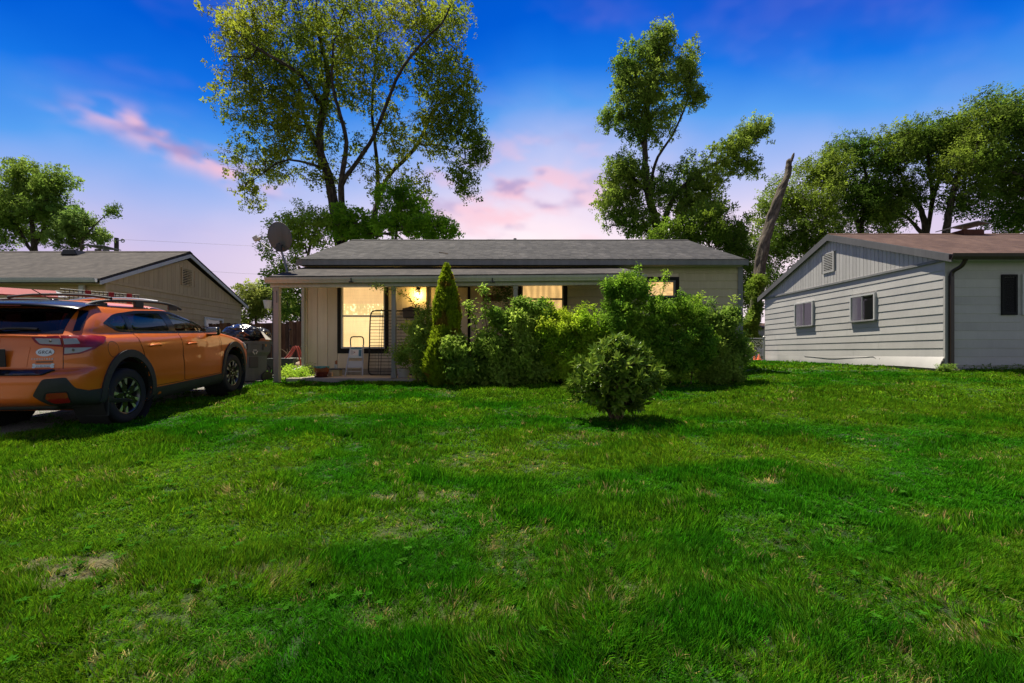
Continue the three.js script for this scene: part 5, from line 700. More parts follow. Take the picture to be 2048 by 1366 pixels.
// grow: limbs are polylines [[x,y,z,r],...]; targets are twig ends; each target joins the nearest wood by a bowed twig
function grow(limbs, targets, seed, tipR, bow = 0.12, step = 0.45, gnarl = 0.10) {
  const r = RNG(seed), nodes = [];
  const add = (p, parent, min = 0) => { nodes.push({ p, parent, kids: [], r: 0, min, len: parent < 0 ? 0 : nodes[parent].len + p.distanceTo(nodes[parent].p) }); if (parent >= 0) nodes[parent].kids.push(nodes.length - 1); return nodes.length - 1; };
  for (const L of limbs) {
    let last = -1;
    if (L.from !== undefined) { let bd = 1e9; nodes.forEach((n, i) => { const q = n.p.distanceToSquared(L.pts[0]); if (q < bd) { bd = q; last = i; } }); } else last = add(L.pts[0].clone(), -1, L.r[0]);
    const c = new THREE.CatmullRomCurve3(L.pts, false, 'centripetal'), n = Math.max(2, Math.ceil(c.getLength() / step));
    for (let i = 1; i <= n; i++) { const t = i / n, p = c.getPoint(t), k = L.r[0] * step * 0.10 + 0.0; p.x += (r() - 0.5) * k * 4; p.z += (r() - 0.5) * k * 4; last = add(p, last, lerp(L.r[0], L.r[1], t)); }
  }
  const skel = nodes.length;
  const order = targets.map(p => { let b = 1e9; for (let i = 0; i < skel; i++) { const q = nodes[i].p.distanceToSquared(p); if (q < b) b = q; } return [b, p]; }).sort((a, b) => a[0] - b[0]);
  const tips = [];
  for (const [, p] of order) {
    let best = 0, bc = 1e9; for (let i = 0; i < nodes.length; i++) { const n = nodes[i].p, dx = n.x - p.x, dy = n.y - p.y, dz = n.z - p.z, q = Math.sqrt(dx * dx + dy * dy + dz * dz) + Math.max(0, n.y - p.y) * 0.55 + (i < skel ? 0 : 0.05); if (q < bc) { bc = q; best = i; } }
    const a = nodes[best].p, D = a.distanceTo(p), n = Math.max(1, Math.ceil(D / step)); let last = best;
    for (let i = 1; i <= n; i++) { const t = i / n, q = a.clone().lerp(p, t); q.y += Math.sin(t * Math.PI) * bow * D; if (i < n) { q.x += (r() - 0.5) * 0.12 * D; q.z += (r() - 0.5) * 0.12 * D; } last = add(q, last); }
    tips.push(last);
  }
  for (let i = nodes.length - 1; i >= 0; i--) { const n = nodes[i]; let s = 0; for (const k of n.kids) s += Math.pow(nodes[k].r, 2.35); n.r = Math.max(n.kids.length ? Math.pow(s, 1 / 2.35) : tipR, tipR); if (i < skel) n.r = Math.max(Math.min(n.r, n.min * 1.15), n.min); }
  // skin the wood as continuous tapering tubes
  const pos = [], uv = [], idx = [];
  const ring = (c, t, side, rad, S, v) => { const b = t.clone().cross(side).normalize(), o = pos.length / 3; for (let s = 0; s <= S; s++) { const a = s / S * 6.2832, k = rad * (1 + (rad > 0.06 ? gnarl * (fbm(c.x * 3 + Math.cos(a) * 1.4, c.y * 2.2, c.z * 3 + Math.sin(a) * 1.4, 3) - 0.5) * 2 : 0)); pos.push(c.x + k * (side.x * Math.cos(a) + b.x * Math.sin(a)), c.y + k * (side.y * Math.cos(a) + b.y * Math.sin(a)), c.z + k * (side.z * Math.cos(a) + b.z * Math.sin(a))); uv.push(s / S * Math.max(0.3, rad * 6.3), v); } return o; };
  const starts = nodes.map((n, i) => n.parent < 0 ? i : -1).filter(i => i >= 0);
  while (starts.length) {
    let i = starts.pop(); const chain = []; if (nodes[i].parent >= 0) chain.push([nodes[nodes[i].parent].p, nodes[i].r]);
    for (;;) { chain.push([nodes[i].p, nodes[i].r]); let big = -1; for (const k of nodes[i].kids) if (big < 0 || nodes[k].r > nodes[big].r) big = k; for (const k of nodes[i].kids) if (k !== big) starts.push(k); if (big < 0) break; i = big; }
    if (chain.length < 2) continue;
    const S = chain[0][1] > 0.09 ? (gnarl > 0.2 ? 20 : 10) : chain[0][1] > 0.03 ? 6 : 4; let side = V(1, 0, 0.2), prev = -1, v = 0;
    chain.forEach(([c, rad], k) => { const t = (k < chain.length - 1 ? chain[k + 1][0] : c).clone().sub(k > 0 ? chain[k - 1][0] : c).normalize(); if (t.lengthSq() < 0.5) t.set(0, 1, 0); side.addScaledVector(t, -side.dot(t)); if (side.lengthSq() < 1e-4) side.set(0, 0, 1).addScaledVector(t, -t.z); side.normalize(); if (k) v += c.distanceTo(chain[k - 1][0]); const o = ring(c, t, side, k === chain.length - 1 ? rad * 0.5 : rad, S, v); if (prev >= 0) for (let s = 0; s < S; s++) idx.push(prev + s, prev + s + 1, o + s + 1, prev + s, o + s + 1, o + s); prev = o; });
  }
  const g = new THREE.BufferGeometry(); g.setAttribute('position', new THREE.Float32BufferAttribute(pos, 3)); g.setAttribute('uv', new THREE.Float32BufferAttribute(uv, 2)); g.setIndex(idx); g.computeVertexNormals();
  return { geo: g, nodes, tips, skel };
}
// targets spread through ellipsoid lobes, with noise gaps
function fill(lobes, seed, gap = 0.42, gscale = 0.5) {
  const r = RNG(seed), out = [];
  for (const [c, rx, ry, rz, n] of lobes) for (let k = 0, tries = 0; k < n && tries < n * 6; tries++) {
    const a = r() * 6.283, z = r() * 2 - 1, q = Math.sqrt(1 - z * z), R = Math.pow(r(), 0.42), p = V(c.x + rx * R * q * Math.cos(a), c.y + ry * R * z, c.z + rz * R * q * Math.sin(a));
    if (noise3(p.x / gscale, p.y / gscale, p.z / gscale) < gap * (0.7 + 0.6 * r())) continue; out.push(p); k++;
  } return out;
}
const UPV = V(0, 1, 0);
// leaves on the outer wood: sprigs at every tip and along the thin twigs
function foliage(tree, sprigs, mat, per, spread, scale, color, seed, thinR, parent, along = 0.5) {
  const r = RNG(seed), lists = sprigs.map(() => []);
  const put = (p, dir) => {
    const d = dir.clone().add(V((r() - 0.5) * 1.2, (r() - 0.35) * 0.9, (r() - 0.5) * 1.2)).normalize(), q = new THREE.Quaternion().setFromUnitVectors(UPV, d).multiply(new THREE.Quaternion().setFromAxisAngle(UPV, r() * 6.283)), s = scale * (0.7 + 0.6 * r());
    lists[(r() * sprigs.length) | 0].push([new THREE.Matrix4().compose(p, q, V(s, s, s)), color(p, r)]);
  };
  const N = tree.nodes;
  for (let i = 0; i < N.length; i++) {
    const n = N[i]; if (n.parent < 0 || n.r > thinR) continue; const a = N[n.parent].p, dir = n.p.clone().sub(a).normalize(), tip = !n.kids.length, m = tip ? per : per * along;
    let c = Math.floor(m) + (r() < m % 1 ? 1 : 0); while (c--) put(a.clone().lerp(n.p, tip ? 0.6 + 0.5 * r() : r()).add(V((r() - 0.5) * spread, (r() - 0.5) * spread, (r() - 0.5) * spread)), dir);
  }
  const crown = new THREE.Group(); crown.name = 'crown'; crown.userData.kind = 'stuff'; parent.add(crown);
  lists.forEach((l, i) => { if (l.length) instances('leaf_sprig', sprigs[i], mat, l, crown); }); return crown;
}
const tint = (a, b, z = 1, f = 0.9) => (p, r) => { const t = clamp(0.5 + 1.5 * (noise3(p.x * f + z * 7, p.y * f, p.z * f) - 0.5) + 0.5 * (r() - 0.5)), k = 0.8 + 0.45 * r(); return C(lerp(a[0], b[0], t) * k, lerp(a[1], b[1], t) * k, lerp(a[2], b[2], t) * k); };
function pxTree(o) {     // limbs and lobes given as pixels at depth d (with a depth offset), so that sizes come out in metres
  const s = o.d / FOC, limbs = o.limbs.map(L => ({ pts: L.pts.map(q => P(q[0], q[1], o.d + (q[2] || 0))), r: L.r, from: L.from }));
  for (const L of limbs) if (L.from === undefined) { const b = L.pts[0]; b.y = ground(b.x, -b.z) - 0.1; }
  const lobes = o.lobes.map(q => [P(q[0], q[1], o.d + (q[5] || 0)), q[2] * s, q[3] * s, (q[4] || Math.max(q[2], q[3])) * s, Math.round(q[6] * (o.more || 1))]);
  const tr = grow(limbs, fill(lobes, o.seed, o.gap ?? 0.42, o.gscale ?? 1.1), o.seed + 1, o.tip ?? 0.012, o.bow ?? 0.10, o.step ?? 0.5, o.gnarl ?? 0.10);
  const b = limbs[0].pts[0], t = thing(o.name, o.label, 'tree', [b.x, b.y, b.z], 0, o.group); tr.geo.translate(-b.x, -b.y, -b.z); 
  part('trunk', tr.geo, o.bark || M.barkGrey, t); for (const n of tr.nodes) n.p.sub(b);
  if (o.sprigs) foliage(tr, o.sprigs, M.leaf, o.per, o.spread ?? 0.35, o.scale ?? 1, o.color, o.seed + 3, o.thin ?? 0.035, t, o.along ?? 0.4);
  return t;
}
const mapleSprigs = [1, 2, 3].map(k => sprig(k * 11, 8, 0.115, 0.05, 'maple', 0.16, 0.7));
const roundSprigs = [1, 2, 3].map(k => sprig(k * 17, 9, 0.12, 0.075, 'oval', 0.19, 0.6));
pxTree({ name: 'maple_tree', label: 'big open maple with several leaning trunks behind the bungalow', d: 22, seed: 101, bark: M.barkDark, sprigs: mapleSprigs, per: 3.6, along: 0.75, spread: 0.75, scale: 0.95, more: 1.75, tip: 0.008, thin: 0.05, gap: 0.36, gscale: 1.2, color: tint([0.158, 0.245, 0.024], [0.328, 0.363, 0.034], 1, 0.35),
  limbs: [{ pts: [[705, 690], [690, 560], [676, 465], [656, 348], [638, 293], [651, 201], [656, 146], [642, 90], [630, 20]], r: [0.31, 0.05] }, { from: 0, pts: [[690, 540], [688, 455, -0.6], [682, 366, -1], [693, 285, -1], [678, 220, -1], [664, 165, -1], [668, 80, -1.3]], r: [0.16, 0.04] }, { from: 0, pts: [[682, 366, -1], [718, 318, -1.2], [748, 271, -1.4], [799, 146, -2], [846, 84, -2], [890, 37, -2.2], [910, -30, -2.3]], r: [0.105, 0.025] },
    { from: 0, pts: [[705, 640], [725, 520, 1], [737, 470, 1.2], [755, 403, 1.2], [751, 293, 1.4], [744, 220, 1.4], [752, 120, 1.5], [760, 20, 1.5]], r: [0.16, 0.03] }, { from: 0, pts: [[744, 440, 1.2], [773, 359, 1.5], [832, 293, 1.5], [872, 216, 1], [912, 183, 0.6], [945, 150, 0.2]], r: [0.12, 0.03] }, { from: 0, pts: [[652, 340], [627, 330, -1], [570, 320, -1.4], [505, 362, -1.5]], r: [0.08, 0.02] }, { from: 0, pts: [[640, 300], [610, 240, 1], [590, 160, 1.6], [539, 124, 2]], r: [0.12, 0.03] }, { from: 0, pts: [[648, 220], [600, 150, -1.5], [520, 100, -2], [470, 60, -2]], r: [0.1, 0.03] }, { from: 0, pts: [[832, 293, 1.5], [880, 290, 2], [930, 320, 2.2]], r: [0.07, 0.02] }, { from: 0, pts: [[872, 216, 1], [878, 160, 1.5], [885, 100, 2]], r: [0.06, 0.02] }],
  lobes: [[525, 190, 92, 105, 90, 0, 230], [500, 60, 75, 75, 80, 0, 150], [620, 40, 120, 85, 110, 0, 230], [640, 150, 105, 85, 100, 0, 190], [760, 40, 110, 80, 100, 0, 170], [740, 150, 80, 70, 80, 0, 85], [870, 50, 80, 85, 80, 0, 140], [890, 180, 70, 90, 75, 0, 150], [915, 265, 55, 70, 60, 0, 110], [930, 360, 28, 38, 40, 0, 40], [950, 290, 24, 40, 40, 0, 50], [520, 320, 75, 45, 70, 0, 80], [500, 390, 30, 30, 30, 0, 14], [590, 250, 85, 60, 80, 0, 110], [830, 270, 70, 60, 70, 0, 80], [640, 350, 60, 40, 50, 0, 18], [800, 370, 75, 45, 60, 0, 45], [700, 300, 70, 60, 70, 0, 12]] });
pxTree({ name: 'understory_tree', label: 'low bright green tree rising behind the left half of the roof', d: 20, seed: 131, group: 'low trees behind the bungalow', sprigs: roundSprigs, per: 6, along: 0.8, spread: 0.4, scale: 0.85, color: tint([0.192, 0.336, 0.034], [0.386, 0.524, 0.061], 2, 0.5), limbs: [{ pts: [[600, 700], [606, 600], [618, 500], [640, 440]], r: [0.1, 0.03] }], lobes: [[570, 490, 44, 55, 45, 0, 90], [625, 455, 70, 45, 45, 0, 110], [560, 560, 34, 36, 40, 0, 50], [590, 600, 40, 50, 40, 0, 60]] });
pxTree({ name: 'understory_tree', label: 'low bright green tree behind the roof ridge right of the big maple trunks', d: 20.5, seed: 137, group: 'low trees behind the bungalow', sprigs: mapleSprigs, per: 6, along: 0.8, spread: 0.4, color: tint([0.154, 0.336, 0.021], [0.308, 0.524, 0.030], 2, 0.5), limbs: [{ pts: [[790, 700], [786, 560], [795, 450], [810, 390]], r: [0.1, 0.03] }], lobes: [[800, 415, 62, 48, 45, 0, 130], [850, 450, 50, 38, 40, 0, 90], [745, 450, 70, 40, 40, 0, 120], [690, 445, 50, 36, 40, 0, 80], [880, 462, 38, 24, 30, 0, 50]] });
pxTree({ name: 'plume_tree', label: 'tall split tree with upright plume of leaves behind the right end of the roof', d: 26, seed: 151, bark: M.barkDark, sprigs: mapleSprigs, per: 4.2, along: 0.8, spread: 0.6, scale: 1.0, more: 1.6, tip: 0.009, thin: 0.05, gap: 0.34, color: tint([0.143, 0.251, 0.032], [0.300, 0.388, 0.052], 4, 0.4), bow: 0.02,
  limbs: [{ pts: [[1335, 690], [1325, 540], [1315, 459], [1297, 389], [1290, 318], [1292, 259], [1301, 160], [1325, 70]], r: [0.34, 0.03] }, { from: 0, pts: [[1300, 400], [1311, 325], [1347, 266], [1375, 200], [1390, 130]], r: [0.1, 0.02] }, { from: 0, pts: [[1318, 480], [1345, 400], [1400, 345], [1455, 315], [1500, 276], [1540, 245]], r: [0.17, 0.02] }, { from: 0, pts: [[1315, 470], [1270, 455], [1230, 450], [1205, 460]], r: [0.1, 0.02] }, { from: 0, pts: [[1297, 389], [1262, 350], [1240, 320]], r: [0.06, 0.02] }, { from: 0, pts: [[1290, 300], [1262, 240], [1240, 180], [1235, 130]], r: [0.07, 0.02] }, { from: 0, pts: [[1400, 345], [1420, 310], [1430, 290]], r: [0.05, 0.02] }],
  lobes: [[1295, 195, 78, 62, 60, 0, 330], [1270, 130, 45, 45, 40, 0, 120], [1318, 95, 32, 42, 30, 0, 110], [1333, 60, 10, 22, 10, 0, 14], [1372, 130, 24, 48, 30, 0, 80], [1388, 190, 24, 30, 24, 0, 45], [1222, 235, 30, 25, 25, 0, 34], [1290, 265, 60, 20, 40, 0, 60], [1250, 345, 48, 38, 45, 0, 130], [1235, 405, 48, 42, 45, 0, 120], [1310, 385, 60, 55, 50, 0, 110], [1395, 365, 58, 58, 50, 0, 190], [1465, 310, 38, 40, 35, 0, 100], [1515, 262, 38, 22, 25, 0, 70], [1500, 335, 24, 18, 20, 0, 26], [1300, 440, 70, 34, 50, 0, 120], [1400, 430, 60, 30, 50, 0, 80]] });
pxTree({ name: 'understory_tree', label: 'rounded green tree behind the right end of the grey roof', d: 23, seed: 157, group: 'low trees behind the bungalow', sprigs: roundSprigs, per: 6.5, along: 0.8, spread: 0.45, color: tint([0.129, 0.228, 0.021], [0.256, 0.365, 0.034], 6, 0.4), limbs: [{ pts: [[1420, 700], [1424, 560], [1415, 460]], r: [0.12, 0.04] }], lobes: [[1425, 455, 70, 48, 55, 0, 190], [1350, 470, 55, 28, 40, 0, 80], [1465, 505, 42, 50, 40, 0, 110], [1500, 560, 30, 60, 35, 0, 90]] });
{
  const rowLobes = [
    ['broad tree between the bare leaning trunk and the white gable', 1612, 640, [[1600, 400, 78, 68, 0, 200], [1650, 340, 52, 40, 0, 110], [1560, 450, 58, 70, 0, 150], [1620, 470, 80, 44, 0, 150], [1540, 540, 40, 50, 0, 70]], 30, [[[1612, 690], [1622, 560], [1605, 470], [1590, 400]], [[1618, 540], [1650, 440], [1660, 360]]]],
    ['leafy tree above the peak of the white gable', 1722, 460, [[1720, 345, 66, 62, 0, 200], [1690, 300, 40, 30, 0, 60], [1760, 400, 55, 50, 0, 130], [1700, 420, 60, 46, 0, 130]], 31, [[[1722, 690], [1724, 520], [1722, 455], [1735, 380], [1725, 320]], [[1724, 470], [1700, 410], [1680, 360]]]],
    ['tree with forked dark trunks above the brown roof', 1852, 470, [[1790, 300, 50, 48, 0, 130], [1850, 275, 52, 38, 0, 140], [1890, 300, 45, 55, 0, 130], [1815, 385, 42, 50, 0, 90], [1765, 440, 45, 34, 0, 70], [1900, 260, 40, 30, 0, 70]], 30, [[[1852, 690], [1852, 540], [1852, 465], [1842, 420], [1815, 380], [1795, 330]], [[1854, 470], [1864, 400], [1858, 330], [1850, 280]], [[1845, 470], [1820, 440], [1785, 410]], [[1864, 400], [1885, 340], [1900, 290]]]],
    ['huge spreading tree at the far right over the brown roof', 1893, 460, [[1985, 265, 80, 62, 0, 240], [2040, 230, 55, 45, 0, 130], [1935, 330, 62, 50, 0, 150], [2030, 340, 66, 52, 0, 180], [1935, 395, 44, 34, 0, 80], [2030, 425, 50, 44, 0, 140], [2090, 330, 60, 90, 0, 170], [1975, 205, 30, 25, 0, 22]], 28, [[[1893, 690], [1893, 540], [1893, 460], [1906, 385], [1925, 330], [1960, 270]], [[2100, 690, -1], [2095, 520, -1], [2080, 400, -1], [2040, 350, -1], [1990, 340, -1], [1950, 330, -1]], [[2080, 400, -1], [2060, 300, -1], [2040, 240, -1]]]]];
  rowLobes.forEach(([label, , , lobes, d, limbs], i) => pxTree({ name: 'yard_tree', label, d, seed: 201 + i * 9, group: 'trees behind the white house', bark: M.barkDark, sprigs: roundSprigs, per: 5, along: 0.8, spread: 0.8, scale: 1.05, more: 1.5, thin: 0.06, gap: 0.38, color: tint([0.092, 0.182, 0.020], [0.210, 0.287, 0.034], 8 + i, 0.35), limbs: limbs.map((l, k) => ({ pts: l, r: k ? [0.14, 0.04] : [0.3, 0.05], from: k && l[0][1] < 600 ? 0 : undefined })), lobes: lobes.map(q => [q[0], q[1], q[2], q[3], Math.max(q[2], q[3]), q[4], q[5]]) }));
}
pxTree({ name: 'yard_tree', label: 'leafy tree standing behind the tan house', d: 28, seed: 251, bark: M.barkDark, sprigs: mapleSprigs, per: 7, along: 0.8, spread: 0.75, scale: 1.1, thin: 0.05, gap: 0.38, color: tint([0.118, 0.230, 0.034], [0.248, 0.351, 0.052], 14, 0.4), limbs: [{ pts: [[66, 690], [66, 560], [68, 484], [60, 420], [45, 350]], r: [0.25, 0.04] }, { from: 0, pts: [[68, 500], [100, 430], [125, 380]], r: [0.1, 0.03] }, { from: 0, pts: [[66, 510], [20, 430], [-20, 380]], r: [0.1, 0.03] }], lobes: [[45, 365, 44, 44, 40, 0, 130], [115, 375, 44, 38, 40, 0, 110], [80, 430, 75, 52, 55, 0, 210], [0, 440, 50, 60, 50, 0, 130], [-50, 400, 50, 60, 50, 0, 90]] });
pxTree({ name: 'yard_tree', label: 'smaller tree with a side limb reaching out behind the tan roof', d: 27, seed: 263, sprigs: mapleSprigs, per: 6, along: 0.8, spread: 0.4, scale: 1.1, color: tint([0.131, 0.238, 0.047], [0.237, 0.338, 0.070], 17, 0.4), limbs: [{ pts: [[158, 690], [160, 560], [165, 480], [175, 440]], r: [0.12, 0.03] }, { from: 0, pts: [[165, 480], [195, 445], [225, 420]], r: [0.05, 0.015] }], lobes: [[165, 450, 46, 34, 35, 0, 120], [222, 425, 22, 18, 18, 0, 34], [140, 480, 36, 22, 30, 0, 50], [200, 475, 18, 12, 14, 0, 14]] });
pxTree({ name: 'yard_tree', label: 'pale green airy tree beyond the wooden fence', d: 24, seed: 271, sprigs: mapleSprigs, per: 5.5, along: 0.8, spread: 0.4, scale: 0.95, gap: 0.4, color: tint([0.261, 0.338, 0.070], [0.445, 0.476, 0.099], 19, 0.5), limbs: [{ pts: [[515, 700], [512, 640], [508, 590]], r: [0.09, 0.03] }, { from: 0, pts: [[512, 650], [535, 610], [545, 590]], r: [0.04, 0.02] }], lobes: [[508, 592, 40, 32, 35, 0, 130], [535, 615, 40, 30, 35, 0, 80], [490, 625, 25, 25, 25, 0, 40], [585, 625, 30, 34, 30, 0, 60]] });
pxTree({ name: 'dead_trunk', label: 'bare leaning broken trunk beside the white house', d: 20, seed: 281, bark: M.barkDead, gnarl: 0.55, step: 0.16, limbs: [{ pts: [[1498, 700], [1510, 625], [1518, 555], [1530, 480], [1549, 418], [1563, 378], [1576, 345], [1579, 318]], r: [0.29, 0.10] }, { from: 0, pts: [[1577, 335], [1584, 318], [1588, 306]], r: [0.075, 0.05] }, { from: 0, pts: [[1549, 425], [1543, 421], [1540, 423]], r: [0.07, 0.06] }, { from: 0, pts: [[1563, 380], [1557, 384], [1555, 388]], r: [0.08, 0.06] }], lobes: [] });
// ivy climbing on its foot, and scrub behind the wire fence
pxTree({ name: 'ivy_mass', label: 'ivy and scrub climbing the foot of the bare trunk', d: 19.5, seed: 287, bark: M.barkTwig, sprigs: roundSprigs, per: 6, along: 1, spread: 0.25, scale: 0.62, gap: 0.3, tip: 0.006, color: tint([0.157, 0.253, 0.024], [0.312, 0.380, 0.045], 21, 0.8), limbs: [{ pts: [[1500, 715], [1506, 640], [1512, 590]], r: [0.05, 0.02] }], lobes: [[1508, 605, 16, 40, 20, 0, 110], [1494, 660, 18, 40, 20, 0, 100], [1516, 570, 14, 22, 16, 0, 40], [1500, 690, 22, 22, 20, 0, 50]] }).userData.category = 'ivy';

// ---- shrubs: stems from a foot, targets through lobes, all in metres
function shrub(o) {
  const lobes = o.lobes.map(q => { const d = o.d + (q[5] || 0), s = d / FOC; return [P(q[0], q[1], d), q[2] * s, q[3] * s, (q[4] || q[2]) * s, q[6]]; });
  const bx = PX(o.foot[0], o.d), by = ground(bx, o.d) - 0.03, r = RNG(o.seed), limbs = [];
  const n = o.stems || 7; for (let k = 0; k < n; k++) { const L = lobes[k % lobes.length][0], a = r() * 6.283, w = o.footw ?? 0.18; const b = V(bx + Math.cos(a) * w * r() + (L.x - bx) * (o.spreadFoot ?? 0.5), by, -o.d + Math.sin(a) * w * r()), t = L.clone().add(V((r() - 0.5) * 0.3, (r() - 0.5) * 0.2, (r() - 0.5) * 0.3)); b.y = ground(b.x, -b.z) - 0.03; limbs.push({ pts: [b, b.clone().lerp(t, 0.5).add(V((r() - 0.5) * 0.1, 0.1, (r() - 0.5) * 0.1)), t], r: [o.stemR ?? 0.016, 0.006] }); }
  for (const A of o.arms || []) limbs.push({ pts: A.map(q => P(q[0], q[1], o.d + (q[2] || 0))), r: [0.008, 0.003], from: 0 });
  const tr = grow(limbs, fill(lobes, o.seed + 1, o.gap ?? 0.3, o.gscale ?? 0.22), o.seed + 2, o.tip ?? 0.0025, o.bow ?? 0.1, 0.16);
  const t = thing(o.name, o.label, 'shrub', [bx, by, -o.d], 0, o.group), b = V(bx, by, -o.d); tr.geo.translate(-b.x, -b.y, -b.z); part('stem', tr.geo, M.barkTwig, t); for (const q of tr.nodes) q.p.sub(b);
  foliage(tr, o.sprigs, o.mat || M.leaf, o.per, o.spread ?? 0.08, o.scale ?? 1, o.color, o.seed + 3, o.thin ?? 0.012, t, o.along ?? 0.6); return t;
}
const smallLeaf = [1, 2, 3].map(k => sprig(k * 23, 8, 0.060, 0.032, 'oval', 0.085, 0.5)), tinyLeaf = [1, 2, 3].map(k => sprig(k * 29, 9, 0.050, 0.030, 'oval', 0.08, 0.4)), dropLeaf = [1, 2, 3].map(k => sprig(k * 31, 8, 0.078, 0.042, 'oval', 0.09, 1.2));
shrub({ name: 'arching_shrub', label: 'loose arching shrub reaching before the mailbox left of the conifer', d: 9.75, foot: [850, 765], seed: 301, stems: 8, sprigs: smallLeaf, per: 4.2, along: 0.5, scale: 1.0, gap: 0.42, color: tint([0.223, 0.367, 0.053], [0.468, 0.595, 0.098], 1, 2.5), lobes: [[845, 690, 40, 42, 35, 0, 130], [830, 660, 28, 24, 25, 0, 55], [850, 735, 34, 26, 30, 0, 80], [815, 710, 26, 24, 24, 0, 45], [852, 640, 22, 20, 20, 0, 35]], arms: [[[850, 680], [830, 610], [800, 585], [768, 577], [752, 573]], [[840, 690], [835, 640], [842, 608], [862, 622]], [[838, 700], [800, 690], [775, 705]]], spreadFoot: 0.3 });
shrub({ name: 'flowering_shrub', label: 'drooping leafy shrub just right of the conifer', d: 9.3, foot: [1000, 768], seed: 311, stems: 10, sprigs: dropLeaf, per: 4.6, along: 0.6, color: tint([0.167, 0.304, 0.033], [0.379, 0.506, 0.075], 3, 2.2), lobes: [[985, 694, 40, 34, 36, 0, 95], [1000, 735, 46, 34, 36, 0, 150], [1030, 652, 34, 32, 32, 0, 80], [1075, 635, 34, 30, 32, 0, 110], [1050, 700, 46, 46, 38, 0, 170], [960, 715, 22, 30, 24, 0, 50], [948, 740, 22, 24, 24, 0, 60], [908, 695, 26, 22, 18, -0.42, 60], [920, 735, 26, 28, 20, -0.42, 70], [1000, 756, 70, 12, 40, 0, 110], [1080, 745, 50, 20, 40, 0, 90], [992, 635, 14, 18, 14, 0, 30], [1050, 610, 20, 12, 15, 0, 24]], arms: [[[980, 680], [968, 620], [972, 585], [966, 580]], [[960, 690], [945, 630], [938, 608]], [[1050, 650], [1075, 610], [1090, 604]]], spreadFoot: 0.75 });
shrub({ name: 'hedge_shrub', label: 'dense yellow green shrub below the middle window', d: 9.2, foot: [1130, 768], seed: 321, stems: 10, sprigs: smallLeaf, per: 5.4, along: 0.8, gap: 0.32, color: tint([0.246, 0.418, 0.021], [0.491, 0.595, 0.039], 5, 2.2), lobes: [[1110, 660, 46, 40, 40, 0, 230], [1165, 662, 42, 38, 40, 0, 210], [1140, 710, 60, 50, 44, 0, 260], [1195, 690, 34, 40, 36, 0, 130], [1150, 752, 64, 14, 44, 0, 130], [1215, 730, 40, 32, 40, 0, 120]], arms: [[[1110, 640], [1104, 612], [1096, 604]], [[1150, 640], [1158, 618], [1168, 612]], [[1185, 650], [1190, 626], [1186, 616]]], spreadFoot: 0.7 });
shrub({ name: 'wild_shrub', label: 'tallest wild shrub reaching up to the porch corner before the right window', d: 9.0, foot: [1270, 768], seed: 331, stems: 14, sprigs: tinyLeaf, per: 5.0, along: 0.8, gap: 0.36, color: tint([0.134, 0.292, 0.024], [0.336, 0.494, 0.039], 7, 2.2), lobes: [[1245, 640, 48, 50, 44, 0, 270], [1262, 580, 34, 34, 32, 0, 130], [1310, 640, 46, 44, 42, 0, 240], [1275, 700, 62, 54, 48, 0, 310], [1345, 690, 58, 58, 48, 0, 300], [1228, 580, 22, 22, 22, 0, 42], [1375, 630, 34, 38, 34, 0, 130], [1310, 735, 70, 28, 44, 0, 160], [1300, 754, 90, 12, 46, 0, 130], [1400, 690, 30, 44, 36, 0, 110]], arms: [[[1262, 590], [1272, 552], [1275, 535]], [[1310, 640], [1328, 575], [1334, 545]], [[1230, 600], [1218, 575], [1205, 568]], [[1350, 650], [1362, 612], [1358, 590]], [[1385, 640], [1398, 600], [1402, 592]], [[1290, 600], [1300, 575], [1306, 566]], [[1245, 620], [1240, 560], [1246, 548]]], spreadFoot: 0.85 });
shrub({ name: 'hedge_shrub', label: 'olive green shrub at the right end of the hedge by the grey corner board', d: 9.3, foot: [1430, 762], seed: 341, stems: 11, sprigs: smallLeaf, per: 4.6, along: 0.8, gap: 0.38, color: tint([0.167, 0.292, 0.041], [0.336, 0.456, 0.067], 9, 2.2), lobes: [[1430, 680, 40, 44, 38, 0, 190], [1450, 640, 26, 24, 24, 0, 60], [1470, 700, 30, 36, 30, 0, 110], [1420, 730, 52, 28, 40, 0, 140], [1468, 625, 12, 22, 12, 0, 16], [1405, 640, 24, 24, 24, 0, 50], [1430, 752, 60, 12, 40, 0, 90]], arms: [[[1450, 640], [1466, 612], [1470, 600]], [[1470, 660], [1490, 640], [1498, 634]], [[1425, 650], [1428, 615], [1422, 604]]], spreadFoot: 0.8 });
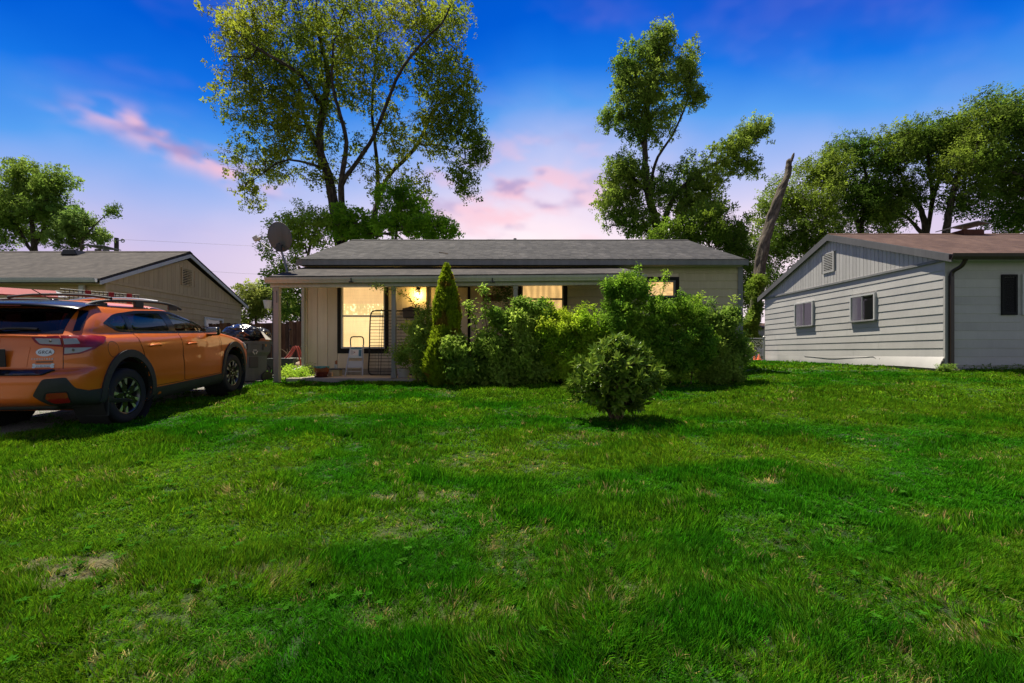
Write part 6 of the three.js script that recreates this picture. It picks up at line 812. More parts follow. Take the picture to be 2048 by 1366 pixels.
{ // the narrow conifer: flat upright sprays all over a spindle
  const d = 9.35, x = PX(893, d), y0 = ground(x, d) - 0.02, t = thing('arborvitae', 'narrow pointed conifer taller than the porch gutter', 'conifer', [x, y0, -d]), r = RNG(351), rad = table([[0, 0.25], [0.10, 0.35], [0.25, 0.38], [0.34, 0.32], [0.44, 0.22], [0.55, 0.215], [0.68, 0.185], [0.80, 0.125], [0.90, 0.075], [0.96, 0.03], [1, 0.004]]), H = 2.50;
  part('trunk', merged([rod([0, 0, 0], [0, H * 0.96, 0], 0.05, 8, 0.008)]), M.barkTwig, t);
  const spray = (s) => { const q = RNG(s), list = []; for (let k = 0; k < 11; k++) { const u = k / 11, sd = k % 2 ? 1 : -1, L = 0.05 * (1 - 0.5 * u) * (0.7 + 0.6 * q()); list.push([V(0, u * 0.10, 0), V(sd * 0.75, 0.8, 0.22 * (q() - 0.5)), V(0, 0, 1), L, 0.014, 'oval']); list.push([V(sd * L * 0.4, u * 0.10 + L * 0.4, 0), V(sd * 0.2, 1, 0.3 * (q() - 0.5)), V(0, 0, 1), L * 0.7, 0.012, 'oval']); } return leafGeo(list); };
  const vs = [spray(1), spray(2), spray(3)], lists = [[], [], []];
  for (let k = 0; k < 11000; k++) {
    const v = Math.pow(r(), 1.2), a = r() * 6.283, lump = 0.62 + 0.78 * fbm(Math.cos(a) * 2.2 + 5, v * 9, Math.sin(a) * 2.2, 3), R = rad(v) * lump * Math.pow(r(), 0.16), up = 0.75 + 0.5 * r(), p = V(Math.cos(a) * R, v * H, Math.sin(a) * R), dir = V(Math.cos(a) * 0.75, up, Math.sin(a) * 0.75).normalize();
    const q = new THREE.Quaternion().setFromUnitVectors(UPV, dir).multiply(new THREE.Quaternion().setFromAxisAngle(UPV, r() * 6.283)), s = (0.75 + 0.6 * r()) * (v > 0.7 ? lerp(1, 0.45, (v - 0.7) / 0.3) : 1), n = noise3(p.x * 6, p.y * 5, p.z * 6), k2 = 0.75 + 0.5 * r(), low = v < 0.42;
    lists[k % 3].push([new THREE.Matrix4().compose(p, q, V(s, s, s)), n > 0.74 ? C(0.32 * k2, 0.23 * k2, 0.03 * k2) : C(lerp(0.22, 0.38, n) * k2, lerp(0.32, 0.48, n) * k2, 0.016 * k2)]);
  }
  const crown = new THREE.Group(); crown.name = 'crown'; crown.userData.kind = 'stuff'; t.add(crown); lists.forEach((l, i) => instances('leaf_spray', vs[i], M.leaf, l, crown));
}
{ // the round shrub on the lawn: long leaves in whorls; the largest leaves are parts of their own
  const d = 5.85, s = d / FOC, x = PX(1232, d), y0 = ground(x, d) - 0.02, t = thing('round_shrub', 'round dark green shrub with long glossy leaves alone on the lawn', 'shrub', [x, y0, -d]), b = V(x, y0, -d), r = RNG(361);
  const lobes = [[1228, 745, 78, 58, 72, 0, 190], [1180, 765, 44, 40, 44, 0, 60], [1280, 765, 44, 44, 44, 0, 70], [1235, 705, 50, 30, 46, 0, 60], [1230, 790, 70, 26, 60, 0, 60], [1270, 720, 34, 30, 30, 0, 34], [1232, 806, 54, 12, 50, 0, 26]].map(q => [P(q[0], q[1], d), q[2] * s, q[3] * s, q[4] * s, q[6]]);
  const limbs = []; for (let k = 0; k < 9; k++) { const a = k * 0.7 + r(), f = b.clone().add(V(Math.cos(a) * 0.05, 0, Math.sin(a) * 0.05)), e = b.clone().add(V(Math.cos(a) * 0.30, 0.5 + 0.25 * r(), Math.sin(a) * 0.30)); limbs.push({ pts: [f, f.clone().lerp(e, 0.5).add(V(0, 0.05, 0)), e], r: [0.02, 0.008] }); }
  const targets = fill(lobes, 362, 0.2, 0.2), tr = grow(limbs, targets, 363, 0.003, 0.05, 0.12); tr.geo.translate(-b.x, -b.y, -b.z); for (const q of tr.nodes) q.p.sub(b);
  part('stem', tr.geo, M.barkTwig, t);
  const mk = (L, w) => leafGeo([[V(0, 0, 0), V(0, 1, 0), V(0, 0, 1), L, w, 'long']]), geos = [mk(0.105, 0.030), mk(0.125, 0.034), mk(0.088, 0.027)], pool = [], mid = V(0, 0.5, 0);
  for (let i = 0; i < tr.nodes.length; i++) {
    const n = tr.nodes[i]; if (n.r > 0.012 || n.parent < 0) continue; const tip = !n.kids.length, out = n.p.clone().sub(mid).normalize(), dir = n.p.clone().sub(tr.nodes[n.parent].p).normalize().multiplyScalar(0.6).add(out).add(V(0, 0.25, 0)).normalize(), side = Math.abs(dir.y) > 0.9 ? V(1, 0, 0) : V(0, 1, 0).cross(dir).normalize(), up = dir.clone().cross(side), m = tip ? 15 : 4;
    for (let k = 0; k < m; k++) { const a = k * 2.4 + r() * 0.6, o = (tip ? 0.55 + 0.75 * (k / m) : 0.9) * (0.8 + 0.4 * r()), ld = dir.clone().addScaledVector(side, Math.cos(a) * o).addScaledVector(up, Math.sin(a) * o).normalize(), f = dir.clone().addScaledVector(ld, -dir.dot(ld)).normalize(), X = ld.clone().cross(f).normalize(), mt = new THREE.Matrix4().makeBasis(X, ld, f), sc = 0.75 + 0.5 * r(), p = n.p.clone().addScaledVector(dir, (0.5 - k / m) * 0.05); mt.scale(V(sc, sc, sc)).setPosition(p); pool.push([mt, (r() * 3) | 0, r(), p.z + out.z * 0.15 + 0.2 * r(), r()]); }
  }
  pool.sort((a, b) => b[3] - a[3]);
  const cols = [C(0.11, 0.20, 0.016), C(0.155, 0.25, 0.022), C(0.21, 0.30, 0.032), C(0.085, 0.155, 0.014)], mats = cols.map(c => { const m = M.leafStiff.clone(); m.color = c; return m; });
  pool.slice(0, 300).forEach(([mt, g, c]) => { const m = part('leaf', geos[g], mats[(c * 4) | 0], t); m.applyMatrix4(mt); });
  const crown = new THREE.Group(); crown.name = 'crown'; crown.userData.kind = 'stuff'; t.add(crown);
  geos.forEach((g, i) => instances('leaf', g, M.leafStiff, pool.slice(300).filter(q => q[1] === i).map(q => [q[0], cols[(q[2] * 4) | 0].clone().multiplyScalar(0.85 + 0.3 * q[4])]), crown));
}
{ // weeds along the house foot and by the left post; a trailing plant hung from the porch
  const mk = (name, label, cat, spots, sp, n, sc, col, seed) => { const t = thing(name, label, cat, [spots[0][0], spots[0][1], spots[0][2]]), r = RNG(seed), l = [[], [], []]; for (const [x, y, z, rx, ry, rz] of spots) for (let k = 0; k < n; k++) { const p = V(x + (r() * 2 - 1) * rx, y + Math.pow(r(), 1.4) * ry, z + (r() * 2 - 1) * rz); if (ry < 0) p.y = y + r() * ry; const q = new THREE.Quaternion().setFromUnitVectors(UPV, V(r() - 0.5, 0.9, r() - 0.5).normalize()), s = sc * (0.7 + 0.6 * r()); l[k % 3].push([new THREE.Matrix4().compose(p.sub(V(...spots[0].slice(0, 3))), q, V(s, s, s)), col(p, r)]); } const c = new THREE.Group(); c.name = 'crown'; c.userData.kind = 'stuff'; t.add(c); l.forEach((k, i) => instances('leaf_sprig', sp[i], M.leaf, k, c)); return t; };
  mk('weed_patch', 'bright leafy weeds growing at the foot of the downspout', 'weeds', [[-4.95, ground(-4.95, 10.5), -10.5, 0.25, 0.26, 0.35], [-5.2, ground(-5.2, 11), -11.0, 0.3, 0.3, 0.3]], smallLeaf, 130, 0.9, tint([0.246, 0.431, 0.030], [0.424, 0.558, 0.060], 1, 3), 371);
  mk('weed_patch', 'ragged weeds at the brown downspout of the white house', 'weeds', [[10.0, ground(10, 10.55), -10.5, 0.18, 0.14, 0.1], [11.2, ground(11, 10.6), -10.58, 0.9, 0.1, 0.06]], tinyLeaf, 70, 0.9, tint([0.112, 0.203, 0.030], [0.223, 0.330, 0.045], 1, 3), 373);
  const h = mk('hanging_plant', 'dark trailing plant hanging under the porch roof by the plaque', 'plant', [[PX(1003, 10.6), 2.86, -10.6, 0.16, -0.5, 0.12], [PX(1016, 10.6), 2.8, -10.6, 0.1, -0.75, 0.1]], smallLeaf, 60, 1.0, tint([0.066, 0.127, 0.030], [0.112, 0.203, 0.045], 1, 3), 377);
  part('hook', rod([0, -0.02, 0], [0, 0.16, 0], 0.005), M.darkMetal, h); part('pot', new THREE.LatheGeometry([[0.01, -0.14], [0.09, -0.14], [0.12, 0], [0.128, 0.0], [0.128, 0.02], [0.11, 0.02]].map(p => new THREE.Vector2(...p)), 16), M.woodDark, h);
}

// ------------------------------------------------------------------ things on and around the houses
{ // satellite dish, seen from behind
  const d = 10.35, base = P(573, 547, d), t = thing('satellite_dish', 'weathered grey satellite dish on a bent mast on the porch roof', 'satellite dish', [base.x, base.y, base.z]), at = (px, py, k = 0) => P(px, py, d + k).sub(base), m = std(C(1, 1, 1), 0.7, { map: paintMap(92, 92, 92, 14, 8, 91), metalness: 0.1 });
  const g = new THREE.SphereGeometry(1, 36, 12, 0, Math.PI * 2, 0, 0.62), R = 0.305; g.scale(R / Math.sin(0.62), R / Math.sin(0.62) * 0.62, R * 1.08 / Math.sin(0.62)); g.translate(0, -R / Math.sin(0.62) * 0.62, 0); g.rotateX(Math.PI / 2);   // bowl, back towards +z after turning
  const c = at(556, 474); g.applyMatrix4(new THREE.Matrix4().makeRotationFromEuler(new THREE.Euler(0.25, -0.2, 0.08, 'YXZ'))); const back = V(-Math.sin(0.45), -0.4, Math.cos(0.45));
  g.rotateY(0); const dishG = metricUV(g); dishG.translate(c.x, c.y, c.z); part('dish', dishG, m, t);
  const rim = new THREE.TorusGeometry(R, 0.008, 6, 40).scale(1, 1.08, 1); const md = new THREE.Matrix4().makeRotationFromEuler(new THREE.Euler(0.25, -0.2, 0.08, 'YXZ')); rim.translate(0, 0, -R / Math.sin(0.62) * 0.62 * (1 - Math.cos(0.62))); rim.applyMatrix4(md); rim.translate(c.x, c.y, c.z); part('rim', rim, m, t);
  const k1 = at(561, 500), low = at(575, 546);
  part('mast', tube([low, at(570, 528), at(564, 506), k1.clone().add(V(0, 0.05, 0.03))], 0.026, 10), M.greyMetal, t);
  part('bracket', merged([rbox(k1.x - 0.07, k1.x + 0.05, k1.y - 0.04, k1.y + 0.13, 0.0, 0.07, 0.012), rod(k1.clone().add(V(-0.1, 0.05, 0.03)), k1.clone().add(V(0.06, 0.1, 0.03)), 0.014), rod(k1.clone().add(V(-0.09, -0.06, 0.03)), k1.clone().add(V(-0.02, 0.16, 0.02)), 0.012)]), M.darkMetal, t);
  part('strut', merged([rod(at(566, 512), at(592, 549, 0.15), 0.007, 6), rod(at(566, 512), at(580, 540, 0.9), 0.007, 6)]), M.greyMetal, t);
  part('foot_plate', rbox(low.x - 0.11, low.x + 0.09, low.y - 0.03, low.y + 0.01, -0.1, 0.06, 0.006), M.darkMetal, t);
  part('feed_arm', tube([at(545, 502, 0.05), at(532, 493, 0.2), at(517, 482, 0.42)], 0.011, 6), M.greyMetal, t);
  part('feed_horn', merged([rbox(-0.07, 0.05, -0.05, 0.06, -0.05, 0.05, 0.015).applyMatrix4(new THREE.Matrix4().makeRotationZ(0.5)).translate(at(513, 477, 0.45).x, at(513, 477, 0.45).y, -0.45), rod(at(513, 478, 0.45), at(523, 475, 0.4), 0.03, 10)]), std(C(0.5, 0.48, 0.44), 0.6), t);
  part('cable', tube([at(545, 562, -0.35), at(551, 572, -0.4), at(553.5, 590, -0.45), at(553.5, 606, -0.45)], 0.006, 5), M.darkMetal, t);
}
{ // step ladder leaning folded against the wall
  const d = 11.15, s = (px, py, k = 0) => P(px, py, d - k), t = thing('step_ladder', 'small grey folding step ladder with a printed label under the tall window', 'ladder', [PX(708, d), SLAB, -d]), o = V(PX(708, d), SLAB, -d), al = std(C(0.55, 0.56, 0.57), 0.35, { metalness: 0.7 }), rel = (px, py, k = 0) => s(px, py, k).sub(o);
  part('rail', rod(rel(690, 750, 0.32).setY(0.005), rel(702, 690, 0.02), 0.014, 8), al, t); part('rail', rod(rel(725, 750, 0.32).setY(0.005), rel(727, 690, 0.02), 0.014, 8), al, t);
  part('rear_leg', rod(rel(694, 748, -0.2).setY(0.005), rel(702, 690, 0.0), 0.010, 6), al, t); part('rear_leg', rod(rel(722, 748, -0.2).setY(0.005), rel(726, 690, 0.0), 0.010, 6), al, t);
  part('handle', tube([rel(701.5, 692, 0.02), rel(701, 680), rel(703, 674.5), rel(714, 673.5), rel(725, 674.5), rel(727, 680), rel(727, 692, 0.02)], 0.015, 8), M.darkMetal, t);
  const lab = document.createElement('canvas'); lab.width = 256; lab.height = 224; const c = lab.getContext('2d'); c.fillStyle = '#cfd2d0'; c.fillRect(0, 0, 256, 224); c.fillStyle = '#4d7f93'; c.fillRect(14, 14, 228, 30); c.fillRect(188, 60, 54, 130); c.fillStyle = '#e9dcd2'; c.fillRect(14, 60, 160, 110); c.fillStyle = '#b0603c'; c.fillRect(90, 100, 26, 14); c.fillStyle = '#39434a'; for (let i = 0; i < 6; i++) c.fillRect(24, 72 + i * 15, 40 + (i * 37) % 60, 4); for (let i = 0; i < 7; i++) c.fillRect(196, 70 + i * 16, 38, 5); c.fillRect(96, 4, 60, 8);
  const ct = new THREE.CanvasTexture(lab); ct.colorSpace = THREE.SRGBColorSpace; ct.magFilter = THREE.LinearFilter;
  const a = rel(698, 716, 0.15), b = rel(724, 716, 0.15), e = rel(725, 694, 0.06), f = rel(700, 694, 0.06);
  part('top_step', plate(a, b, e, f, 0.03), al, t);
  const n = b.clone().sub(a).cross(f.clone().sub(a)).normalize().multiplyScalar(0.002), lg = new THREE.BufferGeometry().setFromPoints([a, b, e, f].map(p => p.clone().add(n))); lg.setIndex([0, 1, 2, 0, 2, 3]); lg.setAttribute('uv', new THREE.Float32BufferAttribute([0, 0, 1, 0, 1, 1, 0, 1], 2)); lg.computeVertexNormals(); const la = part('label', lg, std(C(1, 1, 1), 0.5, { map: ct }), t);
  part('lower_step', plate(rel(695, 735.5, 0.26), rel(724, 735.5, 0.26), rel(725, 722, 0.19), rel(697, 722, 0.19), 0.025), std(C(0.5, 0.5, 0.5), 0.5), t);
  part('spreader', rod(rel(693, 743, 0.28), rel(725, 743, 0.28), 0.009, 6), al, t);
}
{ // black wire panel leaning on the wall: round-cornered tube frame with cross wires
  const d = 11.28, x0 = PX(738, d), x1 = -2.28, y0 = SLAB + 0.012, y1 = PY(620.5, d), lean = z => 0, t = thing('wire_bed_frame', 'large black wire bed frame with rounded corners leaning on the wall', 'bed frame', [x0, SLAB, -d]), m = std(C(0.018, 0.018, 0.02), 0.45, { metalness: 0.5 }), zz = y => -11.24 - 0.2 * (y - y0) / (y1 - y0), q = (x, y) => V(x - x0, y - SLAB, zz(y) + d), rc = 0.09;
  part('frame', tube([q(x1, y0), q(x0 + 0.6, y0), q(x0 + rc, y0), q(x0 + rc * 0.3, y0 + rc * 0.3), q(x0, y0 + rc), q(x0, 1.2), q(x0, y1 - rc), q(x0 + rc * 0.3, y1 - rc * 0.3), q(x0 + rc, y1), q(x0 + 0.6, y1), q(x1 - rc, y1), q(x1 - rc * 0.3, y1 - rc * 0.3), q(x1, y1 - rc), q(x1, 1.2), q(x1, y0)], 0.018, 8, 120), m, t);
  for (let i = 1; i < 20; i++) { const y = lerp(y0, y1, i / 20); part('wire', rod(q(x0, y), q(x1, y), i % 5 === 4 ? 0.008 : 0.006, 5), m, t); }
  for (const px of [757, 762]) part('wire', rod(q(PX(px, d), y0), q(PX(px, d), y1), px === 762 ? 0.007 : 0.005, 5), m, t);
  part('wire', rod(q(x0 + 0.9, y0), q(x0 + 0.9, y1), 0.004, 5), m, t);
  part('latch', rod(q(PX(759, d), y1), q(PX(759, d), y1 + 0.05), 0.008, 6), m, t);
}
const lathe = (pts, n = 28) => { const g = new THREE.LatheGeometry(pts.map(p => new THREE.Vector2(p[0], p[1])), n); g.computeVertexNormals(); return g; };
M.soil = std(C(0.05, 0.035, 0.025), 1);
{ // glazed pot: teal dripping over brown
  const glaze = tex(512, (u, v) => { const e = 0.62 + 0.20 * (tnoise(u, v * 0.05, 24, 3, 3, 2) - 0.5) + 0.1 * (tnoise(u, v, 60, 4, 2, 2) - 0.5), k = (tnoise(u, v, 20, 6, 3) - 0.5) * 40; return v > e ? [66 + k, 132 + k, 128 + k] : v > 0.35 ? [136 + k, 72 + k, 42 + k] : [96 + k, 42 + k, 28 + k]; });
  const t = thing('glazed_pot', 'round teal and brown glazed pot on the porch edge', 'pot', [PX(643, 10.35), SLAB, -10.35]);
  part('body', lathe([[0.02, 0.0], [0.11, 0.0], [0.115, 0.02], [0.15, 0.09], [0.165, 0.15], [0.162, 0.2], [0.168, 0.205], [0.172, 0.245], [0.16, 0.25], [0.15, 0.245], [0.148, 0.19]]), std(C(1, 1, 1), 0.25, { map: glaze }), t);
  part('soil', new THREE.CircleGeometry(0.15, 24).rotateX(-Math.PI / 2).translate(0, 0.205, 0), M.soil, t); part('saucer', lathe([[0.0, 0.001], [0.14, 0.001], [0.15, 0.022], [0.145, 0.022], [0.135, 0.008]]), M.brick, t);
}
{
  const d = 10.9, x = PX(674, d), t = thing('concrete_block', 'tan concrete block with a dark slab on top on the porch', 'block', [x, SLAB, -d]); part('block', rbox(-0.09, 0.09, 0, 0.15, -0.1, 0.1, 0.008), std(C(1, 1, 1), 0.95, { map: paintMap(176, 160, 120, 20, 4, 95) }), t); part('slab', rbox(-0.17, 0.16, 0.151, 0.185, -0.12, 0.12, 0.006), std(C(0.08, 0.08, 0.085), 0.8), t);
  single('brick', rbox(PX(661.5, 10.6) - 0.04, PX(661.5, 10.6) + 0.04, SLAB, SLAB + 0.105, -10.65, -10.55, 0.012), std(C(1, 1, 1), 0.95, { map: paintMap(176, 150, 122, 34, 6, 96), bumpMap: wearBump, bumpScale: 0.01 }), 'small pale stone brick beside the glazed pot', 'brick');
  const c = thing('cactus_pot', 'white cup with a reddish cactus standing on the dark slab', 'plant', [PX(672.5, d), SLAB + 0.185, -d]); part('cup', lathe([[0.0, 0], [0.038, 0], [0.045, 0.095], [0.04, 0.095], [0.036, 0.02]], 20), M.whiteTrim, c);
  const r = RNG(5), cm = std(C(0.28, 0.11, 0.05), 0.8); for (let k = 0; k < 4; k++) { const a = k * 1.6, g = new THREE.CapsuleGeometry(0.014, 0.05 + 0.05 * r(), 4, 8).translate(0, 0.05, 0); g.rotateZ((r() - 0.5) * 0.6); g.translate(0.016 * Math.cos(a), 0.085, 0.016 * Math.sin(a)); part('cactus', g, cm, c); }
  const p = thing('square_planter', 'plain grey white planter half hidden behind the middle post', 'planter', [PX(807, 10.3), SLAB, -10.3]); part('body', new THREE.CylinderGeometry(0.165, 0.14, 0.2, 4, 1).rotateY(Math.PI / 4).translate(0, 0.1, 0), M.whiteTrim, p); part('soil', new THREE.CylinderGeometry(0.15, 0.15, 0.004, 4).rotateY(Math.PI / 4).translate(0, 0.203, 0), M.soil, p);
}
{ // wheeled bin, set corner-on, heaped with bags
  const d = 10.35, x = PX(497, d), y = ground(x, d), t = thing('rubbish_bin', 'overfilled grey wheeled rubbish bin in front of the car bonnet', 'bin', [x, y, -d], -0.62), m = std(C(1, 1, 1), 0.55, { map: paintMap(84, 88, 92, 12, 9, 101) }), H = 0.93, a = 0.30, b = 0.34;
  const fr = (t0, t1, y0, y1, k = 0) => { const g = new THREE.CylinderGeometry(1, 1, y1 - y0, 4, 1, true); g.rotateY(Math.PI / 4); const p = g.attributes.position; for (let i = 0; i < p.count; i++) { const s = (p.getY(i) > 0 ? t1 : t0) * Math.SQRT2; p.setX(i, p.getX(i) * a * s); p.setZ(i, p.getZ(i) * b * s); } g.translate(0, (y0 + y1) / 2, 0); return metricUV(toCreasedNormals(g, 0.4)); };
  part('body', merged([fr(0.78, 0.80, 0.04, 0.10), fr(0.80, 0.86, 0.10, 0.60), fr(0.86, 1.0, 0.60, 0.68), fr(1.0, 1.04, 0.68, H - 0.05)]), m, t);
  part('rim', merged([box(-a * 1.1, a * 1.1, H - 0.06, H, b * 1.02, b * 1.12), box(-a * 1.1, a * 1.1, H - 0.06, H, -b * 1.12, -b * 1.02), box(a * 1.02, a * 1.1, H - 0.06, H, -b * 1.02, b * 1.02), box(-a * 1.1, -a * 1.02, H - 0.06, H, -b * 1.02, b * 1.02)]), m, t);
  part('handle', rod([-a * 0.8, H - 0.09, -b - 0.10], [a * 0.8, H - 0.09, -b - 0.10], 0.016, 8), M.darkMetal, t);
  for (const s of [-1, 1]) part('wheel', new THREE.CylinderGeometry(0.12, 0.12, 0.05, 18).rotateZ(Math.PI / 2).translate(s * (a * 0.80 + 0.03), 0.12, -b * 0.82), M.darkMetal, t);
  for (const z of [-0.17, 0.17]) part('rib', rbox(a * 1.03, a * 1.075, H - 0.2, H - 0.06, z - 0.012, z + 0.012, 0.004), M.darkMetal, t);
  part('grip_recess', rbox(a * 0.86, a * 0.915, 0.34, 0.58, -0.09, 0.1, 0.02), std(C(0.05, 0.052, 0.055), 0.7), t);
  const cv = document.createElement('canvas'); cv.width = 256; cv.height = 64; const c = cv.getContext('2d'); c.clearRect(0, 0, 256, 64); c.fillStyle = '#c9ccd0'; c.font = 'bold 52px sans-serif'; c.textAlign = 'center'; c.fillText('881472', 128, 50); const ct = new THREE.CanvasTexture(cv); ct.colorSpace = THREE.SRGBColorSpace; ct.magFilter = THREE.LinearFilter;
  part('number', new THREE.PlaneGeometry(0.15, 0.04).translate(0, H - 0.13, b * 1.045), new THREE.MeshStandardMaterial({ map: ct, transparent: true, roughness: 0.7 }), t);
  // three chasing arrows, worn
  const ar = []; for (let k = 0; k < 3; k++) { const g = new THREE.ShapeGeometry(shapeOf([[-0.045, 0.028], [0.012, 0.028], [0.012, 0.016], [0.04, 0.038], [0.012, 0.06], [0.012, 0.048], [-0.045, 0.048]])); g.rotateZ(k * 2.094); ar.push(g.toNonIndexed()); } const ag = mergeGeometries(ar); ag.rotateY(Math.PI / 2); ag.translate(a * 1.05, H - 0.24, 0.0); part('recycling_mark', ag, std(C(0.42, 0.43, 0.44), 0.8), t);
  FOOT.push([x - 0.4, x + 0.4, d - 0.4, d + 0.4]);
  const bagM = new THREE.MeshPhysicalMaterial({ color: C(0.008, 0.009, 0.014), roughness: 0.22, clearcoat: 0.6, clearcoatRoughness: 0.15, side: THREE.DoubleSide });
  const bag = (cx, cy, cz, rx, ry, rz, seed, label) => { const g = new THREE.SphereGeometry(1, 64, 44), p = g.attributes.position; for (let i = 0; i < p.count; i++) { const v = V(p.getX(i), p.getY(i), p.getZ(i)), rd = 1 - Math.abs(fbm(v.x * 2.3 + seed, v.y * 2.3, v.z * 2.3, 3) - 0.5) * 2, k = 0.82 + 0.26 * rd + 0.10 * (1 - Math.abs(noise3(v.x * 6 + seed, v.y * 6, v.z * 6) - 0.5) * 2); v.multiplyScalar(k); if (v.y < -0.5) v.y = -0.5; p.setXYZ(i, v.x * rx, v.y * ry, v.z * rz); } g.computeVertexNormals(); const o = thing('rubbish_bag', label, 'bag', [cx, cy, cz], 0, 'black rubbish bags'); part('sack', g, bagM, o); part('knot', new THREE.ConeGeometry(0.035, 0.09, 8).rotateZ(1.2).translate(rx * 0.9, ry * 0.35, 0), bagM, o); };
  bag(PX(484, d), y + H + 0.13, -d - 0.02, 0.40, 0.235, 0.30, 3, 'bulging shiny black rubbish bag heaped on top of the bin'); bag(PX(508, d), y + H + 0.10, -d - 0.22, 0.24, 0.20, 0.2, 9, 'smaller black rubbish bag tucked behind the cardboard box on the bin');
  const cb = thing('cardboard_box', 'open cardboard box lid sticking out of the bin', 'box', [PX(524, d), y + H - 0.02, -d]); const cm = std(C(1, 1, 1), 0.9, { map: paintMap(168, 120, 78, 14, 6, 105) }); part('flap', plate(V(-0.14, 0.0, 0.06), V(-0.02, 0.24, 0.02), V(-0.02, 0.24, -0.2), V(-0.14, 0, -0.2), 0.008), cm, cb); part('flap', plate(V(-0.015, 0.24, 0.02), V(0.12, 0.06, 0.06), V(0.12, 0.06, -0.2), V(-0.015, 0.24, -0.2), 0.008), std(C(0.5, 0.48, 0.44), 0.8), cb); part('box_side', rbox(-0.10, 0.09, -0.1, 0.09, -0.16, 0.0, 0.006), cm, cb);
}
{ // wooden privacy fence between the houses
  const d = 18, t = thing('plank_fence', 'brown upright plank fence between the tan house and the bungalow', 'fence', [0, 0, -d]), r = RNG(61), mats = [[92, 60, 42], [108, 72, 50], [78, 54, 40], [118, 84, 58]].map((c, i) => std(C(1, 1, 1), 0.9, { map: woodMap(...c, 22, 111 + i) }));
  for (let i = 0; i < 48; i++) { const x = -12.0 + i * 0.145, g = ground(x, d), h = PY(647, d) + (r() - 0.5) * 0.05 + (i > 20 && i < 27 ? 0.08 : 0); part('plank', box(x + 0.004, x + 0.139, g - 0.02, h, -0.01 + 0.004 * r(), 0.012 + 0.006 * r()), mats[(r() * 4) | 0], t); }
  for (const y of [0.35, 1.3]) part('rail', box(-12, -5.1, ground(-9, d) + y, ground(-9, d) + y + 0.08, -0.06, -0.012), mats[2], t);
  for (let i = 0; i < 4; i++) part('post', box(-11.9 + i * 2.2, -11.8 + i * 2.2, ground(-10, d) - 0.1, PY(650, d), -0.16, -0.062), mats[2], t);
  for (const [px, py] of [[581, 659], [581, 692]]) part('knot_hole', new THREE.SphereGeometry(0.05, 10, 8).scale(1, 0.6, 0.4).translate(PX(px, d), PY(py, d), 0.02), M.darkMetal, t);
}
{ // pale bucket on a pole behind the left post
  const d = 12.6, x = PX(547, d), y = ground(x, d), t = thing('bucket_pole', 'pale bucket hung on a dark pole behind the left porch post', 'bucket', [x, y, -d]); part('pole', rod([0, -0.1, 0], [0, PY(577, d) - y, 0], 0.035, 8), M.darkMetal, t);
  const bx = PX(536.5, d) - x, by = PY(617, d) - y; part('bucket', lathe([[0.0, 0], [0.09, 0], [0.125, 0.2], [0.13, 0.22], [0.12, 0.22], [0.087, 0.015]], 20).translate(bx, by, 0), M.whiteTrim, t); part('bail', tube([[bx - 0.12, by + 0.21, 0], [bx, by + 0.3, 0], [0, by + 0.34, 0]], 0.005), M.darkMetal, t);
}
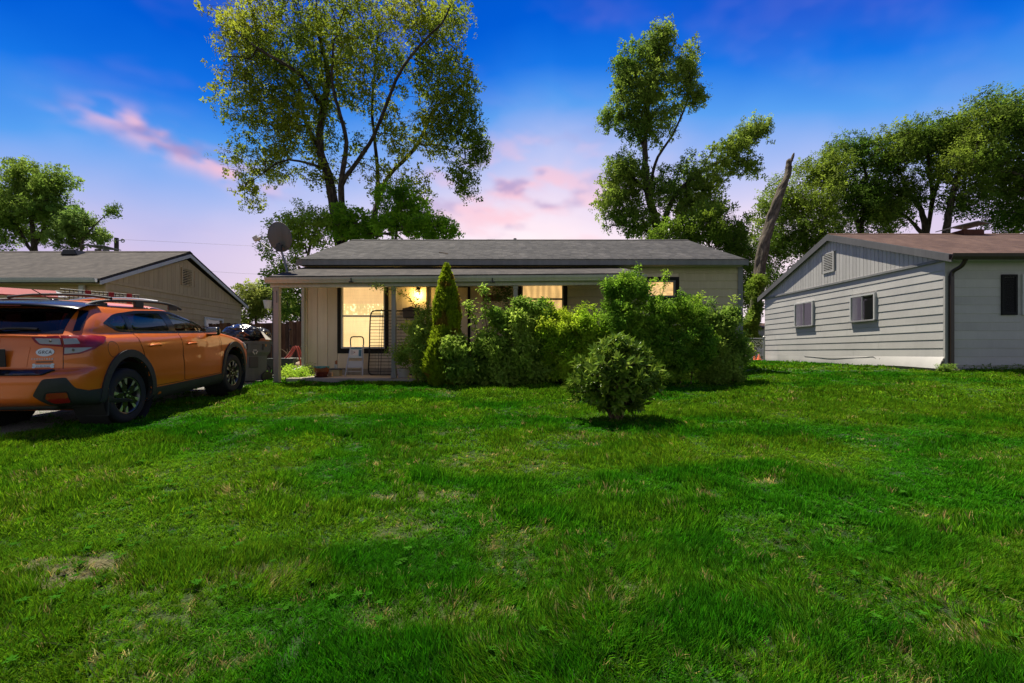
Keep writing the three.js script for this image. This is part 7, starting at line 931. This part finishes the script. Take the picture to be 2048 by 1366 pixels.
{ // clutter by the house corner
  const d = 12.3, x = PX(579, d), y = ground(x, d), t = thing('stone_planter', 'dark square planter box with a pale rim near the downspout', 'planter', [x, y, -d]); part('body', new THREE.CylinderGeometry(0.28, 0.22, 0.44, 4, 1).rotateY(Math.PI / 4).translate(0, 0.22, 0), std(C(0.10, 0.095, 0.085), 0.9), t); part('rim', rbox(-0.22, 0.22, 0.43, 0.475, -0.22, 0.22, 0.012), std(C(0.42, 0.40, 0.36), 0.8), t); const r = RNG(3); for (let k = 0; k < 5; k++) part('dry_stalk', tube([[0.05 * k - 0.1, 0.44, 0], [0.02 * k - 0.08, 0.6, 0.02], [-0.25 + 0.1 * k, 0.68 + 0.1 * r(), 0.03]], 0.005, 5), std(C(0.3, 0.22, 0.13), 0.9), t);
  const d2 = 11.9, x2 = PX(562, d2), y2 = ground(x2, d2), w = thing('garden_cart', 'dark garden cart with red handles behind the left post', 'cart', [x2, y2, -d2], 0.3); part('tub', merged([plate(V(-0.5, 0.2, 0.22), V(0.25, 0.2, 0.22), V(0.35, 0.48, 0.3), V(-0.62, 0.48, 0.3), 0.02), plate(V(0.25, 0.2, -0.22), V(-0.5, 0.2, -0.22), V(-0.62, 0.48, -0.3), V(0.35, 0.48, -0.3), 0.02), plate(V(0.25, 0.2, 0.22), V(0.25, 0.2, -0.22), V(0.35, 0.48, -0.3), V(0.35, 0.48, 0.3), 0.02), plate(V(-0.5, 0.2, -0.22), V(-0.5, 0.2, 0.22), V(-0.62, 0.48, 0.3), V(-0.62, 0.48, -0.3), 0.02), box(-0.5, 0.25, 0.19, 0.2, -0.22, 0.22)]), std(C(0.02, 0.03, 0.028), 0.6), w);
  const red = std(C(0.42, 0.06, 0.045), 0.5); for (const s of [-0.2, 0.2]) { part('handle', tube([[-0.2, 0.2, s], [0.2, 0.55, s], [0.36, 0.80, s], [0.48, 0.45, s * 1.1], [0.52, 0.1, s * 1.1]], 0.02, 7), red, w); part('wheel', new THREE.TorusGeometry(0.13, 0.035, 8, 20).rotateY(0).translate(-0.35, 0.165, s * 1.2), M.darkMetal, w); }
  part('axle', rod([-0.35, 0.165, -0.25], [-0.35, 0.165, 0.25], 0.012), M.darkMetal, w);
  const b = thing('clay_brick', 'two orange clay bricks under the foot of the downspout', 'brick', [HX0 - 0.1, ground(HX0, 11.2), -11.15], 0.5); part('brick', rbox(-0.1, 0.1, 0, 0.065, -0.05, 0.05, 0.006), std(C(0.42, 0.19, 0.10), 0.9), b); part('brick', rbox(-0.02, 0.18, 0.066, 0.13, -0.05, 0.05, 0.006).rotateY(0.3), std(C(0.45, 0.22, 0.12), 0.9), b);
  const bag = thing('paper_sack', 'crumpled tan sack slumped beside the stone planter', 'sack', [PX(597, 11.9), ground(-5.3, 11.9), -11.9]); const g = new THREE.SphereGeometry(0.16, 28, 20), p = g.attributes.position; for (let i = 0; i < p.count; i++) { const k = 0.85 + 0.3 * fbm(p.getX(i) * 14, p.getY(i) * 14, p.getZ(i) * 14, 2); p.setXYZ(i, p.getX(i) * k * 0.8, Math.max(-0.14, p.getY(i) * k * 1.5) + 0.14, p.getZ(i) * k * 0.7); } g.computeVertexNormals(); part('sack', g, std(C(0.46, 0.36, 0.25), 0.9), bag);
}
{ // wire fence, shed and cones in the gap to the right
  const d = 17.6, t = thing('wire_fence', 'chain link fence with a galvanised post beside the white house', 'fence', [0, 0, -d]), x1 = PX(1528, d), y = ground(9.5, d), gm = std(C(0.42, 0.42, 0.40), 0.5, { metalness: 0.5 }), top = PY(677, d);
  part('post', merged([rod([x1, y - 0.1, 0], [x1, top + 0.05, 0], 0.04, 10), new THREE.SphereGeometry(0.05, 10, 8).translate(x1, top + 0.05, 0)]), gm, t); part('post', rod([x1 - 2.2, y - 0.1, 0], [x1 - 2.2, top + 0.03, 0], 0.03, 8), gm, t); part('top_rail', rod([x1 - 3.6, top, 0], [x1, top, 0], 0.018, 6), gm, t);
  const w = [], H = top - y; for (let i = 0; i < 60; i++) { const a = x1 - 3.6 + i * 0.07; w.push(rod([a, y + 0.02, 0], [Math.min(a + H, x1), y + 0.02 + Math.min(H, x1 - a), 0], 0.0022, 3), rod([a, top, 0], [Math.min(a + H, x1), top - Math.min(H, x1 - a), 0], 0.0022, 3)); } const mesh = part('wire_mesh', merged(w), gm, t); mesh.userData.kind = 'stuff';
  const s = thing('shed', 'pale blue grey shed seen through the gap beside the white house', 'shed', [PX(1528, 24), ground(13, 24), -24]); part('wall', box(-0.45, 3, 0, PY(655, 24) - ground(13, 24), -2.4, 0), M.whiteSiding[0], s); part('roof', plate(V(-0.6, PY(655, 24) - ground(13, 24), 0.15), V(3.2, PY(655, 24) - ground(13, 24), 0.15), V(3.2, PY(640, 24) - ground(13, 24), -2.6), V(-0.6, PY(640, 24) - ground(13, 24), -2.6), 0.06), M.shingleBrown, s);
  [[1509, 0.16, 'tiny leaning orange traffic cone beyond the wire fence'], [1518, 0.24, 'orange traffic cone right beside the wire fence post']].forEach(([px, h, label]) => { const dd = 18.2, x = PX(px, dd), c = thing('traffic_cone', label, 'cone', [x, ground(x, dd) + 0.03, -dd], 0, 'orange cones'); const om = std(C(0.75, 0.13, 0.02), 0.6); part('cone', lathe([[h * 0.38, 0.02], [h * 0.34, 0.03], [0.02, h], [0.0, h]], 16), om, c); part('foot', rbox(-h * 0.45, h * 0.45, -0.06, 0.02, -h * 0.45, h * 0.45, 0.005), om, c); });
}
{ // utility pole behind the tan roof, and the wires in the sky
  const d = 30, x = PX(233, d), t = thing('utility_pole', 'wooden utility pole with a side bracket above the tan roof', 'pole', [x, ground(x, d), -d]), top = PY(476, d) - ground(x, d); part('pole', rod([0, -0.5, 0], [0, top, 0], 0.17, 10, 0.125), M.barkGrey, t); part('bracket', rod([0, top - 0.2, 0.1], [0.55, top - 0.17, 0.1], 0.03, 6), M.greyMetal, t); part('insulator', new THREE.TorusGeometry(0.11, 0.03, 6, 14).translate(0.5, top - 0.2, 0.1), M.whiteTrim, t);
  const wire = (a, b, sag, label) => single('overhead_wire', tube([a, a.clone().lerp(b, 0.5).add(V(0, -sag, 0)), b], 0.006, 4, 30), M.darkMetal, label, 'wire', 'overhead wires');
  wire(P(240, 479, 30), P(990, 478, 36), 0.6, 'thin service wire running from the utility pole behind the maple'); wire(P(395, 541, 32), P(620, 549, 32), 0.1, 'thin wire low over the wooden fence'); wire(P(-150, 480, 34), P(228, 482, 30), 0.3, 'thin wire running left from the utility pole'); wire(P(700, 474, 34), P(1250, 483, 34), 0.4, 'thin wire just above the bungalow ridge');
  single('fallen_twig', tube([P(878, 506, 12.1).setY(3.875), P(886, 507.5, 12.05).setY(3.85), P(896, 512, 11.95).setY(3.81)], 0.012, 5), M.barkTwig, 'dry crooked twig lying on the grey roof above the conifer', 'twig');
}
{ // trailer with a hinged red lid and a black mesh side behind the car
  const p0 = P(120, 577.5, 8.15), p1 = P(264, 588.5, 8.95), dir = p1.clone().sub(p0).setY(0).normalize(), t = thing('cargo_trailer', 'red trailer with sloping lid and black mesh side beyond the car', 'trailer', [p0.x, 0, p0.z], Math.atan2(-dir.z, dir.x)), top = p0.y, g0 = ground(p0.x, 8.2), L = 1.13, red = std(C(1, 1, 1), 0.75, { map: paintMap(128, 26, 26, 12, 6, 121) }), blk = M.darkMetal;
  part('body', rbox(-2.0, L, g0 + 0.45, top - 0.24, -1.3, -0.02, 0.02), red, t);
  part('lid', plate(V(-2.0, top - 0.20, 0.12), V(-0.04, top - 0.16, 0.12), V(0.0, top + 0.0, -0.45), V(-2.0, top - 0.03, -0.45), 0.02), red, t); part('lid_seam', plate(V(-0.74, top - 0.172, 0.123), V(-0.728, top - 0.172, 0.123), V(-0.728, top - 0.010, -0.447), V(-0.74, top - 0.010, -0.447), 0.004), blk, t);
  part('lid_end', plate(V(-0.035, top - 0.16, 0.12), V(0.09, top - 0.15, 0.05), V(0.06, top - 0.06, -0.2), V(0.0, top - 0.01, -0.43), 0.015), M.greyMetal, t);
  part('mesh_rail', rod([0.0, top, 0], [L, top - 0.005, 0], 0.009, 5), blk, t); part('mesh_rail', rod([0.0, top - 0.135, 0], [L, top - 0.135, 0], 0.009, 5), blk, t); part('mesh_rail', rod([0.0, top, -0.5], [L, top - 0.005, -0.5], 0.009, 5), blk, t);
  for (let i = 0; i < 19; i++) part('mesh_bar', tube([[0.06 + i * 0.058, top, 0], [0.065 + i * 0.058, top - 0.06, 0.008], [0.06 + i * 0.058, top - 0.24, 0]], 0.006, 4), blk, t);
  for (const x of [0.37, 0.70, 0.97]) part('stake', rbox(x - 0.04, x + 0.04, top - 0.25, top + 0.01, -0.02, 0.02, 0.006), red, t);
  for (const x of [-1.1, -0.3]) part('wheel', new THREE.TorusGeometry(0.22, 0.09, 10, 24).translate(x, g0 + 0.31, -0.2), blk, t); part('axle', rod([-0.7, g0 + 0.4, -1.2], [-0.7, g0 + 0.4, -0.1], 0.05), blk, t); part('prop', rod([0.9, g0, -0.6], [0.9, g0 + 0.5, -0.6], 0.03), blk, t);
}
plantLawn();
scene.traverse(o => { if (o.isMesh) o.castShadow = o.receiveShadow = true; });
renderer.render(scene, camera);
